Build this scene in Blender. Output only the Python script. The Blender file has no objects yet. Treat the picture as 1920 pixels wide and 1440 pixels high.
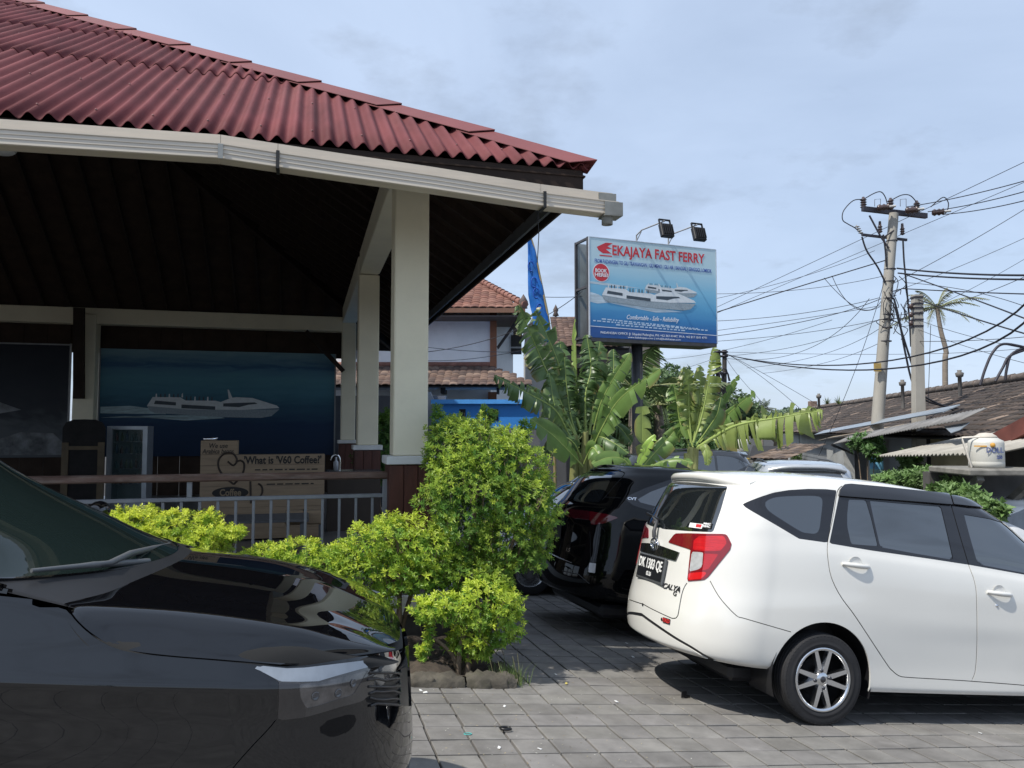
import bpy, math, random
import numpy as np
from mathutils import Matrix, Vector

random.seed(7); RNG = np.random.default_rng(7)
SC = bpy.context.scene
COL = SC.collection
R = math.radians

# ------------------------------------------------------------------ camera, sky, sun, exposure
FPX, HORIZ, CZ = 1442.0, 85.0, 1.42           # focal length in photo pixels, horizon offset, eye height
PITCH = math.atan(HORIZ / FPX)
cam_d = bpy.data.cameras.new('camera'); cam = bpy.data.objects.new('camera', cam_d); COL.objects.link(cam)
cam.location = (0, 0, CZ); cam.rotation_euler = (math.pi / 2 + PITCH, 0, 0)
cam_d.sensor_width = 36; cam_d.lens = 36 * FPX / 1920; cam_d.clip_start = 0.05; cam_d.clip_end = 3000
SC.camera = cam

TH = R(15.0)                                   # direction of the pavilion front
FX, FY = math.cos(TH), math.sin(TH)
SUN_EL = R(57); SUN_AZ = TH + R(17)            # the sun stands to the left, a little behind the camera
SUN_DIR = Vector((-math.cos(SUN_AZ) * math.cos(SUN_EL), -math.sin(SUN_AZ) * math.cos(SUN_EL), math.sin(SUN_EL)))
sun_d = bpy.data.lights.new('sun', 'SUN'); sun = bpy.data.objects.new('sun', sun_d); COL.objects.link(sun)
sun_d.energy = 4.0; sun_d.angle = R(0.8); sun_d.color = (1.0, 0.95, 0.86)
sun.rotation_euler = SUN_DIR.to_track_quat('Z', 'Y').to_euler()
sun.location = (-30, -10, 40)

W = bpy.data.worlds.new('World'); SC.world = W; W.use_nodes = True
nt = W.node_tree; nt.nodes.clear()
def nn(t, **k):
    n = nt.nodes.new(t)
    for a, b in k.items(): setattr(n, a, b)
    return n
out = nn('ShaderNodeOutputWorld'); bg = nn('ShaderNodeBackground'); sky = nn('ShaderNodeTexSky')
sky.sky_type = 'NISHITA'; sky.sun_disc = False; sky.sun_elevation = SUN_EL
sky.sun_rotation = math.atan2(SUN_DIR.x, SUN_DIR.y); sky.air_density = 1.0; sky.dust_density = 1.2; sky.ozone_density = 1.0
tc = nn('ShaderNodeTexCoord'); sep = nn('ShaderNodeSeparateXYZ'); nt.links.new(tc.outputs['Generated'], sep.inputs[0])
ab = nn('ShaderNodeMath', operation='ABSOLUTE'); nt.links.new(sep.outputs[2], ab.inputs[0])
ad = nn('ShaderNodeMath', operation='ADD'); ad.inputs[1].default_value = 0.22; nt.links.new(ab.outputs[0], ad.inputs[0])
dv = nn('ShaderNodeVectorMath', operation='DIVIDE'); cmb = nn('ShaderNodeCombineXYZ')
for i in range(3): nt.links.new(ad.outputs[0], cmb.inputs[i])
nt.links.new(tc.outputs['Generated'], dv.inputs[0]); nt.links.new(cmb.outputs[0], dv.inputs[1])
mp = nn('ShaderNodeMapping'); mp.inputs['Scale'].default_value = (1.0, 1.1, 1.0); mp.inputs['Location'].default_value = (3.1, 1.7, 0); nt.links.new(dv.outputs[0], mp.inputs[0])
n1 = nn('ShaderNodeTexNoise'); n1.inputs['Scale'].default_value = 1.1; n1.inputs['Detail'].default_value = 7; n1.inputs['Roughness'].default_value = 0.55; n1.inputs['Distortion'].default_value = 0.4
nt.links.new(mp.outputs[0], n1.inputs['Vector'])
r1 = nn('ShaderNodeValToRGB'); r1.color_ramp.elements[0].position = 0.36; r1.color_ramp.elements[1].position = 0.72
r1.color_ramp.elements[0].color = (0.56, 0.56, 0.56, 1); r1.color_ramp.elements[1].color = (0.80, 0.80, 0.80, 1)
nt.links.new(n1.outputs[0], r1.inputs[0])
n2 = nn('ShaderNodeTexNoise'); n2.inputs['Scale'].default_value = 2.6; n2.inputs['Detail'].default_value = 6; n2.inputs['Roughness'].default_value = 0.6
nt.links.new(mp.outputs[0], n2.inputs['Vector'])
r2 = nn('ShaderNodeValToRGB'); r2.color_ramp.elements[0].position = 0.54; r2.color_ramp.elements[1].position = 0.70
r2.color_ramp.elements[0].color = (6.2, 7.5, 9.7, 1); r2.color_ramp.elements[1].color = (4.9, 5.8, 7.3, 1)
nt.links.new(n2.outputs[0], r2.inputs[0])
mx = nn('ShaderNodeMix', data_type='RGBA'); nt.links.new(r1.outputs[0], mx.inputs['Factor'])
nt.links.new(sky.outputs[0], mx.inputs['A']); nt.links.new(r2.outputs[0], mx.inputs['B'])
nt.links.new(mx.outputs['Result'], bg.inputs[0]); bg.inputs[1].default_value = 0.099
nt.links.new(bg.outputs[0], out.inputs[0])

SC.view_settings.view_transform = 'Standard'; SC.view_settings.look = 'None'
SC.view_settings.gamma = 1.0; SC.view_settings.use_curve_mapping = False; SC.view_settings.exposure = 0.24
SC.cycles.max_bounces = 6; SC.cycles.diffuse_bounces = 3; SC.cycles.glossy_bounces = 4; SC.cycles.transparent_max_bounces = 8

# ------------------------------------------------------------------ geometry of the place
CAMP = np.array([0, 0, CZ]); CA, SA = math.cos(PITCH), math.sin(PITCH)
def ray(px, py):
    a = (px - 960) / FPX; b = (720 - py) / FPX
    return np.array([a, CA - b * SA, SA + b * CA])
def P(px, py, Y):
    r = ray(px, py); return CAMP + r * (Y / r[1])
def proj(V):
    d = np.asarray(V) - CAMP
    y = d[..., 1] * CA + d[..., 2] * SA; z = -d[..., 1] * SA + d[..., 2] * CA
    y = np.where(np.abs(y) < 1e-6, 1e-6, y)
    return np.stack([960 + FPX * d[..., 0] / y, 720 - FPX * z / y], -1)
SP, SQ = -0.092, -0.045                        # fall of the forecourt along and across
def clampf(v, a, b): return max(a, min(b, v))
def G(x, y):
    p = FX * x + FY * y; q = -FY * x + FX * y
    return SP * clampf(p, -10, 11) + SQ * clampf(q, -8, 13)
def pq(p, q): return (FX * p - FY * q, FY * p + FX * q)
def on_ground(px, py):
    r = ray(px, py); p = FX * r[0] + FY * r[1]; q = -FY * r[0] + FX * r[1]
    t = -CZ / (r[2] - SP * p - SQ * q); return CAMP + r * t
NRM = np.array([-(SP * FX - SQ * FY), -(SP * FY + SQ * FX), 1.0]); NRM /= np.linalg.norm(NRM)
def slope_matrix(x, y, th, z=None):
    h = np.array([math.cos(th), math.sin(th), 0]); h -= NRM * (h @ NRM); h /= np.linalg.norm(h)
    l = np.cross(NRM, h); o = (x, y, G(x, y) if z is None else z)
    return Matrix(((h[0], l[0], NRM[0], o[0]), (h[1], l[1], NRM[1], o[1]), (h[2], l[2], NRM[2], o[2]), (0, 0, 0, 1)))

# ------------------------------------------------------------------ object helpers
def tag(o, label=None, cat=None, group=None, kind=None):
    if label: o['label'] = label
    if cat: o['category'] = cat
    if group: o['group'] = group
    if kind: o['kind'] = kind
    return o
def empty(name, loc=(0, 0, 0), rz=0.0, mat4=None):
    o = bpy.data.objects.new(name, None); COL.objects.link(o); o.empty_display_size = 0.2
    if mat4 is not None: o.matrix_world = mat4
    else: o.location = loc; o.rotation_euler = (0, 0, rz)
    return o
def thing(name, label, cat, loc=(0, 0, 0), rz=0.0, group=None, mat4=None):
    return tag(empty(name, loc, rz, mat4), label, cat, group)
def link_mesh(name, me, m, parent=None, loc=None):
    o = bpy.data.objects.new(name, me); COL.objects.link(o)
    if m is not None and len(me.materials) == 0: me.materials.append(m)
    if parent is not None: o.parent = parent
    if loc is not None: o.location = loc
    return o
def np_mesh(name, V, F, smooth=False, normals=None, attr=None):
    me = bpy.data.meshes.new(name)
    V = np.asarray(V, dtype=np.float32).reshape(-1, 3); F = np.asarray(F, dtype=np.int32)
    n = F.shape[1]
    me.vertices.add(len(V)); me.vertices.foreach_set('co', V.ravel())
    me.loops.add(F.size); me.loops.foreach_set('vertex_index', F.ravel())
    me.polygons.add(len(F)); me.polygons.foreach_set('loop_start', np.arange(0, F.size, n, dtype=np.int32))
    me.polygons.foreach_set('loop_total', np.full(len(F), n, dtype=np.int32))
    if attr is not None:
        a = me.color_attributes.new('tone', 'FLOAT_COLOR', 'POINT')
        c = np.ones((len(V), 4), dtype=np.float32); c[:, :attr.shape[1]] = attr
        a.data.foreach_set('color', c.ravel())
    me.update(calc_edges=True)
    me.polygons.foreach_set('use_smooth', np.full(len(F), bool(smooth)))
    if normals is not None: me.normals_split_custom_set_from_vertices(np.asarray(normals, dtype=np.float32))
    return me
class MB:
    """collects simple shapes into one mesh"""
    def __init__(s): s.v = []; s.f = []; s.sm = []
    def add(s, vs, fs, smooth=False):
        b = len(s.v); s.v += [tuple(map(float, v)) for v in vs]
        s.f += [tuple(b + i for i in f) for f in fs]; s.sm += [smooth] * len(fs); return s
    def box(s, x0, x1, y0, y1, z0, z1, bev=0.0):
        if bev <= 0:
            vs = [(x0,y0,z0),(x1,y0,z0),(x1,y1,z0),(x0,y1,z0),(x0,y0,z1),(x1,y0,z1),(x1,y1,z1),(x0,y1,z1)]
            return s.add(vs, [(0,3,2,1),(4,5,6,7),(0,1,5,4),(1,2,6,5),(2,3,7,6),(3,0,4,7)])
        b = bev; vs = []; fs = []
        X = (x0, x1); Y = (y0, y1); Z = (z0, z1); idx = {}
        for i in (0,1):
            for j in (0,1):
                for k in (0,1):
                    sx = b if i == 0 else -b; sy = b if j == 0 else -b; sz = b if k == 0 else -b
                    idx[i,j,k,'x'] = len(vs); vs.append((X[i], Y[j]+sy, Z[k]+sz))
                    idx[i,j,k,'y'] = len(vs); vs.append((X[i]+sx, Y[j], Z[k]+sz))
                    idx[i,j,k,'z'] = len(vs); vs.append((X[i]+sx, Y[j]+sy, Z[k]))
        def q(l, flip):
            fs.append(tuple(l[::-1]) if flip else tuple(l))
        for i in (0,1): q([idx[i,0,0,'x'],idx[i,1,0,'x'],idx[i,1,1,'x'],idx[i,0,1,'x']], i == 0)
        for j in (0,1): q([idx[0,j,0,'y'],idx[1,j,0,'y'],idx[1,j,1,'y'],idx[0,j,1,'y']], j == 1)
        for k in (0,1): q([idx[0,0,k,'z'],idx[1,0,k,'z'],idx[1,1,k,'z'],idx[0,1,k,'z']], k == 0)
        for i in (0,1):
            for j in (0,1): q([idx[i,j,0,'x'],idx[i,j,1,'x'],idx[i,j,1,'y'],idx[i,j,0,'y']], (i+j) % 2 == 1)
            for k in (0,1): q([idx[i,0,k,'x'],idx[i,1,k,'x'],idx[i,1,k,'z'],idx[i,0,k,'z']], (i+k) % 2 == 0)
        for j in (0,1):
            for k in (0,1): q([idx[0,j,k,'y'],idx[1,j,k,'y'],idx[1,j,k,'z'],idx[0,j,k,'z']], (j+k) % 2 == 1)
        for i in (0,1):
            for j in (0,1):
                for k in (0,1): q([idx[i,j,k,'x'],idx[i,j,k,'y'],idx[i,j,k,'z']], (i+j+k) % 2 == 0)
        return s.add(vs, fs)
    def bar(s, a, b, w, h, up=(0,0,1)):
        a = Vector(a); b = Vector(b); d = (b - a); L = d.length; d.normalize()
        u = Vector(up); x = d.cross(u)
        if x.length < 1e-4: x = d.cross(Vector((0,1,0)))
        x.normalize(); z = x.cross(d); vs = []
        for p in (a, b):
            for sx, sz in ((-1,-1),(1,-1),(1,1),(-1,1)): vs.append(p + x*(sx*w/2) + z*(sz*h/2))
        return s.add(vs, [(0,1,2,3),(7,6,5,4),(0,4,5,1),(1,5,6,2),(2,6,7,3),(3,7,4,0)])
    def tube(s, pts, r, n=6, cap=True, smooth=True):
        pts = [Vector(p) for p in pts]; rs = r if isinstance(r, (list, tuple)) else [r]*len(pts)
        vs = []; fs = []; up = None
        for i, p in enumerate(pts):
            d = (pts[min(i+1,len(pts)-1)] - pts[max(i-1,0)]).normalized()
            if up is None:
                up = Vector((0,0,1)) if abs(d.z) < 0.9 else Vector((1,0,0))
            x = d.cross(up).normalized(); y = x.cross(d).normalized(); up = y
            for k in range(n):
                a = 2*math.pi*k/n; vs.append(p + x*(math.cos(a)*rs[i]) + y*(math.sin(a)*rs[i]))
        for i in range(len(pts)-1):
            for k in range(n): fs.append((i*n+k, i*n+(k+1)%n, (i+1)*n+(k+1)%n, (i+1)*n+k))
        s.add(vs, fs, smooth)
        if cap:
            s.add(vs[:n], [tuple(range(n))[::-1]]); s.add(vs[-n:], [tuple(range(n))])
        return s
    def lathe(s, prof, n=24, axis='z', c=(0,0,0), smooth=True):
        vs = []; fs = []; m = len(prof)
        for k in range(n):
            a = 2*math.pi*k/n
            for r, h in prof:
                u, v = r*math.cos(a), r*math.sin(a)
                p = {'z':(u,v,h),'y':(u,h,v),'x':(h,u,v)}[axis]; vs.append((p[0]+c[0],p[1]+c[1],p[2]+c[2]))
        for k in range(n):
            k2 = (k+1) % n
            for i in range(m-1):
                q = (k*m+i, k2*m+i, k2*m+i+1, k*m+i+1)
                fs.append(q if axis != 'y' else q[::-1])
        return s.add(vs, fs, smooth)
    def prism(s, poly, d0, d1, axis='y', smooth=False):
        """extrude a 2-D polygon; axis = extrusion axis"""
        n = len(poly); vs = []
        for d in (d0, d1):
            for a, b in poly: vs.append({'y':(a,d,b),'x':(d,a,b),'z':(a,b,d)}[axis])
        fs = [tuple(range(n)), tuple(range(2*n-1, n-1, -1))]
        fs += [(i, (i+1)%n+0, (i+1)%n+n, i+n) for i in range(n)]
        return s.add(vs, fs, smooth)
    def mesh(s, name):
        me = bpy.data.meshes.new(name); me.from_pydata(s.v, [], s.f)
        me.polygons.foreach_set('use_smooth', s.sm); me.update(); return me
    def build(s, name, m, parent=None, loc=None): return link_mesh(name, s.mesh(name), m, parent, loc)

def pchip(xs, ys, x):
    xs = np.asarray(xs, float); ys = np.asarray(ys, float); x = np.asarray(x, float)
    if len(xs) == 1: return np.full_like(x, ys[0])
    if len(xs) == 2: return np.interp(x, xs, ys)
    h = np.diff(xs); d = np.diff(ys) / h; m = np.zeros_like(ys)
    for i in range(1, len(xs)-1):
        if d[i-1]*d[i] > 0:
            w1 = 2*h[i]+h[i-1]; w2 = h[i]+2*h[i-1]; m[i] = (w1+w2)/(w1/d[i-1]+w2/d[i])
    m[0] = d[0]; m[-1] = d[-1]
    k = np.clip(np.searchsorted(xs, x) - 1, 0, len(xs)-2); xc = np.clip(x, xs[0], xs[-1])
    t = (xc - xs[k]) / h[k]; t2 = t*t; t3 = t2*t
    return (2*t3-3*t2+1)*ys[k] + (t3-2*t2+t)*h[k]*m[k] + (-2*t3+3*t2)*ys[k+1] + (t3-t2)*h[k]*m[k+1]
def spline(pts, n=8, closed=False):
    """Catmull-Rom through points"""
    p = np.asarray(pts, float); N = len(p); res = []
    for i in range(N if closed else N-1):
        if closed: a, b, c, d = p[(i-1)%N], p[i], p[(i+1)%N], p[(i+2)%N]
        else: a, b, c, d = p[max(i-1,0)], p[i], p[i+1], p[min(i+2,N-1)]
        for k in range(n):
            t = k/n; res.append(0.5*((2*b)+(c-a)*t+(2*a-5*b+4*c-d)*t*t+(3*b-a-3*c+d)*t**3))
    if not closed: res.append(p[-1])
    return np.array(res)

# ------------------------------------------------------------------ materials
MATS = {}
def M(name, col=(0.5,0.5,0.5), rough=0.6, metal=0.0, var=0.12, scale=6.0, bump=0.0, bscale=40.0, coat=0.0, spec=0.5, tone=False, world=False, rnd=0.0, trans=0.0, grime=0.0, gcol=(0.05,0.045,0.04), stretch=(1,1,1), coatr=0.03, facevar=0.0):
    if name in MATS: return MATS[name]
    m = bpy.data.materials.new(name); m.use_nodes = True; t = m.node_tree; nd = t.nodes; L = t.links
    b = nd['Principled BSDF']; b.inputs['Roughness'].default_value = rough; b.inputs['Metallic'].default_value = metal
    b.inputs['Specular IOR Level'].default_value = spec
    b.inputs['Coat Weight'].default_value = coat; b.inputs['Coat Roughness'].default_value = coatr
    cd = nd.new('ShaderNodeTexCoord')
    if world: g = nd.new('ShaderNodeNewGeometry'); vec = g.outputs['Position']
    else: vec = cd.outputs['Object']
    mp = nd.new('ShaderNodeMapping'); mp.inputs['Scale'].default_value = stretch; L.new(vec, mp.inputs[0]); vec = mp.outputs[0]
    no = nd.new('ShaderNodeTexNoise'); no.inputs['Scale'].default_value = scale; no.inputs['Detail'].default_value = 6; no.inputs['Roughness'].default_value = 0.6; L.new(vec, no.inputs['Vector'])
    mr = nd.new('ShaderNodeMapRange'); mr.inputs['From Min'].default_value = 0.3; mr.inputs['From Max'].default_value = 0.7
    mr.inputs['To Min'].default_value = 1 - var; mr.inputs['To Max'].default_value = 1 + var; L.new(no.outputs[0], mr.inputs[0])
    mul = nd.new('ShaderNodeVectorMath'); mul.operation = 'SCALE'; mul.inputs[0].default_value = col[:3]; L.new(mr.outputs[0], mul.inputs['Scale'])
    c = mul.outputs[0]
    if tone:
        at = nd.new('ShaderNodeAttribute'); at.attribute_name = 'tone'
        m2 = nd.new('ShaderNodeVectorMath'); m2.operation = 'MULTIPLY'; L.new(c, m2.inputs[0]); L.new(at.outputs['Color'], m2.inputs[1]); c = m2.outputs[0]
    if rnd > 0:
        oi = nd.new('ShaderNodeObjectInfo'); m3 = nd.new('ShaderNodeMapRange'); m3.inputs['To Min'].default_value = 1-rnd; m3.inputs['To Max'].default_value = 1+rnd
        L.new(oi.outputs['Random'], m3.inputs[0]); m4 = nd.new('ShaderNodeVectorMath'); m4.operation = 'SCALE'; L.new(c, m4.inputs[0]); L.new(m3.outputs[0], m4.inputs['Scale']); c = m4.outputs[0]
    if grime > 0:
        n3 = nd.new('ShaderNodeTexNoise'); n3.inputs['Scale'].default_value = scale*0.45; n3.inputs['Detail'].default_value = 9; n3.inputs['Roughness'].default_value = 0.7; L.new(vec, n3.inputs['Vector'])
        r3 = nd.new('ShaderNodeMapRange'); r3.inputs['From Min'].default_value = 0.5; r3.inputs['From Max'].default_value = 0.72; r3.inputs['To Max'].default_value = grime; L.new(n3.outputs[0], r3.inputs[0])
        mg = nd.new('ShaderNodeMix'); mg.data_type = 'RGBA'; L.new(r3.outputs[0], mg.inputs['Factor']); L.new(c, mg.inputs['A']); mg.inputs['B'].default_value = (*gcol, 1); c = mg.outputs['Result']
    L.new(c, b.inputs['Base Color'])
    if bump > 0:
        n2 = nd.new('ShaderNodeTexNoise'); n2.inputs['Scale'].default_value = bscale; n2.inputs['Detail'].default_value = 5; L.new(vec, n2.inputs['Vector'])
        bp = nd.new('ShaderNodeBump'); bp.inputs['Strength'].default_value = bump; bp.inputs['Distance'].default_value = 0.01; L.new(n2.outputs[0], bp.inputs['Height']); L.new(bp.outputs[0], b.inputs['Normal'])
    if trans > 0:
        tr = nd.new('ShaderNodeBsdfTranslucent'); L.new(c, tr.inputs[0]); ms = nd.new('ShaderNodeMixShader'); ms.inputs[0].default_value = trans
        o = nd['Material Output']; L.new(b.outputs[0], ms.inputs[1]); L.new(tr.outputs[0], ms.inputs[2]); L.new(ms.outputs[0], o.inputs[0])
    MATS[name] = m; return m

# text as mesh
def text_mesh(body, size=1.0, bold=0.0, xs=1.0, depth=0.002, align='CENTER', shear=0.0):
    cu = bpy.data.curves.new('lettering', 'FONT'); cu.body = body; cu.size = size; cu.align_x = align; cu.align_y = 'CENTER'
    cu.offset = bold; cu.extrude = depth/2; cu.shear = shear; cu.resolution_u = 3
    o = bpy.data.objects.new('tmp_text', cu); COL.objects.link(o)
    dg = bpy.context.evaluated_depsgraph_get(); me = bpy.data.meshes.new_from_object(o.evaluated_get(dg))
    bpy.data.objects.remove(o); bpy.data.curves.remove(cu)
    me.materials.clear()
    if xs != 1.0: me.transform(Matrix.Diagonal((xs, 1, 1, 1)))
    return me
def lettering(body, m, parent, mat4, size, bold=0.0, xs=1.0, depth=0.002, align='CENTER', name='lettering', shear=0.0):
    me = text_mesh(body, size, bold, xs, depth, align, shear)
    o = link_mesh(name, me, m, parent); o.matrix_local = mat4; return o
# plane frames: XZ plane facing -y (u = +x, v = +z)
UP_XZ = Matrix(((1,0,0,0),(0,0,-1,0),(0,1,0,0),(0,0,0,1)))
# ------------------------------------------------------------------ ground
def build_ground():
    cs = [-400,-200,-100,-60,-40,-30,-24] + [-20+i*1.0 for i in range(0,61)] + [45,50,60,80,120,200,400,700]
    cs2 = [-60,-30,-15] + [-10+i*1.0 for i in range(0,51)] + [45,50,60,80,120,200,400,900]
    V = []; F = []
    for y in cs2:
        for x in cs: V.append((x, y, G(x, y) - 0.022))
    n = len(cs)
    for j in range(len(cs2)-1):
        for i in range(n-1): F.append((j*n+i, j*n+i+1, (j+1)*n+i+1, (j+1)*n+i))
    m = M('joint_sand', (0.035,0.033,0.03), 0.95, var=0.35, scale=3, bump=0.5, bscale=25, world=True)
    g = link_mesh('ground', np_mesh('ground', V, F, smooth=True), m); tag(g, kind='structure')
    return g
ground_o = build_ground()

def build_pavers(g):
    m = M('paver', (0.195,0.188,0.18), 0.85, var=0.20, scale=6, bump=0.22, bscale=140, tone=True, rnd=0.07, world=True, grime=0.5, gcol=(0.085,0.08,0.074), spec=0.3)
    T = 0.222; gap = 0.0052; a = T/2 - gap; b = 0.004; h = 0.026
    def tile_np(tone, seed, gap=gap):
        a = T/2 - gap
        r = np.random.default_rng(seed); j = r.uniform(-0.0022, 0.0022, (4,2))
        ay = a - gap*.45; c = np.array([(-a,-ay),(a,-ay),(a,ay),(-a,ay)]) + j
        bot = [(x, y, -h) for x, y in c]; mid = [(x, y, -b*0.7) for x, y in c]
        top = [(x*(1-b/a), y*(1-b/a), 0) for x, y in c]
        V = np.array(bot+mid+top)
        Fc = [(8,9,10,11)] + [(i, (i+1)%4, (i+1)%4+4, i+4) for i in range(4)] + [(i+4, (i+1)%4+4, (i+1)%4+8, i+8) for i in range(4)]
        return V, np.array(Fc), np.full((12,3), tone)
    variants = []
    for i in range(10):
        t = 0.93 + 0.016*i; V, Fc, at = tile_np(t, 50+i)
        at = at * np.array([1.0, 1.0 - 0.004*(i % 3), 1.0 - 0.01*(i % 4)])
        variants.append((V, Fc, at, np_mesh('paver', V, Fc, attr=at)))
    plain = [tile_np(0.97+0.008*i, 80+i, -0.0016) for i in range(6)]
    mats = [v[3].materials.append(m) for v in variants]
    cells = []
    for i in range(-70, 62):
        for j in range(-50, 62):
            p = (i + 0.5)*T + 0.012*math.sin(j*0.37) + 0.004*math.sin(j*1.9); q = (j + 0.5)*T
            x, y = pq(p, q); z = SP*p + SQ*q
            pr = proj(np.array([x, y, z])); inside = -40 < pr[0] < 1960 and 1100 < pr[1] < 1480 and y > 1
            hidden = pr[0] < 740 or (pr[0] > 1250 and pr[1] < 1330 and not (1230 < pr[0] < 1400 and pr[1] > 1235)) or (pr[0] < 985 and pr[1] < 1285)
            cells.append((x, y, z, p, q, inside and not hidden, y*y + x*x))
    vis = sorted([c for c in cells if c[5]], key=lambda c: c[6])[:300]
    vset = set((c[3], c[4]) for c in vis)
    h = np.array([FX, FY, 0.0]); h -= NRM*(h@NRM); h /= np.linalg.norm(h); l = np.cross(NRM, h)
    SV = []; SF = []; SA_ = []; nv = 0
    for c in cells:
        x, y, z, p, q = c[:5]
        if 0.924-0.9 < p < 2.0 and False: continue
        k = random.randrange(10); tilt = [random.gauss(0, 0.0035), random.gauss(0, 0.0035)] if q > 3.0 else [0, 0]
        und = 0.002*math.sin(p*2.1+q*1.3) + random.uniform(-0.0015, 0.0025)
        if q <= 3.0: und = random.uniform(0, .0004)
        n2 = NRM + h*tilt[0] + l*tilt[1]; n2 = n2/np.linalg.norm(n2)
        hh = h + l*random.gauss(0, 0.006); hh = hh - n2*(hh@n2); hh /= np.linalg.norm(hh); ll = np.cross(n2, hh)
        o = np.array([x, y, z]) + NRM*und
        if (p, q) in vset:
            ob = bpy.data.objects.new('paver', variants[k][3]); COL.objects.link(ob); ob.parent = g
            ob.matrix_world = Matrix(((hh[0],ll[0],n2[0],o[0]),(hh[1],ll[1],n2[1],o[1]),(hh[2],ll[2],n2[2],o[2]),(0,0,0,1)))
        else:
            V, Fc, at = variants[k][:3] if q > 3.0 else plain[k % 6]
            SV.append(V @ np.stack([hh, ll, n2]) + o); SF.append(Fc + nv); SA_.append(at); nv += len(V)
    so = link_mesh('paver_field', np_mesh('paver_field', np.concatenate(SV), np.concatenate(SF), attr=np.concatenate(SA_)), m, g)
    tag(so, kind='stuff')
build_pavers(ground_o)

# street beyond the forecourt
def build_road():
    m = M('asphalt', (0.055,0.055,0.057), 0.9, var=0.25, scale=2.0, bump=0.4, bscale=60, world=True)
    a = np.array([4.6, 16.0]); d = np.array([0.2, 0.98]); s = np.array([0.98, -0.2])
    V = []; F = []
    for i in range(40):
        for k in range(5):
            c = a + d*(i*2.0 - 3) + s*(k*1.1 - 2.0)
            V.append((c[0], c[1], G(c[0], c[1]) + 0.012))
    for i in range(39):
        for k in range(4): F.append((i*5+k, i*5+k+1, (i+1)*5+k+1, (i+1)*5+k))
    tag(link_mesh('road', np_mesh('road', V, F, smooth=True), m), kind='structure')
build_road()

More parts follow.
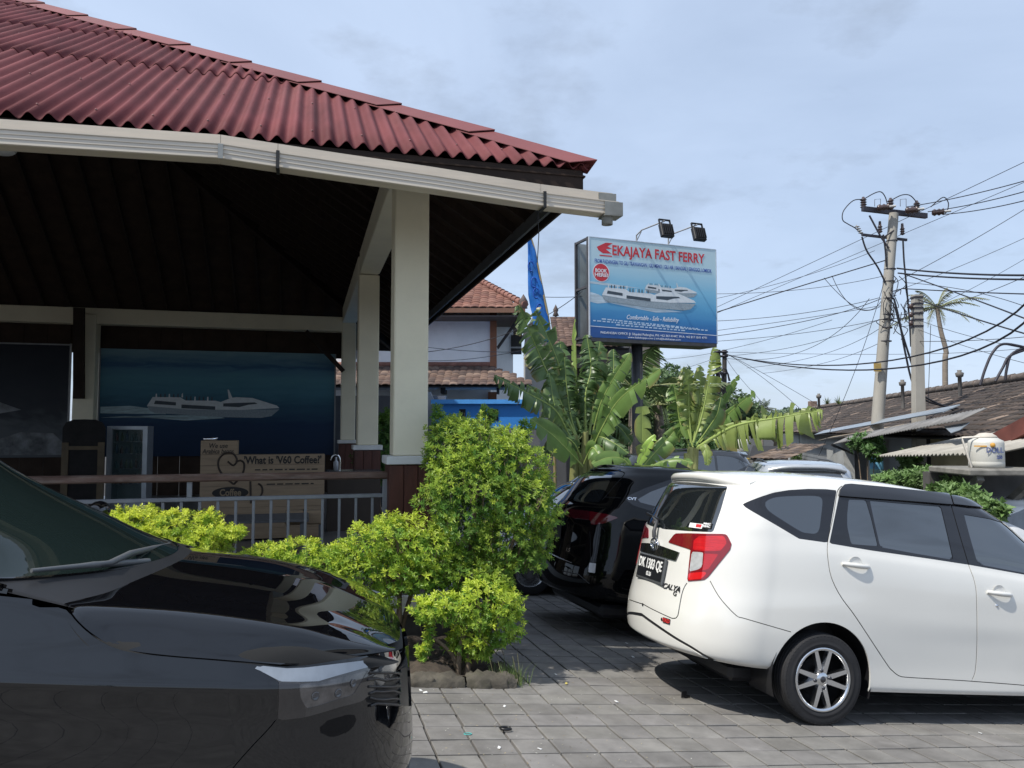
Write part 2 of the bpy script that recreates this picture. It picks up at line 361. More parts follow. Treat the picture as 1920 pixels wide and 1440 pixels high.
# ------------------------------------------------------------------ pavilion
C1 = (-0.96, 7.15)
def loc_plane(px, py, yl):
    """where a sight line meets the pavilion's vertical plane local y = yl -> local (x, z)"""
    r = ray(px, py); n = np.array([-FY, FX, 0])
    o = CAMP - np.array([C1[0], C1[1], 0]); t = (yl - n@o)/(n@r); p = o + r*t
    return float(p[0]*FX + p[1]*FY), float(p[2])
def build_pavilion():
    root = thing('pavilion', 'open café pavilion with dark red corrugated hip roof and cream columns', 'pavilion', (C1[0], C1[1], 0), TH)
    cream = M('cream_paint', (0.85,0.785,0.60), 0.7, var=0.04, scale=2.5, bump=0.08, bscale=30, grime=0.18, gcol=(0.45,0.42,0.35))
    white = M('white_plaster', (0.74,0.74,0.72), 0.7, var=0.06, scale=5, grime=0.3, gcol=(0.4,0.4,0.38))
    red = M('roof_red', (0.145,0.040,0.043), 0.75, var=0.28, scale=1.6, rnd=0.10, bump=0.12, bscale=90, spec=0.22, stretch=(2.2,0.25,1), grime=0.30, gcol=(0.25,0.11,0.10))
    redcap = M('roof_red_cap', (0.17,0.044,0.044), 0.6, var=0.14, scale=2, rnd=0.08, grime=.4, gcol=(.12,.04,.04))
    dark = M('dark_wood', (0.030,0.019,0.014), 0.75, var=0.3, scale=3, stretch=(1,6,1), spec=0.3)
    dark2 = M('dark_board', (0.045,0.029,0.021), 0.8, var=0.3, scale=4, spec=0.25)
    wood = M('red_brown_wood', (0.085,0.026,0.016), 0.55, var=0.35, scale=5, stretch=(3,3,0.5), bump=0.15, bscale=30)
    stone = M('dark_stone', (0.07,0.065,0.06), 0.9, var=0.4, scale=6, bump=0.7, bscale=14)
    floor = M('floor_tile', (0.16,0.15,0.14), 0.35, var=0.12, scale=3)
    steel = M('grey_steel', (0.26,0.27,0.29), 0.5, metal=0.3, var=0.15, scale=8)
    FLZ = 0.0
    # raised floor
    MB().box(-11.2, 0.42, -0.42, 11.2, -1.6, -0.17).build('plinth', stone, root)
    MB().box(-11.2, 0.45, -0.45, 11.2, -0.166, FLZ-0.012).build('plinth_edge', white, root)
    MB().box(-11.1, 0.40, -0.40, 11.1, FLZ-0.011, FLZ).build('floor', floor, root)
    CAPT, CAPB = 1.18, 1.105; BZ = 3.83
    w2 = 0.157
    cols = [(0,0,.157), (0,5.0,.157), (0,10.7,.157), (-5.38,10.7,.20), (-5.38,0,.157), (-10.7,0,.157), (-10.7,5.0,.157), (-10.7,10.7,.157)]
    plank_mesh = {}
    for cx, cy, hw in cols:
        c = MB().box(cx-hw, cx+hw, cy-hw, cy+hw, CAPT, BZ-0.01, 0.012).build('column', cream, root)
        MB().box(cx-hw-.065, cx+hw+.065, cy-hw-.065, cy+hw+.065, CAPB, CAPT-0.002, 0.006).build('column_cap', white, root)
        core = MB().box(cx-hw-.015, cx+hw+.015, cy-hw-.015, cy+hw+.015, FLZ+0.002, CAPB-0.002).build('pedestal', dark, root)
        pw = (2*(hw+.035)) / 3.0
        key = round(hw, 3)
        if key not in plank_mesh:
            me = MB().box(-pw/2+.003, pw/2-.003, -0.011, 0.011, 0, CAPB-FLZ-0.01, 0.003).mesh('plank'); me.materials.append(wood); plank_mesh[key] = me
        for f in range(4):
            for k in range(3):
                u = (k-1)*pw; d = hw+.028
                x, y = {0:(u,-d),1:(d,u),2:(u,d),3:(-d,u)}[f]
                if abs(x) > hw+.02 and f in (0,2): pass
                o = bpy.data.objects.new('plank', plank_mesh[key]); COL.objects.link(o); o.parent = core
                o.location = (cx+x, cy+y, FLZ+0.004); o.rotation_euler = (0,0,{0:0,1:R(90),2:0,3:R(90)}[f])
    # ring beams
    MB().box(-.154, .154, .16, 4.84, BZ, BZ+.34, .01).build('beam', cream, root)
    MB().box(-.154, .154, 5.16, 10.54, BZ, BZ+.34, .01).build('beam', cream, root)
    MB().box(-5.2, -.16, -.154, .154, BZ, BZ+.34, .01).build('beam', cream, root)
    MB().box(-10.5, -5.6, -.154, .154, BZ, BZ+.34, .01).build('beam', cream, root)
    MB().box(-.17, .17, -.17, .17, BZ-.005, BZ+.345, .01).build('beam_joint', cream, root)
    MB().box(-10.6, .15, 10.55, 10.85, 3.63, 3.96, .01).build('beam', cream, root)
    MB().box(-10.85, -10.55, .16, 10.5, BZ, BZ+.34, .01).build('beam', cream, root)
    # back wall boards above the posters and behind them
    for i in range(24):
        x0 = -10.6 + i*0.44
        if -5.7 < x0+.22 < -5.05: continue
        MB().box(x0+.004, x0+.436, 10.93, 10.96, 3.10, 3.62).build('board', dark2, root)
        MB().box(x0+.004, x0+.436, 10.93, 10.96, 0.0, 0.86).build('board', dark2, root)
    # brackets of dark timber
    MB().box(-10.7, .2, 10.965, 10.99, 3.05, 3.66).build('board_backing', dark2, root)  # dark backing added so no light shows through the board gaps
    for cx, cy, sx in ((0, 10.48, -1),):
        MB().bar((cx+sx*0.95, cy, 3.60), (cx+sx*0.12, cy, 2.72), .09, .15, (0,1,0)).build('bracket', dark, root)
    MB().bar((-5.38-.05, 10.2, 3.9), (-5.38-.05, 10.4, 2.05), .10, .2, (1,0,0)).build('bracket', dark, root)
    # ---------------- roof
    EO = 1.30; ZE = 3.555; TP = math.tan(R(32.2)); AX, AY = -5.35, 5.35
    half = 5.35 + EO
    slopes = []
    for k in range(4):   # 0 front, 1 right, 2 back, 3 left
        rot = Matrix.Rotation(k*math.pi/2, 4, 'Z')
        slopes.append(Matrix.Translation((AX, AY, 0)) @ rot)
    rows = [(0.0, 2.45), (2.30, 4.15), (4.0, 5.8), (5.65, half)]
    pitch = 0.126; amp = 0.0255
    SW = pitch*8
    for k, S in enumerate(slopes):
        sub = 10 if k < 2 else 6
        for ri, (t0, t1) in enumerate(rows):
            ns = int(math.ceil(2*half/SW))
            for si in range(ns):
                s0 = -half + si*SW; s1 = min(half, s0 + SW + 0.02)
                n = max(2, int(round((s1-s0)/pitch*sub)))
                V = []; tops = []
                for i in range(n+1):
                    s = s0 + (s1-s0)*i/n; lim = half - abs(s)
                    ta, tb = t0, min(t1, lim)
                    if tb - ta < 0.004: tb = ta
                    tops.append(tb - ta)
                    wv = amp*math.sin(2*math.pi*s/pitch)
                    for m_ in range(5):
                        t = ta + (tb-ta)*m_/4
                        lift = 0.03 + (0.018*(1-(t-t0)/(t1-t0)) if ri > 0 else 0) + 0.003*math.sin(7*s+3*t)
                        zz = ZE + TP*t + wv*math.cos(R(33)) + lift
                        V.append((s, -half + t - wv*math.sin(R(33)), zz))
                if max(tops) < 0.01: continue
                Fc = []
                for i in range(n):
                    if tops[i] <= 0 and tops[i+1] <= 0: continue
                    for m_ in range(4): Fc.append((i*5+m_, (i+1)*5+m_, (i+1)*5+m_+1, i*5+m_+1))
                # thickness at the lower edge
                nb = len(V)
                for i in range(n+1):
                    x, y, z = V[i*5]; V.append((x, y+.002, z-.009))
                for i in range(n):
                    if tops[i] <= 0 and tops[i+1] <= 0: continue
                    Fc.append((nb+i, nb+i+1, (i+1)*5, i*5))
                me = np_mesh('roof_sheet', V, Fc, smooth=True)
                o = link_mesh('roof_sheet', me, red, root); o.matrix_local = S
        # screws on the two visible slopes
        if k < 1:
            sc = MB()
            for t in (0.18, 1.2, 2.36, 3.2, 4.1, 5.0):
                for i in range(-52, 53, 3):
                    s = (i+0.25)*pitch
                    if half-abs(s) < t+.15: continue
                    z = ZE+TP*t+amp*.84+.035
                    sc.lathe([(0.009,0),(0.008,0.005),(0,0.008)], 6, 'z', (s, -half+t-amp*.5, z))
            o = sc.build('roof_screws', M('screw', (0.26,0.12,0.12), 0.6), root); o.matrix_local = S; tag(o, kind='stuff')
        # boards under the sheets, rafters, fascia
        u = MB(); d = 0.055
        u.add([(-half+.02, -half+.02, ZE-d), (half-.02, -half+.02, ZE-d), (0,0,ZE+TP*half-d), (-half+.02, -half+.02, ZE-d+.012), (half-.02, -half+.02, ZE-d+.012), (0,0,ZE+TP*half-d+.012)], [(0,2,1),(3,4,5),(0,1,4,3),(1,2,5,4),(2,0,3,5)])
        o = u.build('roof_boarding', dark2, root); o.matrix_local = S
        for i in range(-13, 14):
            s = i*0.48; L = half-abs(s)-0.12
            if L < .3: continue
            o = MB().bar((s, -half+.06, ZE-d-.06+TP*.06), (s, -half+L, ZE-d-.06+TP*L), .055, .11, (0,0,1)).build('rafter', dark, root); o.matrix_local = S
        fa = MB().box(-half+.05, half-.05, -half+.03, -half+.055, ZE-.20, ZE-.0).build('fascia', dark, root); fa.matrix_local = S
        # hip rafter + hip flashing pieces
        o = MB().bar((half-.1, -half+.1, ZE-d-.12), (.05, -.05, ZE+TP*half-d-.16), .09, .16).build('hip_rafter', dark, root); o.matrix_local = S
        nseg = 9
        for j in range(nseg):
            a0 = half*j/nseg - (.0 if j == 0 else .10); a1 = half*(j+1)/nseg
            if j == 0: a0 = -0.055
            V = []
            for a, up in ((a0, .092), (a1, .080)):
                up += .012*(0 if j == 0 else 1)*(1 if a == a0 else 0)
                c = (half-a, -half+a, ZE+TP*a+up)
                wd = .235
                V += [(c[0]-wd, c[1]+.0, c[2]-.022), (c[0], c[1], c[2]+.018), (c[0], c[1]+wd, c[2]-.022)]
            V2 = [(x, y, z-.006) for x, y, z in V]
            o = MB().add(V+V2, [(0,1,4,3),(1,2,5,4),(6,9,10,7),(7,10,11,8),(0,6,7,1),(1,7,8,2),(3,4,10,9),(4,5,11,10),(0,3,9,6),(2,8,11,5)]).build('hip_flashing', redcap, root); o.matrix_local = S
    # eave strip along the right-hand side (seen from below)
    MB().bar((1.16, -1.2, ZE-.13), (1.16, 11.9, ZE-.13), .03, .12).build('eave_strip', M('eave_grey', (0.07,0.075,0.085), .6), root)
    # ---------------- gutter
    gm = M('gutter_cream', (0.62,0.55,0.455), 0.42, var=0.07, scale=3, stretch=(.6,6,6), spec=0.5, grime=0.3, gcol=(0.40,0.37,0.33))
    YG = -1.47
    lip = [(-160,232),(0,242),(410,270),(520,287),(640,305),(813,330),(1023,363),(1133,377),(1160,380)]
    bot = [(-160,264),(0,277),(410,308),(520,321),(640,338),(813,360),(1013,383),(1120,396),(1150,400)]
    segs = [(0,2,'a'),(2,3,'b'),(3,6,'c'),(6,8,'d')]
    pts = []
    for i in range(len(lip)):
        x, z = loc_plane(*lip[i], YG); h = .150
        pts.append((x, z))
    pts = [( -9.5, pts[0][1]+.08)] + pts
    pieces = [(0,3),(3,4),(4,7),(7,9)]
    for a, b in pieces:
        V = []; n = 0
        prof = [(.135,.115),(.135,-.10),(.012,-.10),(.004,-.095),(.006,-.065),(.001,-.06),(.002,-.035),(-.003,-.03),(0,-.006),(-.008,0),(-.008,.006),(.006,.006),(.010,-.01),(.012,-.092),(.126,-.092),(.126,.115)]
        for i in range(a, b+1):
            x, z = pts[i]
            if i == b and b < 9: x -= .003
            for dy, dz in prof: V.append((x, YG+dy, z+dz))
        m_ = len(prof); Fc = []
        for i in range(b-a):
            for k in range(m_): Fc.append((i*m_+k, (i+1)*m_+k, (i+1)*m_+(k+1)%m_, i*m_+(k+1)%m_))
        me = np_mesh('gutter', V, Fc); link_mesh('gutter', me, gm, root)
    gg = M('gutter_grey', (0.23,0.235,0.22), .6, var=.2, scale=9)
    xe, ze = pts[-1]; xs_, zs_ = pts[-2]
    e = MB()
    e.box(xs_+.0, xe+.03, YG-.013, YG-.0095, ze-.105, ze+.0)
    e.box(xe+.027, xe+.032, YG-.012, YG+.14, ze-.108, ze+.0)
    e.box(xs_, xe+.03, YG-.013, YG+.14, ze-.111, ze-.103)
    e.box(xs_, xe+.03, YG+.120, YG+.124, ze-.09, ze+.11)
    e.build('gutter_end', gg, root)
    MB().lathe([(.045,0),(.045,-.07),(.037,-.07),(.037,0)], 16, 'z', (xs_+.05, YG+.065, ze-.10)).build('gutter_outlet', gg, root)
    # joint collar and straps
    for (px, py, wd, mm) in ((414, 289, .035, M('collar_grey', (.30,.31,.30), .6)),):
        x, z = loc_plane(px, 271, YG); MB().box(x-wd/2, x+wd/2, YG-.014, YG-.009, z-.103, z+.002).build('gutter_collar', mm, root)
    for px, py in ((521, 287), (1021, 363)):
        x, z = loc_plane(px, py, YG)
        s = MB().box(x-.012, x+.012, YG-.016, YG-.010, z-.108, z+.008).box(x-.012, x+.012, YG-.016, YG+.14, z-.114, z-.105).box(x-.012, x+.012, YG-.016, YG+.14, z+.009, z+.015)
        s.build('gutter_strap', M('strap_black', (.02,.02,.02), .6), root)
    # hanging cord at the corner
    x, z = loc_plane(1008, 395, -1.2)
    MB().tube([(x,-1.2,z), (x+.01,-1.2,z-.2), (x,-1.19,z-.42)], .004, 5).build('cord', M('strap_black'), root)
    # lamp under the ceiling at the left
    x, z = loc_plane(-2, 287, -0.4)
    MB().lathe([(0,.0),(.10,.01),(.12,.03),(.05,.05),(.03,.12)], 16, 'z', (x, -.4, z)).build('ceiling_lamp', M('lamp_glass', (.55,.56,.58), .4), root)
    # ---------------- railing between the columns
    rail = thing('railing', 'steel railing with a worn wooden handrail along the pavilion front', 'railing', (C1[0], C1[1], 0), TH)
    hr = M('handrail_wood', (0.13,0.075,0.055), .55, var=.4, scale=7, stretch=(.6,3,3), grime=.5, gcol=(.38,.33,.28))
    zt = 1.005
    MB().box(-5.2, -.18, -.05, .05, zt-.035, zt+.03, .012).build('handrail', hr, rail)
    MB().box(-5.2, -.17, -.02, .02, .80, .835, .004).build('rail', steel, rail)
    MB().box(-5.2, -.17, -.02, .02, .10, .135, .004).build('rail', steel, rail)
    MB().box(-.235, -.175, -.03, .03, .01, .968, .004).build('post', steel, rail)
    for k in range(3): MB().box(-1.9-k*1.6, -1.86-k*1.6, -.02, .02, .836, .968).build('post', steel, rail)
    bm = MB().box(-.012, .012, -.012, .012, .136, .799, .003).mesh('baluster'); bm.materials.append(steel)
    for k in range(33):
        o = bpy.data.objects.new('baluster', bm); COL.objects.link(o); o.parent = rail; o.location = (-.325-k*.147, 0, 0)
    return root
pav = build_pavilion()
# ------------------------------------------------------------------ cars: smooth shells cut into panels
class Soup:
    def __init__(s, V, N, T):
        s.V = np.asarray(V, float); s.N = np.asarray(N, float); s.T = np.asarray(T, int); s.part = np.zeros(len(s.T), int)
    def cut(s, f, sel):
        """split the selected triangles along f = 0; returns mask of triangles (selected) inside (f < 0)"""
        f = f.copy(); f[np.abs(f) < 1e-7] = 1e-7
        tf = f[s.T]; neg = (tf < 0).sum(1)
        mixed = sel & (neg > 0) & (neg < 3); idx = np.nonzero(mixed)[0]
        newV = []; newN = []; cache = {}; base = len(s.V); T2 = []; P2 = []; ins = []
        def mid(a, b):
            k = (a, b) if a < b else (b, a)
            if k not in cache:
                t = f[k[0]]/(f[k[0]] - f[k[1]]); cache[k] = base + len(newV)
                newV.append(s.V[k[0]]*(1-t)+s.V[k[1]]*t); n = s.N[k[0]]*(1-t)+s.N[k[1]]*t; newN.append(n/(np.linalg.norm(n)+1e-12))
            return cache[k]
        for i in idx:
            a, b, c = (int(q) for q in s.T[i])
            while True:
                sa, sb, sc = f[a] < 0, f[b] < 0, f[c] < 0
                if sb == sc: break
                a, b, c = b, c, a
            ab = mid(a, b); ac = mid(a, c)
            T2 += [(a, ab, ac), (ab, b, c), (ab, c, ac)]; ins += [sa, sb, sb]; P2 += [s.part[i]]*3
        keep = ~mixed
        inside = np.zeros(len(s.T), bool); inside[sel & (neg == 3)] = True
        if newV: s.V = np.concatenate([s.V, newV]); s.N = np.concatenate([s.N, newN])
        if T2:
            s.T = np.concatenate([s.T[keep], np.array(T2, int)]); s.part = np.concatenate([s.part[keep], np.array(P2, int)])
            inside = np.concatenate([inside[keep], np.array(ins, bool)])
        return inside
def poly_sdf(poly, X):
    """signed distance (negative inside) to a closed polygon"""
    p = np.asarray(poly, float); q = np.roll(p, -1, 0); d = np.full(len(X), 1e18); ins = np.zeros(len(X), bool)
    for a, b in zip(p, q):
        ab = b-a; L = ab@ab
        if L < 1e-14: continue
        t = np.clip(((X-a)@ab)/L, 0, 1); e = X - a - t[:, None]*ab; d = np.minimum(d, (e*e).sum(1))
        c = ((a[1] > X[:,1]) != (b[1] > X[:,1])) & (X[:,0] < (b[0]-a[0])*(X[:,1]-a[1])/((b[1]-a[1]) if b[1] != a[1] else 1e-12) + a[0]); ins ^= c
    d = np.sqrt(d); return np.where(ins, -d, d)
def line_sdf(pl, X):
    p = np.asarray(pl, float); best = np.full(len(X), 1e18); sg = np.ones(len(X)); end = np.zeros(len(X), bool); n = len(p)-1
    for i in range(n):
        a, b = p[i], p[i+1]; ab = b-a; L = ab@ab
        if L < 1e-14: continue
        tr = ((X-a)@ab)/L; t = np.clip(tr, 0, 1); e = X - a - t[:, None]*ab; dd = (e*e).sum(1)
        cr = ab[0]*(X[:,1]-a[1]) - ab[1]*(X[:,0]-a[0])
        m = dd < best; best = np.where(m, dd, best); sg = np.where(m, np.sign(cr), sg)
        en = ((i == 0) & (tr < 0)) | ((i == n-1) & (tr > 1)); end = np.where(m, en, end)
    return np.sqrt(best)*sg, end
def rounded(poly, n=6): return spline(poly, n, closed=True)

def grid_soup(Gd):
    K, J = Gd.shape[:2]; V = Gd.reshape(-1, 3)
    T = []
    idx = np.arange(K*J).reshape(K, J)
    a = idx[:-1,:-1].ravel(); b = idx[:-1,1:].ravel(); c = idx[1:,1:].ravel(); d = idx[1:,:-1].ravel()
    T = np.concatenate([np.stack([a,b,c],1), np.stack([a,c,d],1)])
    e1 = V[T[:,1]]-V[T[:,0]]; e2 = V[T[:,2]]-V[T[:,0]]; n = np.cross(e1, e2); ok = np.linalg.norm(n, axis=1) > 1e-9
    T = T[ok]; n = n[ok]; N = np.zeros_like(V)
    for i in range(3): np.add.at(N, T[:,i], n)
    # merge normals of coincident points
    L = np.linalg.norm(N, axis=1); N = N/(L[:,None]+1e-12)
    return Soup(V, N, T)

def car_shell(levels, nr=44, ns=96, nf=40, per=7):
    C = []
    for lv in levels:
        xr, xf = lv['xr'], lv['xf']; Lr, nr_ = lv.get('Lr', .35), lv.get('nr', 2.6); Lf, nf_ = lv.get('Lf', .5), lv.get('nf', 2.4)
        wx = [a for a, b in lv['w']]; ww = [b for a, b in lv['w']]; zx = [a for a, b in lv['z']]; zz = [b for a, b in lv['z']]
        th = np.linspace(0, math.pi/2, nr)
        w0 = float(pchip(wx, ww, np.array([xr+Lr]))[0]); w1 = float(pchip(wx, ww, np.array([xf-Lf]))[0])
        xa = xr + Lr*(1-np.abs(np.cos(th))**(2/nr_)); ya = w0*np.abs(np.sin(th))**(2/nr_)
        xb = np.linspace(xr+Lr, xf-Lf, ns+2)[1:-1]; yb = pchip(wx, ww, xb)
        th = np.linspace(math.pi/2, 0, nf); xc = xf - Lf*(1-np.abs(np.cos(th))**(2/nf_)); yc = w1*np.abs(np.sin(th))**(2/nf_)
        x = np.concatenate([xa, xb, xc]); y = np.concatenate([ya, yb, yc]); z = pchip(zx, zz, x)
        cr = lv.get('rc', 0.0)          # crown of the rear face
        wm = max(w0, 1e-6); z = z + cr*(1-(y/wm)**2)*np.clip((xr+Lr-x)/Lr, 0, 1)
        C.append(np.stack([x, -y, z], 1))
    C = np.array(C); K = len(C); t = np.arange(K); tt = np.concatenate([np.linspace(i, i+1, per, endpoint=False) for i in range(K-1)] + [[K-1]])
    out_ = np.zeros((len(tt), C.shape[1], 3))
    for j in range(C.shape[1]):
        for a in range(3): out_[:, j, a] = pchip(t, C[:, j, a], tt)
    return out_, tt

class Car:
    def __init__(s, root, soup):
        s.root = root; s.s = soup; s.ids = {'body': 0}; s.M = np.array(root.matrix_world)
    def pid(s, n): return s.ids.setdefault(n, len(s.ids))
    def world(s): return s.s.V @ s.M[:3,:3].T + s.M[:3,3]
    def _sel(s, frm, facing=True, mask=None):
        so = s.s; ids = [s.pid(f) for f in frm]; sel = np.isin(so.part, ids)
        if facing:
            Wn = so.N @ s.M[:3,:3].T; Wv = s.world() - CAMP; fr = (Wn*Wv).sum(1) < 0.02*np.linalg.norm(Wv, axis=1)
            sel &= fr[so.T].all(1)
        if mask is not None: sel &= mask(so.V)[so.T].all(1)
        return sel
    def img(s, poly, to, frm=('body',), smooth=True, mask=None):
        """panel traced as the photograph shows it on this surface"""
        px = rounded(poly) if smooth else np.asarray(poly, float)
        sel = s._sel(frm, True, mask); f = np.full(len(s.s.V), 1e3); used = np.unique(s.s.T[sel])
        if len(used) == 0: return
        f[used] = poly_sdf(px, proj(s.world()[used]))
        ins = s.s.cut(f, sel); s.s.part[ins] = s.pid(to)
    def side(s, poly, to, frm=('body',), smooth=False, mask=None, ax=(0,2)):
        px = rounded(poly) if smooth else np.asarray(poly, float)
        sel = s._sel(frm, False, mask); f = np.full(len(s.s.V), 1e3); used = np.unique(s.s.T[sel])
        f[used] = poly_sdf(px, s.s.V[used][:, list(ax)])
        ins = s.s.cut(f, sel); s.s.part[ins] = s.pid(to)
    def seam(s, line, hw, frm=('body',), image=True, to='seam', smooth=True, mask=None, ax=(0,2)):
        pl = spline(line, 6) if smooth else np.asarray(line, float)
        band = hw*9 if image else 0.05
        for sgn in (1, -1):
            if sgn == 1: sel = s._sel(frm, image, mask)
            else: sel = s.s.part >= 1000
            used = np.unique(s.s.T[sel])
            if len(used) == 0: return
            X = proj(s.world()[used]) if image else s.s.V[used][:, list(ax)]
            d, end = line_sdf(pl, X); f = np.full(len(s.s.V), 1e3); near = np.zeros(len(s.s.V), bool)
            f[used] = d*sgn - hw; near[used] = (np.abs(d) < band*3) & ~end
            sel &= near[s.s.T].all(1)
            ins = s.s.cut(f, sel)
            if sgn == 1: s.s.part[ins] += 1000
            else:
                s.s.part[ins] = s.pid(to); m_ = s.s.part >= 1000; s.s.part[m_] -= 1000
    def drop(s, name): keep = s.s.part != s.pid(name); s.s.T = s.s.T[keep]; s.s.part = s.s.part[keep]
    def emit(s, part, name, m, off=0.0, split=False, parent=None, only=None, mirror=True):
        if part not in s.ids: return []
        t = s.s.T[s.s.part == s.ids[part]]
        if len(t) == 0: return []
        u, inv = np.unique(t, return_inverse=True); t = inv.reshape(-1, 3); V = s.s.V[u] + s.s.N[u]*off; N = s.s.N[u]
        # boundary skirt so panels have thickness
        res = []
        def mk(V, N, t):
            e = np.concatenate([t[:,[0,1]], t[:,[1,2]], t[:,[2,0]]]); es = np.sort(e, 1)
            key = es[:,0].astype(np.int64)*(len(V)+1)+es[:,1]; uq, ind, cnt = np.unique(key, return_index=True, return_counts=True)
            be = e[ind[cnt == 1]]; be = be[~((np.abs(V[be[:,0],1]) < 1e-4) & (np.abs(V[be[:,1],1]) < 1e-4))]
            if len(be):
                a, b = be[:,0], be[:,1]; n0 = len(V); dep = 0.012
                vs = np.concatenate([V[a], V[b], V[b]-N[b]*dep, V[a]-N[a]*dep]); k = len(be); i = np.arange(k)
                d = np.cross(V[b]-V[a], N[a]); d /= (np.linalg.norm(d, axis=1)[:,None]+1e-12)
                t = np.concatenate([t, np.stack([n0+k+i, n0+i, n0+2*k+i],1), np.stack([n0+2*k+i, n0+i, n0+3*k+i],1)])
                V = np.concatenate([V, vs]); N = np.concatenate([N, d, d, d, d])
            return link_mesh(name, np_mesh(name, V, t, smooth=True, normals=N), m, parent or s.root)
        fl = np.array([1,-1,1])
        if not mirror: return [mk(V, N, t)]
        if split: return [mk(V, N, t), mk(V*fl, N*fl, t[:, ::-1])]
        return [mk(np.concatenate([V, V*fl]), np.concatenate([N, N*fl]), np.concatenate([t, t[:, ::-1]+len(V)]))]

# wheel ------------------------------------------------------------
def make_wheel(root, x, y, sgn, Rt, Rr, wd, rimstyle=8, tyre_m=None, rim_m=None, dark_m=None, nut=4):
    """sgn -1: outer face towards -y"""
    b = MB(); yo = y; s = sgn
    b.lathe([(Rr*.97, 0), (Rr*.95, -s*wd*.9), (Rr*.5, -s*wd*.9)], 40, 'y', (0,0,0))
    b.lathe([(Rr*.62, -s*.075), (Rr*.62, -s*.09), (0.03, -s*.09)], 28, 'y')
    w = b.build('wheel', dark_m, root, (x, y, Rt))
    t = MB(); h = wd
    prof = [(Rr*.985, -s*h*.95), (Rr*1.10, -s*h*1.0), (Rt*.90, -s*h*1.02), (Rt*.97, -s*h*.97), (Rt*.995, -s*h*.88)]
    for i in range(5):
        a = .80 - i*.155; prof += [(Rt*1.0, -s*h*a), (Rt*1.0, -s*h*(a-.10)), (Rt*.982, -s*h*(a-.105)), (Rt*.982, -s*h*(a-.145))]
    prof += [(Rt*.995, -s*h*.02), (Rt*.975, s*h*.02), (Rt*.92, s*h*.05), (Rt*.86, s*h*.055), (Rt*.80, s*h*.05), (Rt*.795, s*h*.058), (Rr*1.09, s*h*.05), (Rr*1.03, s*h*.025), (Rr*.985, -s*.004)]
    t.lathe(prof, 72, 'y'); t.build('tyre', tyre_m, w)
    # tread blocks on the shoulder
    tb = MB()
    for k in range(64):
        a = 2*math.pi*k/64; ca_, sa_ = math.cos(a), math.sin(a)
        ty = Vector((-sa_, 0, ca_)); rd = Vector((ca_, 0, sa_))
        c0 = rd*(Rt*1.0) + Vector((0, -s*h*.06, 0)); c1 = rd*(Rt*.955) + Vector((0, s*h*.05, 0)); hw_ = .008
        tb.add([c0-ty*hw_, c0+ty*hw_, c1+ty*hw_*.8, c1-ty*hw_*.8, c0*0.985-ty*hw_*1.1, c0*.985+ty*hw_*1.1, c1*.985+ty*hw_*.9, c1*.985-ty*hw_*.9], [(0,1,2,3),(0,4,5,1),(1,5,6,2),(2,6,7,3),(3,7,4,0)])
    tb.build('tread', tyre_m, w)
    r = MB()
    r.lathe([(Rr*.99, -s*.03), (Rr*1.0, s*.002), (Rr*.975, s*.007), (Rr*.905, s*.004), (Rr*.89, -s*.006), (Rr*.885, -s*.05)], 64, 'y')
    if rimstyle:
        for k in range(rimstyle):
            a = 2*math.pi*(k+.5)/rimstyle + (.10 if k % 2 else -.10); d = Vector((math.cos(a),0,math.sin(a))); n = Vector((-math.sin(a),0,math.cos(a)))
            yo_ = Vector((0,s,0)); p0 = d*Rr*.16 + yo_*(-.004); p1 = d*Rr*.90 + yo_*(-.001)
            w0, w1 = .017, .0125
            r.add([p0-n*w0, p0+n*w0, p1+n*w1, p1-n*w1, p0-n*w0*1.5-yo_*.035, p0+n*w0*1.5-yo_*.035, p1+n*w1*1.5-yo_*.03, p1-n*w1*1.5-yo_*.03], [(0,1,2,3),(4,0,3,7),(1,5,6,2),(0,4,5,1),(3,2,6,7)] if s > 0 else [(3,2,1,0),(7,3,0,4),(2,6,5,1),(1,5,4,0),(7,6,2,3)])
        r.lathe([(0,s*.002),(Rr*.10,s*.002),(Rr*.20,-s*.002),(Rr*.24,-s*.012),(Rr*.24,-s*.04)], 24, 'y')
    r.build('rim', rim_m, w)
    hm = M('hub_grey', (.08,.08,.09), .3, metal=.8)
    MB().lathe([(0,s*.008),(Rr*.085,s*.006),(Rr*.10,s*.002)], 20, 'y').build('hub_cap', hm, w)
    for k in range(nut):
        a = 2*math.pi*(k+.1)/nut; MB().lathe([(0,s*.004),(.010,s*.003),(.012,-s*.004)], 10, 'y', (math.cos(a)*Rr*.27,0,math.sin(a)*Rr*.27)).build('wheel_nut', hm, w)
    return w

TYRE = M('tyre_rubber', (0.022,0.022,0.024), 0.75, var=.25, scale=12, spec=.35, bump=.1, bscale=120)
ALLOY = M('alloy', (0.72,0.73,0.75), 0.22, metal=1.0, var=.04)
ALLOYD = M('alloy_dark', (0.03,0.03,0.033), 0.4, metal=.7, var=.1)
GLASS = M('tinted_glass', (0.012,0.015,0.017), 0.02, var=.02, spec=1.0, coat=1.0, coatr=.01)
GLASS.node_tree.nodes['Principled BSDF'].inputs['IOR'].default_value = 1.75
GLASSB = M('glass_border', (0.012,0.012,0.015), 0.06, var=.02, spec=.7)
TRIM = M('black_trim', (0.014,0.014,0.016), 0.35, var=.1)
SEAM = M('panel_gap', (0.01,0.01,0.01), .8)
REDL = M('lamp_red', (0.42,0.012,0.016), 0.08, var=.12, scale=30, coat=1.0, stretch=(1,1,6))
REDD = M('lamp_dark_red', (0.17,0.008,0.014), 0.08, var=.1, scale=30, coat=1.0)
CLEARL = M('lamp_clear', (0.62,0.63,0.63), 0.12, var=.2, scale=26, coat=1.0, metal=.35)
CHROME = M('chrome', (0.8,0.8,0.82), 0.08, metal=1.0, var=.02)
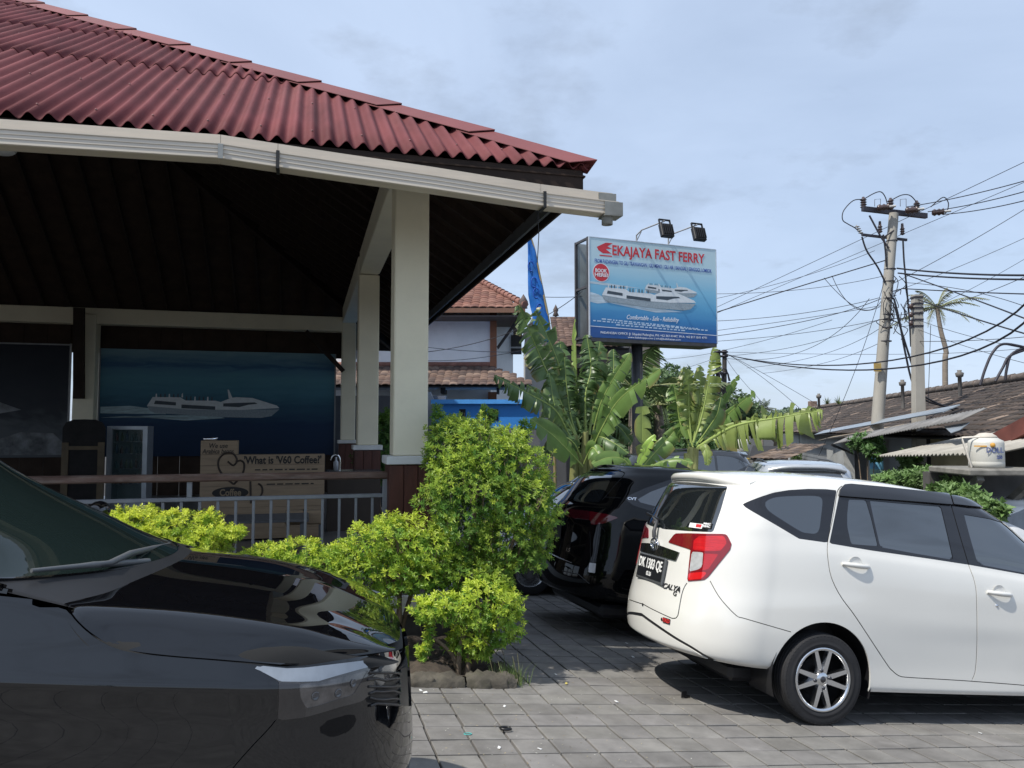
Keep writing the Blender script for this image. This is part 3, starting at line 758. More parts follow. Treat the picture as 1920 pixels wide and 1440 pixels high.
PLASTIC = M('grey_plastic', (.05,.052,.056), .5)

def arch_poly(cx, cz, r, zb):
    return [(cx+r*math.cos(R(a)), cz+r*math.sin(R(a))) for a in range(0, 181, 6)] + [(cx-r, zb), (cx+r, zb)]
def arch_liner(root, cx, cz, r, w_in, w_out, m):
    b = MB(); n = 20; V = []; Fc = []
    for k in range(n+1):
        a = R(-20 + 220*k/n)
        for y in (w_in, w_out): V.append((cx+r*math.cos(a), y, cz+r*math.sin(a)))
    for k in range(n): Fc.append((2*k, 2*k+1, 2*k+3, 2*k+2))
    b.add(V, Fc, True); V2 = [(cx+r*math.cos(R(-20+220*k/n)), w_in, cz+r*math.sin(R(-20+220*k/n))) for k in range(n+1)]
    b.add(V2, [tuple(range(n+1))]); return b.build('wheel_arch', m, root)
def underbody(root, x0, x1, w, z, m, top=None):
    return MB().box(x0, x1, -w, w, z, z+.12, .03).build('underbody', m, root)
def orient(car):
    e = car.s
    if (e.N[:,1]*e.V[:,1]).sum() < 0: e.N = -e.N
    tn = np.cross(e.V[e.T[:,1]]-e.V[e.T[:,0]], e.V[e.T[:,2]]-e.V[e.T[:,0]])
    if (tn*e.N[e.T[:,0]]).sum() < 0: e.T = e.T[:, ::-1]
def nearest(car, px, py, cond=None):
    so = car.s; pr = proj(car.world()); d = ((pr-np.array([px,py]))**2).sum(1)
    if cond is not None: d = d + 1e6*(~cond(so.V))
    Wn = so.N @ car.M[:3,:3].T; Wv = car.world() - CAMP; d = d + 1e6*((Wn*Wv).sum(1) > 0)
    k = int(np.argmin(d)); return so.V[k].copy(), so.N[k].copy()
def on_surface(v, n, lift=.003):
    """frame on a panel: x into the panel, y sideways, z up"""
    ang = math.atan2(n[1], n[0]); tl = math.asin(max(-1, min(1, n[2])))
    return Matrix.Translation(Vector(v)+Vector(n)*lift) @ Matrix.Rotation(ang+math.pi, 4, 'Z') @ Matrix.Rotation(tl, 4, 'Y')
# ------------------------------------------------------------------ white people carrier on the right
def mpv_levels(H=1.0, W=1.0, rear=0.0, nose=3.28):
    """levels of a small people carrier, rear axle at x = 0"""
    roof = [(-.62,1.572),(-.3,1.603),(.1,1.62),(.5,1.618),(.9,1.595),(1.43,1.535),(1.75,1.48),(2.0,1.43)]
    rz = lambda d: [(x, z-d) for x, z in roof]
    belt = [(-.8,1.165),(-.2,1.18),(.02,1.168),(.4,1.136),(1.1,1.085),(1.6,1.037),(2.3,.985),(2.8,.93),(3.3,.78)]
    mixl = lambda t, dz=0: [(x, (1-t)*float(pchip([a for a,b in belt],[b for a,b in belt],np.array([x]))[0]) + t*float(pchip([a for a,b in roof],[b for a,b in roof],np.array([x]))[0]) + dz) for x in (-.75,-.4,0,.5,1.1,1.6,2.0)]
    n = nose
    return [
     dict(z=[(-.9,.365),(-.5,.34),(-.36,.33),(.36,.215),(2.1,.205),(2.9,.22),(n,.25)], w=[(-.6,.72),(0,.77),(.4,.785),(2.2,.785),(2.9,.76)], xr=-0.920, Lr=0.510, nr=2.25, xf=n-.10),
     dict(z=[(-.9,.395),(-.5,.37),(-.36,.36),(.36,.25),(2.1,.24),(2.9,.25),(n,.28)], w=[(-.6,.755),(0,.80),(.4,.80),(2.2,.80),(2.9,.78)], xr=-0.960, Lr=0.530, nr=2.25, xf=n-.05),
     dict(z=[(-.8,.475),(0,.44),(.5,.36),(2.1,.35),(n,.36)], w=[(-.6,.785),(0,.815),(.4,.805),(1.2,.80),(2.2,.805),(2.9,.80)], xr=-0.965, Lr=0.520, nr=2.25, xf=n-.0),
     dict(z=[(-.8,.60),(0,.58),(.5,.52),(2.1,.52),(n,.50)], w=[(-.6,.795),(0,.827),(.5,.815),(1.2,.808),(2.2,.825),(2.9,.81)], xr=-0.955, Lr=0.520, nr=2.25, xf=n),
     dict(z=[(-.8,.70),(0,.72),(.5,.70),(1.5,.67),(2.2,.66),(n,.60)], w=[(-.6,.79),(0,.828),(.5,.825),(1.2,.822),(2.2,.828),(2.9,.80)], xr=-0.935, Lr=0.520, nr=2.25, xf=n-.01),
     dict(z=[(-.8,.82),(0,.86),(.5,.845),(1.5,.81),(2.2,.79),(n,.68)], w=[(-.6,.775),(0,.817),(.5,.820),(1.2,.820),(2.2,.82),(2.9,.78)], xr=-0.910, Lr=0.520, nr=2.25, xf=n-.03),
     dict(z=[(-.8,.955),(0,.985),(.5,.965),(1.5,.91),(2.2,.87),(n,.73)], w=[(-.6,.762),(0,.808),(.5,.812),(1.2,.812),(2.2,.80),(2.9,.75)], xr=-0.890, Lr=0.520, nr=2.25, xf=n-.06),
     dict(z=[(-.8,1.055),(0,1.085),(.5,1.06),(1.5,.985),(2.2,.93),(n,.76)], w=[(-.6,.748),(0,.795),(.5,.797),(1.2,.797),(2.2,.78),(2.9,.70)], xr=-0.872, Lr=0.510, nr=2.25, xf=n-.08),
     dict(z=belt, w=[(-.6,.725),(0,.770),(.5,.772),(1.2,.772),(2.2,.75),(2.9,.62)], xr=-0.850, Lr=0.500, nr=2.25, xf=n-.14),
     dict(z=mixl(.12), w=[(-.6,.715),(0,.757),(.5,.758),(1.2,.757),(2.0,.74)], xr=-0.830, Lr=0.480, nr=2.25, xf=2.36, Lf=.5),
     dict(z=mixl(.45), w=[(-.5,.675),(0,.712),(.5,.713),(1.2,.71),(1.8,.69)], xr=-0.765, Lr=0.450, nr=2.25, xf=2.08, Lf=.5),
     dict(z=mixl(.75), w=[(-.5,.635),(0,.668),(.5,.668),(1.2,.662),(1.7,.64)], xr=-0.695, Lr=0.410, nr=2.25, xf=1.85, Lf=.48),
     dict(z=rz(.060), w=[(-.4,.595),(0,.628),(.5,.628),(1.2,.62),(1.6,.60)], xr=-0.650, Lr=0.360, nr=2.25, xf=1.70, Lf=.45),
     dict(z=rz(.018), w=[(-.4,.555),(0,.583),(.5,.583),(1.2,.575),(1.6,.555)], xr=-.58, Lr=.27, xf=1.62, Lf=.42),
     dict(z=rz(.000), w=[(-.4,.46),(0,.48),(.5,.48),(1.2,.475),(1.6,.46)], xr=-.57, Lr=.25, xf=1.60, Lf=.4),
     dict(z=rz(-.016), w=[(-.4,.25),(0,.26),(.5,.26),(1.2,.255),(1.6,.25)], xr=-.57, Lr=.23, xf=1.59, Lf=.4),
     dict(z=rz(-.020), w=[(-.4,0),(1.6,0)], xr=-.57, Lr=.23, xf=1.59, Lf=.4)]

Z2 = lambda *p: [(1160+x/6, 940+y/6) for x, y in p]
Z4 = lambda *p: [(1380+x/3.5556, 880+y/3.5556) for x, y in p]
Z1 = lambda *p: [(1160+x/2.526, 860+y/2.526) for x, y in p]

def build_white_car():
    g = on_ground(1545, 1361); th = R(13.2)
    Mx = slope_matrix(g[0], g[1], th); l = np.array([Mx[0][1], Mx[1][1], Mx[2][1]]); o = g + l*.80
    Mx.translation = Vector(o)
    root = thing('minivan', 'white minivan with red tail lamps parked on the paving at the right', 'car', mat4=Mx)
    bpy.context.view_layer.update()
    paint = M('white_paint', (0.705,0.695,0.655), 0.30, var=.015, scale=2, coat=1.0, spec=.5, coatr=.04)
    Gd, tt = car_shell(mpv_levels(), per=7)
    car = Car(root, grid_soup(Gd)); orient(car)
    # wheel openings
    for cx in (-.02, 2.505):
        car.side(arch_poly(cx, .30, .358, -.2), 'gone', mask=lambda V: V[:,1] < -.4)
    car.drop('gone')
    rearmask = lambda V: V[:,0] < -.2
    # rear window, lamps, tailgate
    car.img([(1180,880),(1261,902),(1320,906),(1364,912),(1352,955),(1337,998),(1290,996),(1243,992),(1180,960)], 'rear_window', smooth=False, mask=rearmask)
    lamp = Z2((560,462),(638,362),(800,360),(960,366),(1195,368),(1225,385),(1272,478),(1255,545),(1010,850),(960,885),(775,900),(812,560),(815,545))
    car.img(lamp, 'lamp_r', smooth=False, mask=rearmask)
    car.img(Z2((555,462),(634,356),(865,350),(868,390),(838,450),(832,552),(800,552)), 'lamp_inner', frm=('lamp_r',), smooth=False, mask=rearmask)
    car.img(Z2((828,566),(956,576),(945,720),(925,758),(860,778),(800,790)), 'lamp_rev', frm=('lamp_r',), smooth=False, mask=rearmask)
    car.img(Z2((790,806),(985,790),(1000,800),(950,862),(930,872),(788,886)), 'lamp_low', frm=('lamp_r',), smooth=False, mask=rearmask)
    car.img(Z2((848,440),(905,392),(1185,386),(1222,468),(1150,556),(1000,562),(840,546)), 'lamp_main', frm=('lamp_r',), smooth=False, mask=rearmask)
    car.img(Z2((966,586),(1128,592),(1008,772),(946,776),(962,640)), 'lamp_mid', frm=('lamp_r',), smooth=False, mask=rearmask)
    car.img(Z2((60,380),(230,418),(420,480),(690,575),(650,672),(440,612),(250,556),(60,500)), 'garnish', smooth=False, mask=rearmask)
    car.seam(Z2((778,905),(742,960),(712,1040),(685,1180),(668,1275),(655,1303),(625,1318),(560,1300),(300,1172),(150,1060),(60,990)), .9, mask=rearmask)
    car.seam(Z1((432,578),(480,660),(556,742),(600,758),(820,822)), .75)
    car.seam(Z1((-20,655),(58,702),(150,770),(260,845),(340,892),(400,930),(460,960)), 2.6, to='bumper_strip', mask=rearmask)
    # windows on the side
    dlo = Z4((45,230),(100,207),(160,184),(250,155),(350,138),(480,130),(600,132),(672,140),(655,240),(612,490),(420,463),(250,362),(100,276),(50,245))
    car.img(dlo, 'quarter_border', smooth=False)
    car.img(Z4((195,222),(235,195),(300,182),(440,176),(540,178),(572,192),(578,225),(568,320),(556,400),(530,427),(480,425),(430,412),(300,332),(215,272)), 'quarter_glass', frm=('quarter_border',))
    door = Z4((690,160),(700,128),(718,112),(760,108),(1000,128),(1415,172),(1700,222),(1920,300),(2100,390),(2300,520),(2380,600),(2380,790),(1920,702),(1555,637),(1300,598),(900,541),(622,494),(655,330))
    car.img(door, 'door_border', smooth=False)
    car.img(Z4((752,200),(868,205),(905,330),(948,512),(850,505),(768,498),(742,380),(742,300)), 'vent_glass', frm=('door_border',), smooth=False)
    car.img(Z4((893,208),(1120,228),(1368,246),(1405,400),(1452,604),(1200,562),(962,518),(925,360)), 'rear_door_glass', frm=('door_border',), smooth=False)
    car.img(Z4((1520,300),(1700,330),(1920,395),(2080,470),(2250,590),(2290,700),(2290,752),(1920,690),(1612,632),(1560,450)), 'front_door_glass', frm=('door_border',), smooth=False)
    car.img(Z4((680,180),(690,135),(718,108),(760,104),(1000,126),(1416,172),(1436,240),(1100,212),(752,186)), 'visor_rear', frm=('door_border','vent_glass','rear_door_glass','body'), smooth=False)
    car.img(Z4((1428,182),(1700,221),(1920,296),(2000,334),(2090,384),(2000,380),(1920,338),(1700,268),(1444,238)), 'visor_front', frm=('door_border','front_door_glass','body'), smooth=False)
    # door gaps
    car.seam(Z4((712,106),(684,132),(672,170),(648,320),(612,490),(614,600),(638,725),(700,850),(800,987),(1000,1290),(1040,1340),(1090,1378),(1160,1388),(1400,1402),(1570,1413),(1920,1440),(2300,1475)), .8, frm=('body','door_border','quarter_border'))
    car.seam(Z4((1418,176),(1448,285),(1500,465),(1553,640),(1588,740),(1604,850),(1607,1150),(1596,1340),(1570,1412)), .8, frm=('body','door_border'))
    car.seam([(2.36,.98),(2.40,.80),(2.22,.68),(2.12,.55),(2.08,.32)], .003, image=False, mask=lambda V: V[:,1] < -.5)
    # windscreen
    car.side([(1.86,1.30),(1.58,1.50),(1.66,1.505),(1.75,1.47),(2.6,.99),(2.25,.99)], 'windscreen', frm=('body','door_border'))
    car.emit('body', 'body', paint)
    car.emit('bumper_strip', 'bumper_strip', TRIM, -.006)
    car.emit('seam', 'panel_gap', SEAM, -.005)
    car.emit('rear_window', 'rear_window', GLASS, -.003)
    for p in ('lamp_r',): lamps = car.emit(p, 'tail_lamp', M('lamp_edge_red', (.20,.008,.012), .06, coat=1.0, var=.1, scale=20), .006, split=True)
    for a, mm, nm in (('lamp_inner', REDD, 'lamp_wing'), ('lamp_main', M('lamp_full_red', (.50,.014,.018), .08, coat=1.0, var=.25, scale=24, stretch=(.4,.4,5)), 'brake_lamp'), ('lamp_mid', REDL, 'marker_lamp'), ('lamp_rev', CLEARL, 'reversing_lamp'), ('lamp_low', M('lamp_bright_red', (.62,.014,.016), .06, coat=1.0, var=.1), 'indicator')):
        os_ = car.emit(a, nm, mm, .005, split=True)
        for o_, lp in zip(os_, lamps): o_.parent = lp
    car.emit('garnish', 'tailgate_garnish', M('gloss_black', (.01,.011,.01), .05, coat=1.0, spec=.8), .010)
    car.emit('quarter_border', 'window_border', GLASSB, -.001, split=True)
    car.emit('quarter_glass', 'quarter_window', GLASS, -.002, split=True)
    car.emit('door_border', 'window_frame', GLASSB, -.001, split=True)
    car.emit('vent_glass', 'vent_window', GLASS, -.004, split=True)
    car.emit('rear_door_glass', 'door_window', GLASS, -.005, split=True)
    car.emit('front_door_glass', 'door_window', GLASS, -.005, split=True)
    vm = M('visor_smoke', (.012,.012,.014), .12, coat=.6)
    car.emit('visor_rear', 'window_visor', vm, .016, split=True)
    car.emit('visor_front', 'window_visor', vm, .016, split=True)
    car.emit('windscreen', 'windscreen', GLASS, -.004)
    # wheels
    for cx in (-.02, 2.505):
        for sy in (-1, 1):
            make_wheel(root, cx, sy*.805, sy, .290, .205, .175, 8, TYRE, ALLOY, ALLOYD)
            arch_liner(root, cx, .30, .372, sy*.50, sy*.80, TRIM)
    underbody(root, -.55, 3.1, .55, .20, TRIM)
    # roof spoiler
    n = 24; V = []
    for i in range(n+1):
        y = -.572 + 1.144*i/n; e_ = (abs(y)/.572)**3
        V += [(-.30, y*.97, 1.600-.040*e_), (-.54+.14*e_, y, 1.597-.045*e_), (-.655+.19*e_, y, 1.580-.052*e_), (-.672+.20*e_, y, 1.560-.056*e_), (-.66+.19*e_, y, 1.530-.050*e_), (-.58+.15*e_, y, 1.510-.045*e_), (-.32, y*.97, 1.51-.04*e_)]
    Fc = []
    for i in range(n):
        for k in range(7): Fc.append((i*7+(k+1)%7, i*7+k, (i+1)*7+k, (i+1)*7+(k+1)%7))
    sp = MB().add(V, Fc, True); sp.add(V[:7], [tuple(range(7))]); sp.add(V[-7:], [tuple(range(7))[::-1]])
    sp.build('spoiler', paint, root)
    # door handles
    def on_side(px, py):
        so = car.s; Wv = car.world(); pr = proj(Wv); d = ((pr-np.array([px,py]))**2).sum(1) + 1e5*(so.V[:,1] > -.6); k = int(np.argmin(d)); return so.V[k], so.N[k]
    for c in (Z4((805,636))[0], Z4((1765,822))[0]):
        v, nrm = on_side(*c)
        for sy in (-1, 1):
            hb = MB(); yb = sy*abs(v[1]); n = 10; V = []
            for i in range(n+1):
                t = i/n; x = v[0]-.105+.21*t; bow = math.sin(math.pi*t)**.6; hz = .013+.004*bow
                zc = v[2] - .0 - .012*t
                yo = yb + sy*(.006+.030*bow)
                V += [(x, yo, zc+hz), (x, yo+sy*.008, zc), (x, yo, zc-hz), (x, yo-sy*.014, zc)]
            Fc = []
            for i in range(n):
                for k in range(4): Fc.append((i*4+k, (i+1)*4+k, (i+1)*4+(k+1)%4, i*4+(k+1)%4) if sy > 0 else (i*4+(k+1)%4, (i+1)*4+(k+1)%4, (i+1)*4+k, i*4+k))
            hb.add(V, Fc, True); hb.add(V[:4], [(0,1,2,3)]); hb.add(V[-4:], [(3,2,1,0)])
            h = hb.build('door_handle', paint, root)
            cup = MB().lathe([(.052,0),(.046,-.004*sy),(.02,-.006*sy),(0,-.007*sy)], 20, 'y', (v[0]+.0, yb+sy*.0035, v[2])).build('handle_cup', M('white_paint_shade', (.70,.70,.68), .35, coat=.6), h)
    v, nrm = on_side(*Z4((1742,908))[0])
    MB().lathe([(.011,.002),(.009,-.004),(0,-.004)], 12, 'y', (v[0], v[1]-.002, v[2])).build('key_lock', CHROME, root)
    # number plate, emblem, badges, wiper, stickers
    zc = .868; xp = float(car.s.V[np.argmin(np.abs(car.s.V[:,1])*3+np.abs(car.s.V[:,2]-.87)+1*(car.s.V[:,0]>0)*9),0]) - .004
    T0 = Matrix.Translation((xp, .0, zc)) @ Matrix.Rotation(R(8), 4, 'Y')
    pl = MB().box(-.010, .010, -.235, .235, -.105, .085, .006).build('number_plate', M('plate_frame', (.12,.125,.13), .4, metal=.4), root); pl.matrix_local = T0
    MB().box(-.0135, -.0105, -.215, .215, -.082, .076).build('plate_face', M('plate_black', (.012,.013,.016), .35), pl)
    pw = M('plate_white', (.8,.8,.78), .5)
    FL = Matrix(((0,0,-1,0),(-1,0,0,0),(0,1,0,0),(0,0,0,1)))   # lettering facing -x (rear)
    lettering('DK 1383 QE', pw, pl, Matrix.Translation((-.0145,0,.018)) @ FL, .098, .0022, .80)
    lettering('02-26', pw, pl, Matrix.Translation((-.0145,0,-.052)) @ FL, .042, .0008, .85)
    em = MB(); zt = 1.035; xe = float(car.s.V[np.argmin(np.abs(car.s.V[:,1])*3+np.abs(car.s.V[:,2]-zt)+1*(car.s.V[:,0]>0)*9),0]) - .016
    def ring(a, b, cy, cz, tr):
        pts = [(xe, cy+a*math.cos(t), cz+b*math.sin(t)) for t in np.linspace(0, 2*math.pi, 29)]; em.tube(pts, tr, 6, False)
    ring(.062,.044,0,zt,.0065); ring(.028,.043,0,zt,.005); ring(.048,.020,0,zt+.018,.005)
    em.build('emblem', CHROME, root)
    bd = M('badge_dark', (.10,.10,.11), .25, metal=.8)
    rc = lambda V: V[:,0] < -.3
    for tx, px, py, sz, shr in (('CALYA',1259,1100,.052,.25),('G',1266,1115,.044,0),('VVT-i',1191,1076,.04,0)):
        v, n_ = nearest(car, px, py, rc); lettering(tx, bd, root, on_surface(v, n_, .002) @ FL, sz, .0012, 1.2, .004, shear=shr)
    def rear_pt(px, py):
        so = car.s; pr = proj(car.world()); d = ((pr-np.array([px,py]))**2).sum(1) + 1e5*(so.V[:,0] > -.3); k = int(np.argmin(d)); return so.V[k], so.N[k]
    for (px, py) in ((1240,1161),(1192,1131)):
        v, nr_ = rear_pt(px, py); y = v[1]; x = v[0]
        MB().lathe([(.012,-.004),(.010,-.005),(0,-.006)], 12, 'x', (x, y, v[2])).build('parking_sensor', TRIM, root)
    v, nr_ = rear_pt(1250, 1166); ang = math.atan2(nr_[1], nr_[0])
    T1 = Matrix.Translation(Vector(v)+Vector(nr_)*.004) @ Matrix.Rotation(ang+math.pi, 4, 'Z')
    b1 = MB().box(-.004,.004,-.038,.038,-.018,.018,.002).build('bumper_badge', M('badge_black', (.02,.02,.02), .3), root); b1.matrix_local = T1
    lettering('TRD', M('badge_red', (.6,.03,.03), .4), b1, Matrix.Translation((-.005,0,0)) @ FL, .034, .001, 1.2, .002)
    for (px, py, w_, h_, kind) in ((1303,986,.12,.034,0),(1326,984,.07,.042,1)):
        v, nr_ = rear_pt(px, py); ang = math.atan2(nr_[1], nr_[0]); tl = math.asin(nr_[2])
        T1 = Matrix.Translation(Vector(v)+Vector(nr_)*.003) @ Matrix.Rotation(ang+math.pi, 4, 'Z') @ Matrix.Rotation(tl, 4, 'Y')
        st = MB().box(-.0012,.0012,-w_/2,w_/2,-h_/2,h_/2).build('sticker', M('sticker_w', (.75,.75,.75), .5) if kind == 0 else M('sticker_b', (.02,.02,.02), .5), root); st.matrix_local = T1
        if kind == 0: MB().box(-.0032,-.0014,-w_*.42,-w_*.02,-h_*.3,h_*.36).build('sticker_band', M('sticker_r', (.5,.02,.03), .5), st)
        else:
            for dz in (.010,-.008): lettering('MMC', M('sticker_w'), st, Matrix.Translation((-.002,0,dz)) @ FL, .02, .0006, 1.3, .001)
    wp = MB(); v, _ = rear_pt(1231, 1002)
    wp.tube([(-.895,.0,1.085),(-.90,.0,1.13),(-.868,.03,1.20),(-.83,.2,1.225)], [.017,.015,.012,.006], 6); wp.build('rear_wiper', PLASTIC, root)
    MB().bar((-.85,.05,1.215),(-.75,.50,1.24),.012,.018).build('wiper_blade', TRIM, root)
    # bonnet closing the front
    return root, car
wc_root, wc = build_white_car()
# ------------------------------------------------------------------ black car in the left foreground
BLACK = M('black_paint', (0.003,0.0032,0.0042), 0.5, var=.02, coat=1.0, spec=.0, coatr=.012)
BLACK.node_tree.nodes['Principled BSDF'].inputs['Coat IOR'].default_value = 1.66
BLACK2 = M('black_paint_dull', (0.003,0.0032,0.004), 0.5, var=.02, coat=1.0, spec=.0, coatr=.03)
BLACK2.node_tree.nodes['Principled BSDF'].inputs['Coat IOR'].default_value = 1.42
def build_front_car():
    th = R(12); Yn = 2.05; X = (750-960)/FPX*Yn
    Mx = slope_matrix(X, Yn, th); l = np.array([Mx[0][1], Mx[1][1], Mx[2][1]]); o = np.array([X, Yn, G(X, Yn)]) + l*.85
    Mx.translation = Vector(o)
    root = thing('black_car', 'glossy black car in the left foreground, its bonnet and headlamp towards the hedge', 'car', mat4=Mx); root.name = 'black_car'
    bpy.context.view_layer.update()
    Mn = np.array(Mx); h = Mn[:3,0]; l = Mn[:3,1]; nrm = Mn[:3,2]; O = Mn[:3,3]
    def pl(px, py, y):
        r = ray(px, py); t = (y-(CAMP-O)@l)/(r@l); p = CAMP + r*t - O; return (p@h, y, p@nrm)
    S = lambda *z: list(zip((-4.2,-3.0,-1.6,-1.05,-.4,0), z))
    Wd = lambda *w: list(zip((-4.0,-3.2,-1.6,-.8,-.35), w))
    xr = -4.30
    roofz = [(-4.3,1.62),(-3.6,1.66),(-2.8,1.67),(-2.1,1.61),(-1.75,1.54)]
    rz = lambda d: [(a, b-d) for a, b in roofz]
    lv = [
     dict(z=S(.26,.22,.21,.21,.21,.22), w=Wd(.74,.78,.78,.78,.75), xr=xr+.12, xf=-.03, Lf=.48),
     dict(z=S(.37,.32,.31,.32,.33,.34), w=Wd(.78,.815,.81,.82,.80), xr=xr+.04, xf=.045, Lf=.50),
     dict(z=S(.53,.49,.48,.49,.49,.49), w=Wd(.80,.844,.84,.849,.835), xr=xr, xf=.060, Lf=.52),
     dict(z=S(.66,.63,.62,.63,.63,.62), w=Wd(.80,.845,.842,.849,.836), xr=xr, xf=.045, Lf=.53),
     dict(z=S(.80,.77,.76,.755,.75,.74), w=Wd(.79,.844,.843,.846,.831), xr=xr+.02, xf=.028, Lf=.55),
     dict(z=S(.87,.85,.84,.832,.825,.81), w=Wd(.79,.848,.848,.850,.832), xr=xr+.03, xf=.016, Lf=.56),
     dict(z=S(.885,.865,.858,.850,.843,.825), w=Wd(.785,.845,.846,.846,.828), xr=xr+.035, xf=.012, Lf=.56),
     dict(z=S(.97,.95,.94,.925,.90,.855), w=Wd(.775,.82,.825,.825,.805), xr=xr+.05, xf=.0, Lf=.56),
     dict(z=S(1.11,1.075,1.055,1.03,.96,.90), w=Wd(.755,.80,.803,.80,.775), xr=xr+.08, xf=-.02, Lf=.57),
     dict(z=[(-4.2,1.18),(-3,1.14),(-1.6,1.10),(-1.05,1.06),(-.8,1.055)], w=Wd(.735,.775,.775,.76,.70), xr=xr+.11, xf=-.84, Lf=.42, nf=2.0),
     dict(z=[(-4.2,1.32),(-2.5,1.25),(-1.8,1.20),(-1.1,1.165)], w=[(-4,.70),(-3,.735),(-1.8,.73)], xr=xr+.17, xf=-1.13, Lf=.46, nf=2.0),
     dict(z=[(-4.2,1.47),(-2.5,1.42),(-1.9,1.35),(-1.4,1.30)], w=[(-4,.645),(-3,.68),(-1.9,.67)], xr=xr+.25, xf=-1.45, Lf=.46, nf=2.0),
     dict(z=rz(.055), w=[(-4,.59),(-3,.63),(-2.1,.615)], xr=xr+.32, xf=-1.72, Lf=.42, nf=2.0),
     dict(z=rz(.016), w=[(-4,.55),(-3,.585),(-2.1,.57)], xr=xr+.34, xf=-1.79, Lf=.4, nf=2.0),
     dict(z=rz(0), w=[(-4,.44),(-3,.47),(-2.1,.46)], xr=xr+.35, xf=-1.81, Lf=.38, nf=2.0),
     dict(z=rz(-.016), w=[(-4,.22),(-3,.24),(-2.1,.23)], xr=xr+.35, xf=-1.82, Lf=.36, nf=2.0),
     dict(z=rz(-.02), w=[(-4,0),(-2.1,0)], xr=xr+.35, xf=-1.82, Lf=.36)]
    Gd, tt = car_shell(lv, nr=30, ns=110, nf=64, per=8)
    car = Car(root, grid_soup(Gd)); orient(car); so = car.s
    lev = np.repeat(tt, Gd.shape[1])
    # open the bonnet area of the shell
    lt = lev[so.T].mean(1); xt = so.V[so.T][:,:,0].mean(1)
    keep = ~((lt > 8.0) & (lt < 9.0) & (xt > -1.12)); so.T = so.T[keep]; so.part = so.part[keep]
    fm = lambda V: V[:,0] > -1.12
    edge = [(125,1139),(140,1162),(170,1190),(205,1211),(240,1222),(300,1230),(420,1240),(540,1250),(640,1237),(745,1220)]
    e2 = [tuple(p) for p in spline(edge, 5)]
    car.img([(60,1139)] + e2 + [(775,1205),(830,1170),(830,800),(60,800)], 'gone', smooth=False, mask=lambda V: (V[:,0] > -1.05) & (V[:,2] < 1.06))
    car.drop('gone')
    for cx in (-.80, -3.30):
        car.side(arch_poly(cx, .295, .342, -.2), 'gone', mask=lambda V: V[:,1] < -.4)
    car.drop('gone')
    Z6 = lambda *p: [(440+x/5.3333, 1180+y/5.3333) for x, y in p]
    lamp = Z6((110,350),(520,392),(700,385),(1200,325),(1590,272),(1612,300),(1608,400),(1590,440),(1480,545),(1260,722),(1050,775),(900,822),(700,878),(520,900),(430,905),(440,700),(442,525),(300,440))
    fr = lambda V: V[:,0] > -.75
    car.img(lamp, 'lamp', smooth=False, mask=fr)
    car.img(Z6((110,350),(520,392),(700,385),(1200,325),(1560,278),(1590,300),(1560,322),(1250,400),(1000,470),(830,520),(640,525),(455,522),(300,440)), 'lamp_top', frm=('lamp',), smooth=False, mask=fr)
    car.img(Z6((640,545),(830,535),(1200,445),(1330,410),(1290,470),(1180,650),(1020,700),(850,755),(715,790),(660,690)), 'lamp_in', frm=('lamp',), smooth=False, mask=fr)
    car.img(Z6((445,527),(640,545),(655,690),(712,790),(700,890),(520,905),(428,908)), 'lamp_dark', frm=('lamp',), smooth=False, mask=fr)
    car.img(Z6((1700,380),(1600,420),(1490,548),(1265,724),(1350,735),(1500,745),(1690,765),(1800,770),(1800,380)), 'grille', smooth=False, mask=lambda V: V[:,0] > -.45)
    car.seam([(521,1344),(505,1365),(470,1402),(437,1440),(400,1490),(385,1530)], 1.1)
    # side windows, doors, windscreen by dimensions
    car.side([(-1.30,1.085),(-1.52,1.165),(-1.92,1.34),(-2.16,1.47),(-2.5,1.52),(-3.4,1.59),(-3.95,1.52),(-4.12,1.36),(-3.9,1.18)], 'side_glass', smooth=False)
    car.side([(-1.16,1.065),(-1.44,1.165),(-1.84,1.34),(-2.10,1.48),(-1.95,1.52),(-1.78,1.548),(-.4,1.55),(-.4,1.05)], 'windscreen', smooth=False)
    for a in ([(-1.16,1.06),(-1.19,.88),(-1.22,.66),(-1.24,.26)], [(-2.30,1.57),(-2.35,1.08),(-2.32,.26)], [(-3.1,1.03),(-3.12,.85),(-3.0,.6),(-2.95,.5)]):
        car.seam(a, .0025, frm=('body','side_glass'), image=False, mask=lambda V: V[:,1] < -.5)
    car.side([(-4.6,1.20),(-4.6,1.56),(-4.05,1.56),(-4.15,1.20)], 'rear_glass', mask=lambda V: V[:,0] < -4.0)
    car.emit('body', 'body', BLACK)
    car.emit('seam', 'panel_gap', SEAM, -.006)
    car.emit('side_glass', 'side_window', GLASS, -.004, split=True)
    wg = M('windscreen_glass', (0.010,0.017,0.016), 0.03, var=.05, scale=3, spec=.2)
    car.emit('windscreen', 'windscreen', wg, -.004); car.emit('rear_glass', 'rear_window', GLASS, -.004)
    lens = M('headlamp_lens', (.035,.031,.029), .08, coat=1.0, var=.25, scale=14)
    lens2 = M('headlamp_reflector', (.11,.10,.095), .18, coat=1.0, metal=.4, var=.5, scale=22)
    lt_ = M('headlamp_strip', (.26,.29,.33), .3, coat=1.0, metal=.0, var=.2, scale=8)
    hs = car.emit('lamp', 'headlamp', lens, .003, split=True)
    for a, nm, mm in (('lamp_top','light_strip',lt_),('lamp_in','reflector',lens2),('lamp_dark','lamp_housing',M('lamp_housing', (.020,.017,.017), .1, coat=1.0))):
        for o_, hp in zip(car.emit(a, nm, mm, .0015 if a == 'lamp_in' else .003, split=True), hs): o_.parent = hp
    gr = car.emit('grille', 'grille', TRIM, -.010)
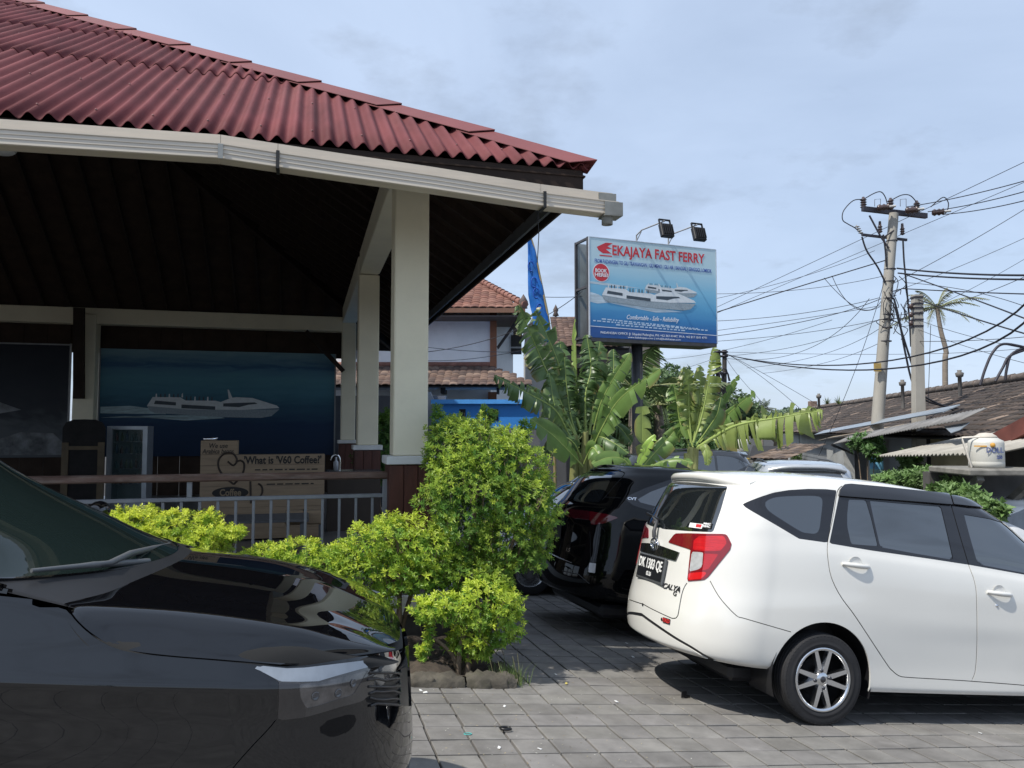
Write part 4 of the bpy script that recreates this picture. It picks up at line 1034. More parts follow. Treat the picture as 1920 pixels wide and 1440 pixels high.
    # slats and ribs of the grille
    for k in range(6):
        py = 1262 + k*12
        pts = []
        for px in (690, 705, 720, 735, 748):
            v, n_ = nearest(car, px, py, lambda V: V[:,0] > -.5); pts.append(Vector(v)+Vector(n_)*.004)
        for sg in (1, -1):
            b = MB().tube([(p.x, p.y*sg, p.z) for p in pts] + [(pts[-1].x+.012, 0, pts[-1].z)], .004, 5); b.build('grille_slat', TRIM, root)
    # projector lenses inside the lamp
    for px, py in ((595,1308),(635,1298),(660,1282)):
        v, n_ = nearest(car, px, py, fr)
        for sg in (1, -1):
            MB().lathe([(.012,.003),(.010,.0045),(.008,.003),(0,.0035)], 14, 'z').build('projector', M('projector_dark', (.05,.05,.055), .1, coat=1.0), hs[0] if sg == 1 else hs[1]).matrix_local = Matrix.Translation((v[0], v[1]*sg, v[2])) @ (Vector((n_[0], n_[1]*sg, n_[2])).to_track_quat('Z','Y').to_matrix().to_4x4())
    # ---------------- bonnet
    def cur(pts, n=48):
        p = np.array(pts); d = np.concatenate([[0], np.cumsum(np.linalg.norm(np.diff(p, axis=0), axis=1))]); d /= d[-1]
        u = np.linspace(0, 1, n); return np.stack([pchip(d, p[:,i], u) for i in range(3)], 1)
    E_pts = [pl(127,1136,-.792), pl(143,1160,-.80), pl(172,1187,-.805), pl(206,1208,-.805), pl(241,1219,-.803), pl(300,1227,-.80), pl(420,1237,-.785), pl(541,1247,-.755)]
    Cr = [pl(122,1131,-.745), pl(330,1148,-.72), pl(560,1178,-.685), pl(650,1204,-.65), pl(744,1217,-.56)]
    Mi = [(-.86,-.42,1.03), (-.6,-.42,1.018), (-.35,-.41,.985), (-.15,-.40,.925), (-.06,-.38,.887), (-.04,-.375,.872)]
    Ce = [(-.82,0,1.043), (-.6,0,1.030), (-.35,0,.997), (-.15,0,.938), (-.05,0,.895), (-.015,0,.868)]
    rails = [cur(E_pts), cur(Cr), cur([(-.89,-.60,1.017),(-.65,-.59,1.005),(-.38,-.57,.973),(-.16,-.54,.915),(-.09,-.50,.879)]), cur(Mi), cur(Ce)]
    knots = [0, .9, 2.0, 3.2, 4.6]; vv = np.concatenate([np.linspace(0,.9,10)[:-1], np.linspace(.9,4.6,24)])
    Hg = np.zeros((len(vv), 48, 3))
    for i in range(48):
        for a in range(3): Hg[:, i, a] = pchip(knots, [r[i][a] for r in rails], vv)
    # soften the crease
    for _ in range(2): Hg[2:-2] = Hg[2:-2]*.5 + .25*(Hg[1:-3]+Hg[3:-1])
    full = np.concatenate([Hg, Hg[-2::-1]*np.array([1,-1,1])])
    hs_ = grid_soup(full)
    if hs_.N[:,2].sum() < 0: hs_.N = -hs_.N; hs_.T = hs_.T[:, ::-1]
    V = hs_.V; me = np_mesh('bonnet', V, hs_.T, smooth=True, normals=hs_.N); hood = link_mesh('bonnet', me, BLACK, root)
    # folded edge of the bonnet
    for row, nm in ((full[0], 'a'), (full[-1], 'b')):
        k = len(row); VV = np.concatenate([row, row + np.array([0, .012*(1 if nm == 'a' else -1), -.02])]); Fq = [(i, i+1, k+i+1, k+i) for i in range(k-1)]
        link_mesh('bonnet_edge', np_mesh('bonnet_edge', VV, Fq, smooth=True), BLACK, hood)
    # dark tray under the bonnet gap, cowl at the foot of the windscreen
    VV = np.concatenate([full[:, :, :].reshape(-1,3)]) - np.array([0,0,.035]); VV[:,1] *= 1.025; VV[:,0] += .012
    link_mesh('inner_panel', np_mesh('inner_panel', VV, hs_.T, smooth=True), SEAM, root)
    cow = MB(); a = full[:, 0]; n = len(a); ws = []
    for p in a:
        t = min(.98, abs(p[1])/.77); ws.append((-.845-.42*(1-math.sqrt(1-t*t)), p[1]*.985, 1.060))
    cow.add([tuple(q+np.array([0.02,0,-.006])) for q in a] + ws, [(i, i+1, n+i+1, n+i) for i in range(n-1)], True)
    cow.build('cowl', M('cowl_black', (.012,.012,.013), .5), root)
    # wipers
    wm = M('wiper_grey', (.10,.105,.11), .4)
    def on_ws(px, py, lift=.02):
        v, n_ = nearest(car, px, py, lambda V: (V[:,2] > 1.06) & (V[:,0] > -1.8)); return Vector(v)+Vector(n_)*lift
    MB().tube([(-.93,.36,1.055), tuple(on_ws(245,1063)), tuple(on_ws(200,1078)), tuple(on_ws(166,1094))], [.012,.010,.009,.006], 6).build('wiper', wm, root)
    MB().tube([(-.88,-.18,1.055), tuple(on_ws(180,1108)), tuple(on_ws(150,1122)), tuple(on_ws(60,1090))], [.012,.010,.008,.006], 6).build('wiper', wm, root)
    # mirrors, wheels, plate
    for sy in (-1, 1):
        m_ = MB(); prof = []
        for i in range(9):
            t = i/8; y = sy*(.80+.24*t); s_ = math.sin(math.pi*(.15+.8*t)); V = []
            prof.append([(-1.36-.075*s_+.03*t, y, 1.13), (-1.36, y, 1.13+.075*s_), (-1.36+.085*s_-.02*t, y, 1.13), (-1.36, y, 1.13-.07*s_)])
        Vs = [p for r in prof for p in r]; Fc = []
        for i in range(8):
            for k in range(4): q = (i*4+k, i*4+(k+1)%4, (i+1)*4+(k+1)%4, (i+1)*4+k); Fc.append(q if sy < 0 else q[::-1])
        Fc += [(0,1,2,3), (32,33,34,35)]
        o_ = m_.add(Vs, Fc, True).build('door_mirror', BLACK, root); sb = o_.modifiers.new('s','SUBSURF'); sb.levels = sb.render_levels = 2
    for cx in (-.80, -3.30):
        for sy in (-1, 1):
            make_wheel(root, cx, sy*.825, sy, .292, .205, .18, 8, TYRE, ALLOY, ALLOYD)
            arch_liner(root, cx, .295, .355, sy*.5, sy*.81, TRIM)
    underbody(root, -4.0, -.35, .70, .21, TRIM)
    return root, car
fc_root, fcar = build_front_car()

# ------------------------------------------------------------------ black people carrier behind the hedge
def scaled_levels(sx, sw, sz, dx=0, rake=0.0):
    out_ = []
    L = mpv_levels()
    for k, d in enumerate(L):
        e = dict(d); e['z'] = [(x*sx, z*sz) for x, z in d['z']]; e['w'] = [(x*sx, w*sw) for x, w in d['w']]
        t = max(0, (k-7)/9.0); e['xr'] = d['xr']*sx + rake*min(1, t*1.5); e['xf'] = d['xf']*sx; out_.append(e)
    return out_
def place_car(th, pos, y_off, name, label, group=None):
    Mx = slope_matrix(pos[0], pos[1], th); l = np.array([Mx[0][1], Mx[1][1], Mx[2][1]])
    o = np.array([pos[0], pos[1], G(pos[0], pos[1])]) + l*y_off; Mx.translation = Vector(o)
    r = thing(name, label, 'car', mat4=Mx, group=group); bpy.context.view_layer.update(); return r
def build_black_mpv():
    p, q = 2.59, 6.8; th = R(15); x, y = pq(p, q); hx, hy = math.cos(th), math.sin(th)
    root = place_car(th, (x+hx*.80, y+hy*.80), .85, 'minivan', 'black minivan with dark red tail lamps parked between the bush and the white one')
    Gd, tt = car_shell(scaled_levels(1.06, 1.045, 1.035, rake=.16), per=6)
    car = Car(root, grid_soup(Gd)); orient(car)
    for cx in (-.02, 2.68):
        car.side(arch_poly(cx, .32, .375, -.2), 'gone', mask=lambda V: V[:,1] < -.4)
    car.drop('gone')
    Z5 = lambda *p_: [(960+a/4.8, 850+b/4.8) for a, b in p_]
    rm = lambda V: V[:,0] < .5
    car.img(Z5((250,330),(430,150),(640,158),(800,172),(905,192),(850,320),(785,440),(600,436),(420,410),(250,400)), 'rear_glass', smooth=False, mask=rm)
    car.img(Z5((300,478),(430,492),(520,500),(720,525),(850,548),(962,578),(840,628),(770,640),(716,642),(705,600),(560,585),(430,560),(300,540)), 'lamp', smooth=False, mask=rm)
    car.img(Z5((300,470),(430,490),(520,500),(700,520),(700,600),(560,590),(430,565),(300,545)), 'lamp_bar', frm=('lamp',), smooth=False, mask=rm)
    car.img(Z5((1002,400),(1200,312),(1425,235),(1800,150),(1800,600),(1500,560),(1250,518),(1095,470)), 'q_border', smooth=False)
    car.img(Z5((1132,412),(1250,345),(1400,290),(1700,250),(1700,520),(1400,500),(1245,465),(1150,440)), 'q_glass', frm=('q_border',), smooth=False)
    car.seam(Z5((885,125),(950,155),(1012,185),(920,290),(835,392),(800,432)), .9, mask=rm)
    car.seam(Z5((835,392),(920,396),(1000,402)), .9)
    car.seam(Z5((800,650),(845,715)), .8); car.seam(Z5((700,700),(706,900),(690,1120)), .9, mask=rm)
    car.side([(.25,1.27),(.25,1.58),(1.3,1.58),(1.75,1.47),(2.15,1.17),(1.2,1.17)], 'side_glass', frm=('body',), mask=lambda V: V[:,1] < -.3)
    car.side([(1.96,1.34),(1.66,1.56),(1.76,1.56),(1.85,1.52),(2.75,1.03),(2.38,1.03)], 'windscreen')
    for a in ([(.05,1.24),(.1,.95),(.35,.6),(.6,.3)], [(1.2,1.13),(1.27,.9),(1.22,.3)]): car.seam(a, .003, image=False, mask=lambda V: V[:,1] < -.5)
    car.emit('body', 'body', BLACK2); car.emit('seam', 'panel_gap', SEAM, -.005)
    car.emit('rear_glass', 'rear_window', GLASS, -.004)
    ls = car.emit('lamp', 'tail_lamp', M('lamp_deep_red', (.10,.006,.010), .08, coat=1.0), .004, split=True)
    for o_, lp in zip(car.emit('lamp_bar', 'lamp_bar', M('lamp_smoke', (.05,.006,.01), .1, coat=1.0), .004, split=True), ls): o_.parent = lp
    car.emit('q_border', 'window_border', GLASSB, -.001, split=True); car.emit('q_glass', 'quarter_window', GLASS, -.003, split=True)
    car.emit('side_glass', 'side_window', GLASS, -.004, split=True); car.emit('windscreen', 'windscreen', GLASS, -.004)
    # spoiler
    n = 20; V = []; z0 = 1.655; x0 = -.36
    for i in range(n+1):
        yy = -.60+1.2*i/n; e_ = (abs(yy)/.60)**3
        V += [(x0+.22, yy*.96, z0+.010-.05*e_), (x0-.02+.10*e_, yy, z0-.002-.055*e_), (x0-.15+.17*e_, yy, z0-.03-.06*e_), (x0-.16+.18*e_, yy, z0-.055-.06*e_), (x0-.08+.13*e_, yy, z0-.085-.06*e_), (x0+.18, yy*.96, z0-.09-.05*e_)]
    Fc = []
    for i in range(n):
        for k in range(6): Fc.append((i*6+(k+1)%6, i*6+k, (i+1)*6+k, (i+1)*6+(k+1)%6))
    MB().add(V, Fc, True).add(V[:6], [tuple(range(6))]).add(V[-6:], [tuple(range(6))[::-1]]).build('spoiler', BLACK2, root)
    MB().add([(.62,-.02,1.68),(.62,.02,1.68),(.40,0,1.765),(.38,-.012,1.68),(.38,.012,1.68)], [(0,2,1),(0,3,2),(1,2,4),(3,4,2)]).build('roof_antenna', TRIM, root)
    FL = Matrix(((0,0,-1,0),(-1,0,0,0),(0,1,0,0),(0,0,0,1)))
    bd = M('badge_dark')
    for tx, px, py, sz in (('CVT',1184,935.5,.038),('1.5',1067,1030,.05)):
        v, n_ = nearest(car, px, py); lettering(tx, CHROME, root, on_surface(v, n_, .002) @ FL, sz, .001, 1.2, .003)
    v, n_ = nearest(car, 1045, 995, lambda V: V[:,1] > -.1)
    pl_ = MB().box(-.012,.0,-.22,.22,-.07,.07,.004).build('number_plate', M('plate_black'), root); pl_.matrix_local = Matrix.Translation((v[0]-.01, 0, v[2]))
    b1 = MB()
    pts = []
    for px, py in ((1030,1037),(1050,1045),(1071,1056)):
        v, n_ = nearest(car, px, py); pts.append(tuple(Vector(v)+Vector(n_)*.006))
    b1.tube(pts, .006, 5); b1.build('bumper_trim', CHROME, root)
    pts = []
    for px, py in ((1057,1069),(1085,1078),(1104,1092)):
        v, n_ = nearest(car, px, py); pts.append(tuple(Vector(v)+Vector(n_)*.006))
    MB().tube(pts, .005, 5).build('bumper_trim', PLASTIC, root)
    v, n_ = nearest(car, 1110, 1065)
    MB().box(-.006,.0,-.035,.035,-.045,.045,.004).build('reflector', M('reflector_white', (.5,.5,.52), .2, coat=1), root).matrix_local = on_surface(v, n_, .004)
    for cx in (-.02, 2.68):
        for sy in (-1, 1):
            make_wheel(root, cx, sy*.83, sy, .305, .205, .18, 8, TYRE, ALLOY, ALLOYD); arch_liner(root, cx, .32, .39, sy*.52, sy*.82, TRIM)
    underbody(root, -.7, 3.2, .74, .2, TRIM)
    return root
bm_root = build_black_mpv()

# ------------------------------------------------------------------ cars further away share one shell
def build_far_car(paint, sc=(1.04,1.03,1.04)):
    root = empty('car', (0,0,0)); bpy.context.view_layer.update()
    Gd, tt = car_shell(scaled_levels(*sc, rake=.10), nr=26, ns=60, nf=26, per=4)
    car = Car(root, grid_soup(Gd)); orient(car)
    a, b, c = sc
    for cx in (-.02*a, 2.6): car.side(arch_poly(cx, .32, .375, -.2), 'gone', mask=lambda V: V[:,1] < -.4)
    car.drop('gone')
    S_ = lambda pts: [(x*a, z*c) for x, z in pts]
    car.side(S_([(-.55,1.36),(-.2,1.50),(.1,1.53),(.1,1.20),(-.15,1.205)]), 'qw', mask=lambda V: (V[:,1] < -.45) & (V[:,0] > -.62))
    car.side(S_([(.14,1.19),(.14,1.535),(1.0,1.52),(1.1,1.50),(1.2,1.11)]), 'rw', mask=lambda V: V[:,1] < -.3)
    car.side(S_([(1.26,1.105),(1.17,1.49),(1.45,1.45),(1.9,1.2),(2.05,1.05)]), 'fw', mask=lambda V: V[:,1] < -.3)
    car.side([(x*b, z*c) for x, z in ((-.9,1.18),(-.58,1.18),(-.53,1.30),(-.46,1.50),(-.2,1.525),(.2,1.525),(.2,1.18))], 'bw', mask=lambda V: V[:,0] < -.38, ax=(1,2))
    car.side([(x*b, z*c) for x, z in ((-.9,.90),(-.66,.90),(-.52,1.04),(-.52,1.14),(-.9,1.14))], 'tl', mask=lambda V: V[:,0] < -.35, ax=(1,2))
    car.side(S_([(1.86,1.30),(1.58,1.50),(1.66,1.505),(1.75,1.47),(2.6,.99),(2.25,.99)]), 'windscreen')
    car.emit('body', 'body', paint); car.emit('bw', 'rear_window', GLASS, -.004); car.emit('windscreen', 'windscreen', GLASS, -.004)
    for k in ('qw','rw','fw'): car.emit(k, 'side_window', GLASS, -.004, split=True)
    car.emit('tl', 'tail_lamp', REDL, .004, split=True)
    n = 12; V = []; x0 = -.50; z0 = 1.605*c
    for i in range(n+1):
        yy = -.56+1.12*i/n; e_ = (abs(yy)/.56)**3
        V += [(x0+.2, yy*.96, z0+.01-.05*e_), (x0-.12+.05*e_, yy, z0-.02-.06*e_), (x0-.10+.05*e_, yy, z0-.06-.06*e_), (x0+.16, yy*.96, z0-.08-.05*e_)]
    Fc = []
    for i in range(n):
        for k in range(4): Fc.append((i*4+(k+1)%4, i*4+k, (i+1)*4+k, (i+1)*4+(k+1)%4))
    MB().add(V, Fc, True).add(V[:4], [(0,1,2,3)]).add(V[-4:], [(3,2,1,0)]).build('spoiler', paint, root)
    for sy in (-1, 1):
        MB().tube([(-.1,sy*.52,1.665),(.4,sy*.52,1.70),(1.0,sy*.51,1.695),(1.3,sy*.50,1.64)], .016, 6).build('roof_rail', PLASTIC, root)
        for cx in (-.02, 2.6):
            w = MB(); w.lathe([(.2,sy*.0),(.29,sy*.012),(.305,-sy*.01),(.305,-sy*.15),(.2,-sy*.16)], 32, 'y'); wo = w.build('wheel', TYRE, root, (cx, sy*.82, .305))
            MB().lathe([(.2,sy*.004),(.17,-sy*.01),(.08,-sy*.012),(0,-sy*.005)], 24, 'y').build('rim', ALLOY, wo)
            arch_liner(root, cx, .32, .39, sy*.52, sy*.82, TRIM)
    underbody(root, -.7, 3.2, .74, .2, TRIM)
    return root
def copy_tree(o, parent=None):
    c = o.copy(); COL.objects.link(c); c.parent = parent
    for ch in o.children: copy_tree(ch, c)
    return c
def recolour(o, old, new):
    for ch in [o]+list(o.children_recursive):
        if ch.type == 'MESH' and ch.data.materials and ch.data.materials[0] == old:
            ch.data = ch.data.copy(); ch.data.materials[0] = new
silver = M('silver_paint', (.52,.54,.56), .3, metal=.5, coat=1.0, var=.02)
far = build_far_car(silver)
def put(o, X, Y, th, z=None):
    if z is None: o.matrix_world = slope_matrix(X, Y, th)
    else: o.matrix_world = Matrix.Translation((X, Y, z)) @ Matrix.Rotation(th, 4, 'Z')
# silver car on the street, rear towards us
tag(far, 'silver car on the street in front of the roller shutters', 'car'); far.name = 'street_car'
def street_car(o, px, py_roof, Y, th, h=1.69):
    q = P(px, py_roof, Y); put(o, q[0], q[1], th, q[2]-h)
street_car(far, 1500, 866, 12.2, R(80))
c2 = copy_tree(far); c2.name = 'street_car'; bl2 = M('dark_grey_paint', (.02,.022,.026), .3, coat=1.0); recolour(c2, silver, bl2)
tag(c2, 'dark car half hidden behind the banana plants', 'car'); street_car(c2, 1330, 842, 15.5, R(185))
c3 = copy_tree(far); c3.name = 'parked_car'; wt = M('pearl_paint', (.66,.67,.68), .3, coat=1.0, var=.02); recolour(c3, silver, wt)
tag(c3, 'pale car tucked behind the black minivan', 'car')
put(c3, 2.5, 11.32, R(195))
c4 = copy_tree(far); c4.name = 'parked_car'; recolour(c4, silver, wt)
tag(c4, 'white car at the right edge beyond the white minivan', 'car')
x, y = pq(8.3, 7.9); put(c4, x, y, R(15))
# ------------------------------------------------------------------ hedge plants
def leaf_cloud(centres, n_tips, leaf=(.03,.045), per=8, tone_new=(.64,.74,.10), tone_old=(.22,.40,.07), seed=1, up=.55, shell=.62, width=.42, droop=0.0, young=.55):
    """rosettes of small leaves on the tips of twigs that fill a set of lobes"""
    r = np.random.default_rng(seed); cen = np.array([c[:3] for c in centres]); rad = np.array([c[3:6] for c in centres])
    vol = rad.prod(1)**(2/3); pk = r.choice(len(cen), n_tips, p=vol/vol.sum())
    d = r.normal(size=(n_tips,3)); d /= np.linalg.norm(d, axis=1)[:,None]
    rr = np.where(r.random(n_tips) < .72, r.uniform(.86,1.10,n_tips)*np.where(r.random(n_tips) < .09, r.uniform(1.05,1.28,n_tips), 1.0), r.uniform(shell,.9,n_tips))
    ph_ = r.uniform(0, 6.28, (len(cen), 3))[pk]; rr = rr*(1 + .20*np.sin(4.2*d[:,0]+ph_[:,0])*np.sin(4.6*d[:,2]+ph_[:,1]) + .10*np.sin(9*d[:,0]+ph_[:,2])*np.sin(8*d[:,2]+ph_[:,0]))
    pos = cen[pk] + d*rad[pk]*rr[:,None]
    # drop tips buried deep in another lobe
    dep = np.min([(((pos-cen[i])/rad[i])**2).sum(1) for i in range(len(cen))], axis=0); ok = dep > shell**2*.8; pos, d, rr, pk = pos[ok], d[ok], rr[ok], pk[ok]
    ax = d + np.array([0,0,up]); ax += r.normal(size=ax.shape)*.25; ax /= np.linalg.norm(ax, axis=1)[:,None]
    n = len(pos)
    ref = np.where(np.abs(ax[:,2:3]) > .9, np.array([[1.,0,0]]), np.array([[0,0,1.]]))
    u = np.cross(ax, ref); u /= np.linalg.norm(u, axis=1)[:,None]; v = np.cross(ax, u)
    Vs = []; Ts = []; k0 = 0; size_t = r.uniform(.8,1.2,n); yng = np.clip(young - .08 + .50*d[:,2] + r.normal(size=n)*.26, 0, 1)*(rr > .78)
    for k in range(per):
        a = 2*math.pi*(k*.382) + r.uniform(0,.6,n); lay = k/per
        el = (0.25+.65*(1-lay)) + r.normal(size=n)*.18
        dirv = (u*np.cos(a)[:,None] + v*np.sin(a)[:,None])*np.cos(el)[:,None] + ax*np.sin(el)[:,None]; dirv[:,2] -= droop
        dirv /= np.linalg.norm(dirv, axis=1)[:,None]
        L = r.uniform(leaf[0], leaf[1], n)*size_t*(1-.25*(1-lay)); base = pos - ax*(lay*.035)[...,None] if np.ndim(lay) else pos - ax*(lay*.035)
        side = np.cross(dirv, ax); side /= (np.linalg.norm(side, axis=1)[:,None]+1e-9); nrm = np.cross(side, dirv)
        w = L*width
        p0 = base; p1 = base + dirv*(L*.45)[:,None] + side*(w*.5)[:,None] + nrm*(L*.10)[:,None]; p2 = base + dirv*L[:,None] - nrm*(L*.12)[:,None]; p3 = base + dirv*(L*.45)[:,None] - side*(w*.5)[:,None] + nrm*(L*.10)[:,None]
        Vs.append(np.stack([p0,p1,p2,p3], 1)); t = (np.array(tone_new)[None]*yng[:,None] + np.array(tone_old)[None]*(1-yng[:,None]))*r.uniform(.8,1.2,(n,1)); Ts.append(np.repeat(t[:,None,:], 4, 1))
    V = np.concatenate(Vs).reshape(-1,3); T = np.concatenate(Ts).reshape(-1,3); m = len(V)//4; i = np.arange(m)*4
    F = np.concatenate([np.stack([i,i+1,i+2],1), np.stack([i,i+2,i+3],1)])
    return V, F, T, pos, ax
LEAF = M('hedge_leaf', (1,1,1), .42, var=.05, scale=3, tone=True, trans=.45, spec=.45)
TWIG = M('twig', (.16,.12,.08), .8, var=.3, scale=20)
BARK = M('bark', (.17,.13,.09), .9, var=.35, scale=14, bump=.5, bscale=40)
def bush(name, label, base, lobes, n, seed, stems=5, group=None, **kw):
    o = thing(name, label, 'bush', tuple(base), group=group); b = np.array(base)
    V, F, T, pos, ax = leaf_cloud(lobes, n, seed=seed, **kw)
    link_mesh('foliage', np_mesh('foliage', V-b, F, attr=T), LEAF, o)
    rr = random.Random(seed); tw = MB()
    for k in range(0, len(pos), 6):
        p = pos[k]; a = np.array(ax[k]); q = p - a*.10 - np.array([0,0,.05]); tw.tube([tuple(p-b), tuple(p-a*.05-b), tuple(q-b)], [.0012,.002,.003], 3, False)
    tag(tw.build('twigs', TWIG, o), kind='stuff')
    cs = sorted(lobes, key=lambda c: -c[5])[:stems]
    for c in cs:
        top = Vector((c[0]-b[0], c[1]-b[1], c[2]-b[2])); s0 = Vector((rr.uniform(-.06,.06), rr.uniform(-.05,.05), -.03)); mid = s0.lerp(top, .5) + Vector((rr.uniform(-.08,.08), rr.uniform(-.06,.06), .02))
        pts = spline([tuple(s0), tuple(mid), tuple(top)], 4); MB().tube(pts, [.024-.014*i/(len(pts)-1) for i in range(len(pts))], 7).build('stem', BARK, o)
    return o
def lobes_px(items):
    """(px, py, depth, rx, ry, rz in photo pixels at that depth)"""
    out_ = []
    for px, py, Y, rx, rz, ry in items:
        p = P(px, py, Y); s = Y/FPX; out_.append((p[0], p[1], p[2], rx*s, ry, rz*s))
    return out_
def gbase(px, Y):
    p = P(px, 900, Y); return (p[0], p[1], G(p[0], p[1]))
L_tall = lobes_px([(905,862,6.15,70,70,.34),(850,835,6.3,55,55,.28),(955,880,6.1,68,62,.30),(985,945,6.05,60,62,.30),(885,930,6.05,85,80,.36),(960,1015,6.05,65,60,.30),(870,1010,6.15,60,55,.28),(1000,1000,6.15,38,60,.25),(905,1060,6.1,50,35,.25),(850,905,6.2,45,50,.26),(1010,925,6.2,30,45,.2),(812,868,6.25,22,14,.10),(880,1085,5.95,52,34,.22),(925,1085,5.9,45,34,.2),(820,1080,6.0,34,28,.2)])
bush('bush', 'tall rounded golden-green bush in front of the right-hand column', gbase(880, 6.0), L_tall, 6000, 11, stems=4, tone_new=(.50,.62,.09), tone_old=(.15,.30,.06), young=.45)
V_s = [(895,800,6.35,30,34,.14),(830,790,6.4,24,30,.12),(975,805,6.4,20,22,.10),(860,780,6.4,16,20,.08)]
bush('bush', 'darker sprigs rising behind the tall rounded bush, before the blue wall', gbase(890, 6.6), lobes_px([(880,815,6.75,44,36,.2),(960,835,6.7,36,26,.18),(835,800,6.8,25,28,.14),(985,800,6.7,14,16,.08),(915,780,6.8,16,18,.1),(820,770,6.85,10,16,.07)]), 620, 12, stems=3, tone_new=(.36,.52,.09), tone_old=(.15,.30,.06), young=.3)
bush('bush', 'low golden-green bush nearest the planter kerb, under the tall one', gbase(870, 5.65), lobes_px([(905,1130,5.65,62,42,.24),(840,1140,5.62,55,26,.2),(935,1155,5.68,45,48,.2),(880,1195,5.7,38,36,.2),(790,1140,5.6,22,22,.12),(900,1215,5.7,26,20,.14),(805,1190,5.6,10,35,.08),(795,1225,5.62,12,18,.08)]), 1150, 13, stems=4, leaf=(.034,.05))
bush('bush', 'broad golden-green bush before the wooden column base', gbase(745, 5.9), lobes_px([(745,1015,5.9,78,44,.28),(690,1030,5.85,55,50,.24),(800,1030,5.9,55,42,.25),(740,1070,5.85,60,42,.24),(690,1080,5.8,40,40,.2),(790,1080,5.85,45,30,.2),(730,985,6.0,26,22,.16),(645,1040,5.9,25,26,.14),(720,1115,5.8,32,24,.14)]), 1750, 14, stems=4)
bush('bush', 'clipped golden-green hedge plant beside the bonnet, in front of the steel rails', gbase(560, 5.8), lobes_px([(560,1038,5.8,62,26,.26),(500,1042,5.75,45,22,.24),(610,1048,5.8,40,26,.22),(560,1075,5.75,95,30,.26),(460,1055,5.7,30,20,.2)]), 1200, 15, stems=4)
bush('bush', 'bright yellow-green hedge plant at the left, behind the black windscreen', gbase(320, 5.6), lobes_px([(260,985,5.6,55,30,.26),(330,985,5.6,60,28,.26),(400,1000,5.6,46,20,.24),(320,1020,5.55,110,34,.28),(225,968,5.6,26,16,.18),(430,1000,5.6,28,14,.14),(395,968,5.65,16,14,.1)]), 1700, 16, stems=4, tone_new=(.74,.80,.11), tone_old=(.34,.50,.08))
bush('bush', 'green shrub seen between the columns behind the pavilion', (P(725,900,12.5)[0], P(725,900,12.5)[1], -.8), lobes_px([(715,830,12.6,30,50,.5),(735,800,12.8,22,30,.4),(700,870,12.4,30,40,.5)]), 900, 17, stems=3, leaf=(.06,.09), tone_new=(.20,.34,.06), tone_old=(.07,.16,.04), young=.3)

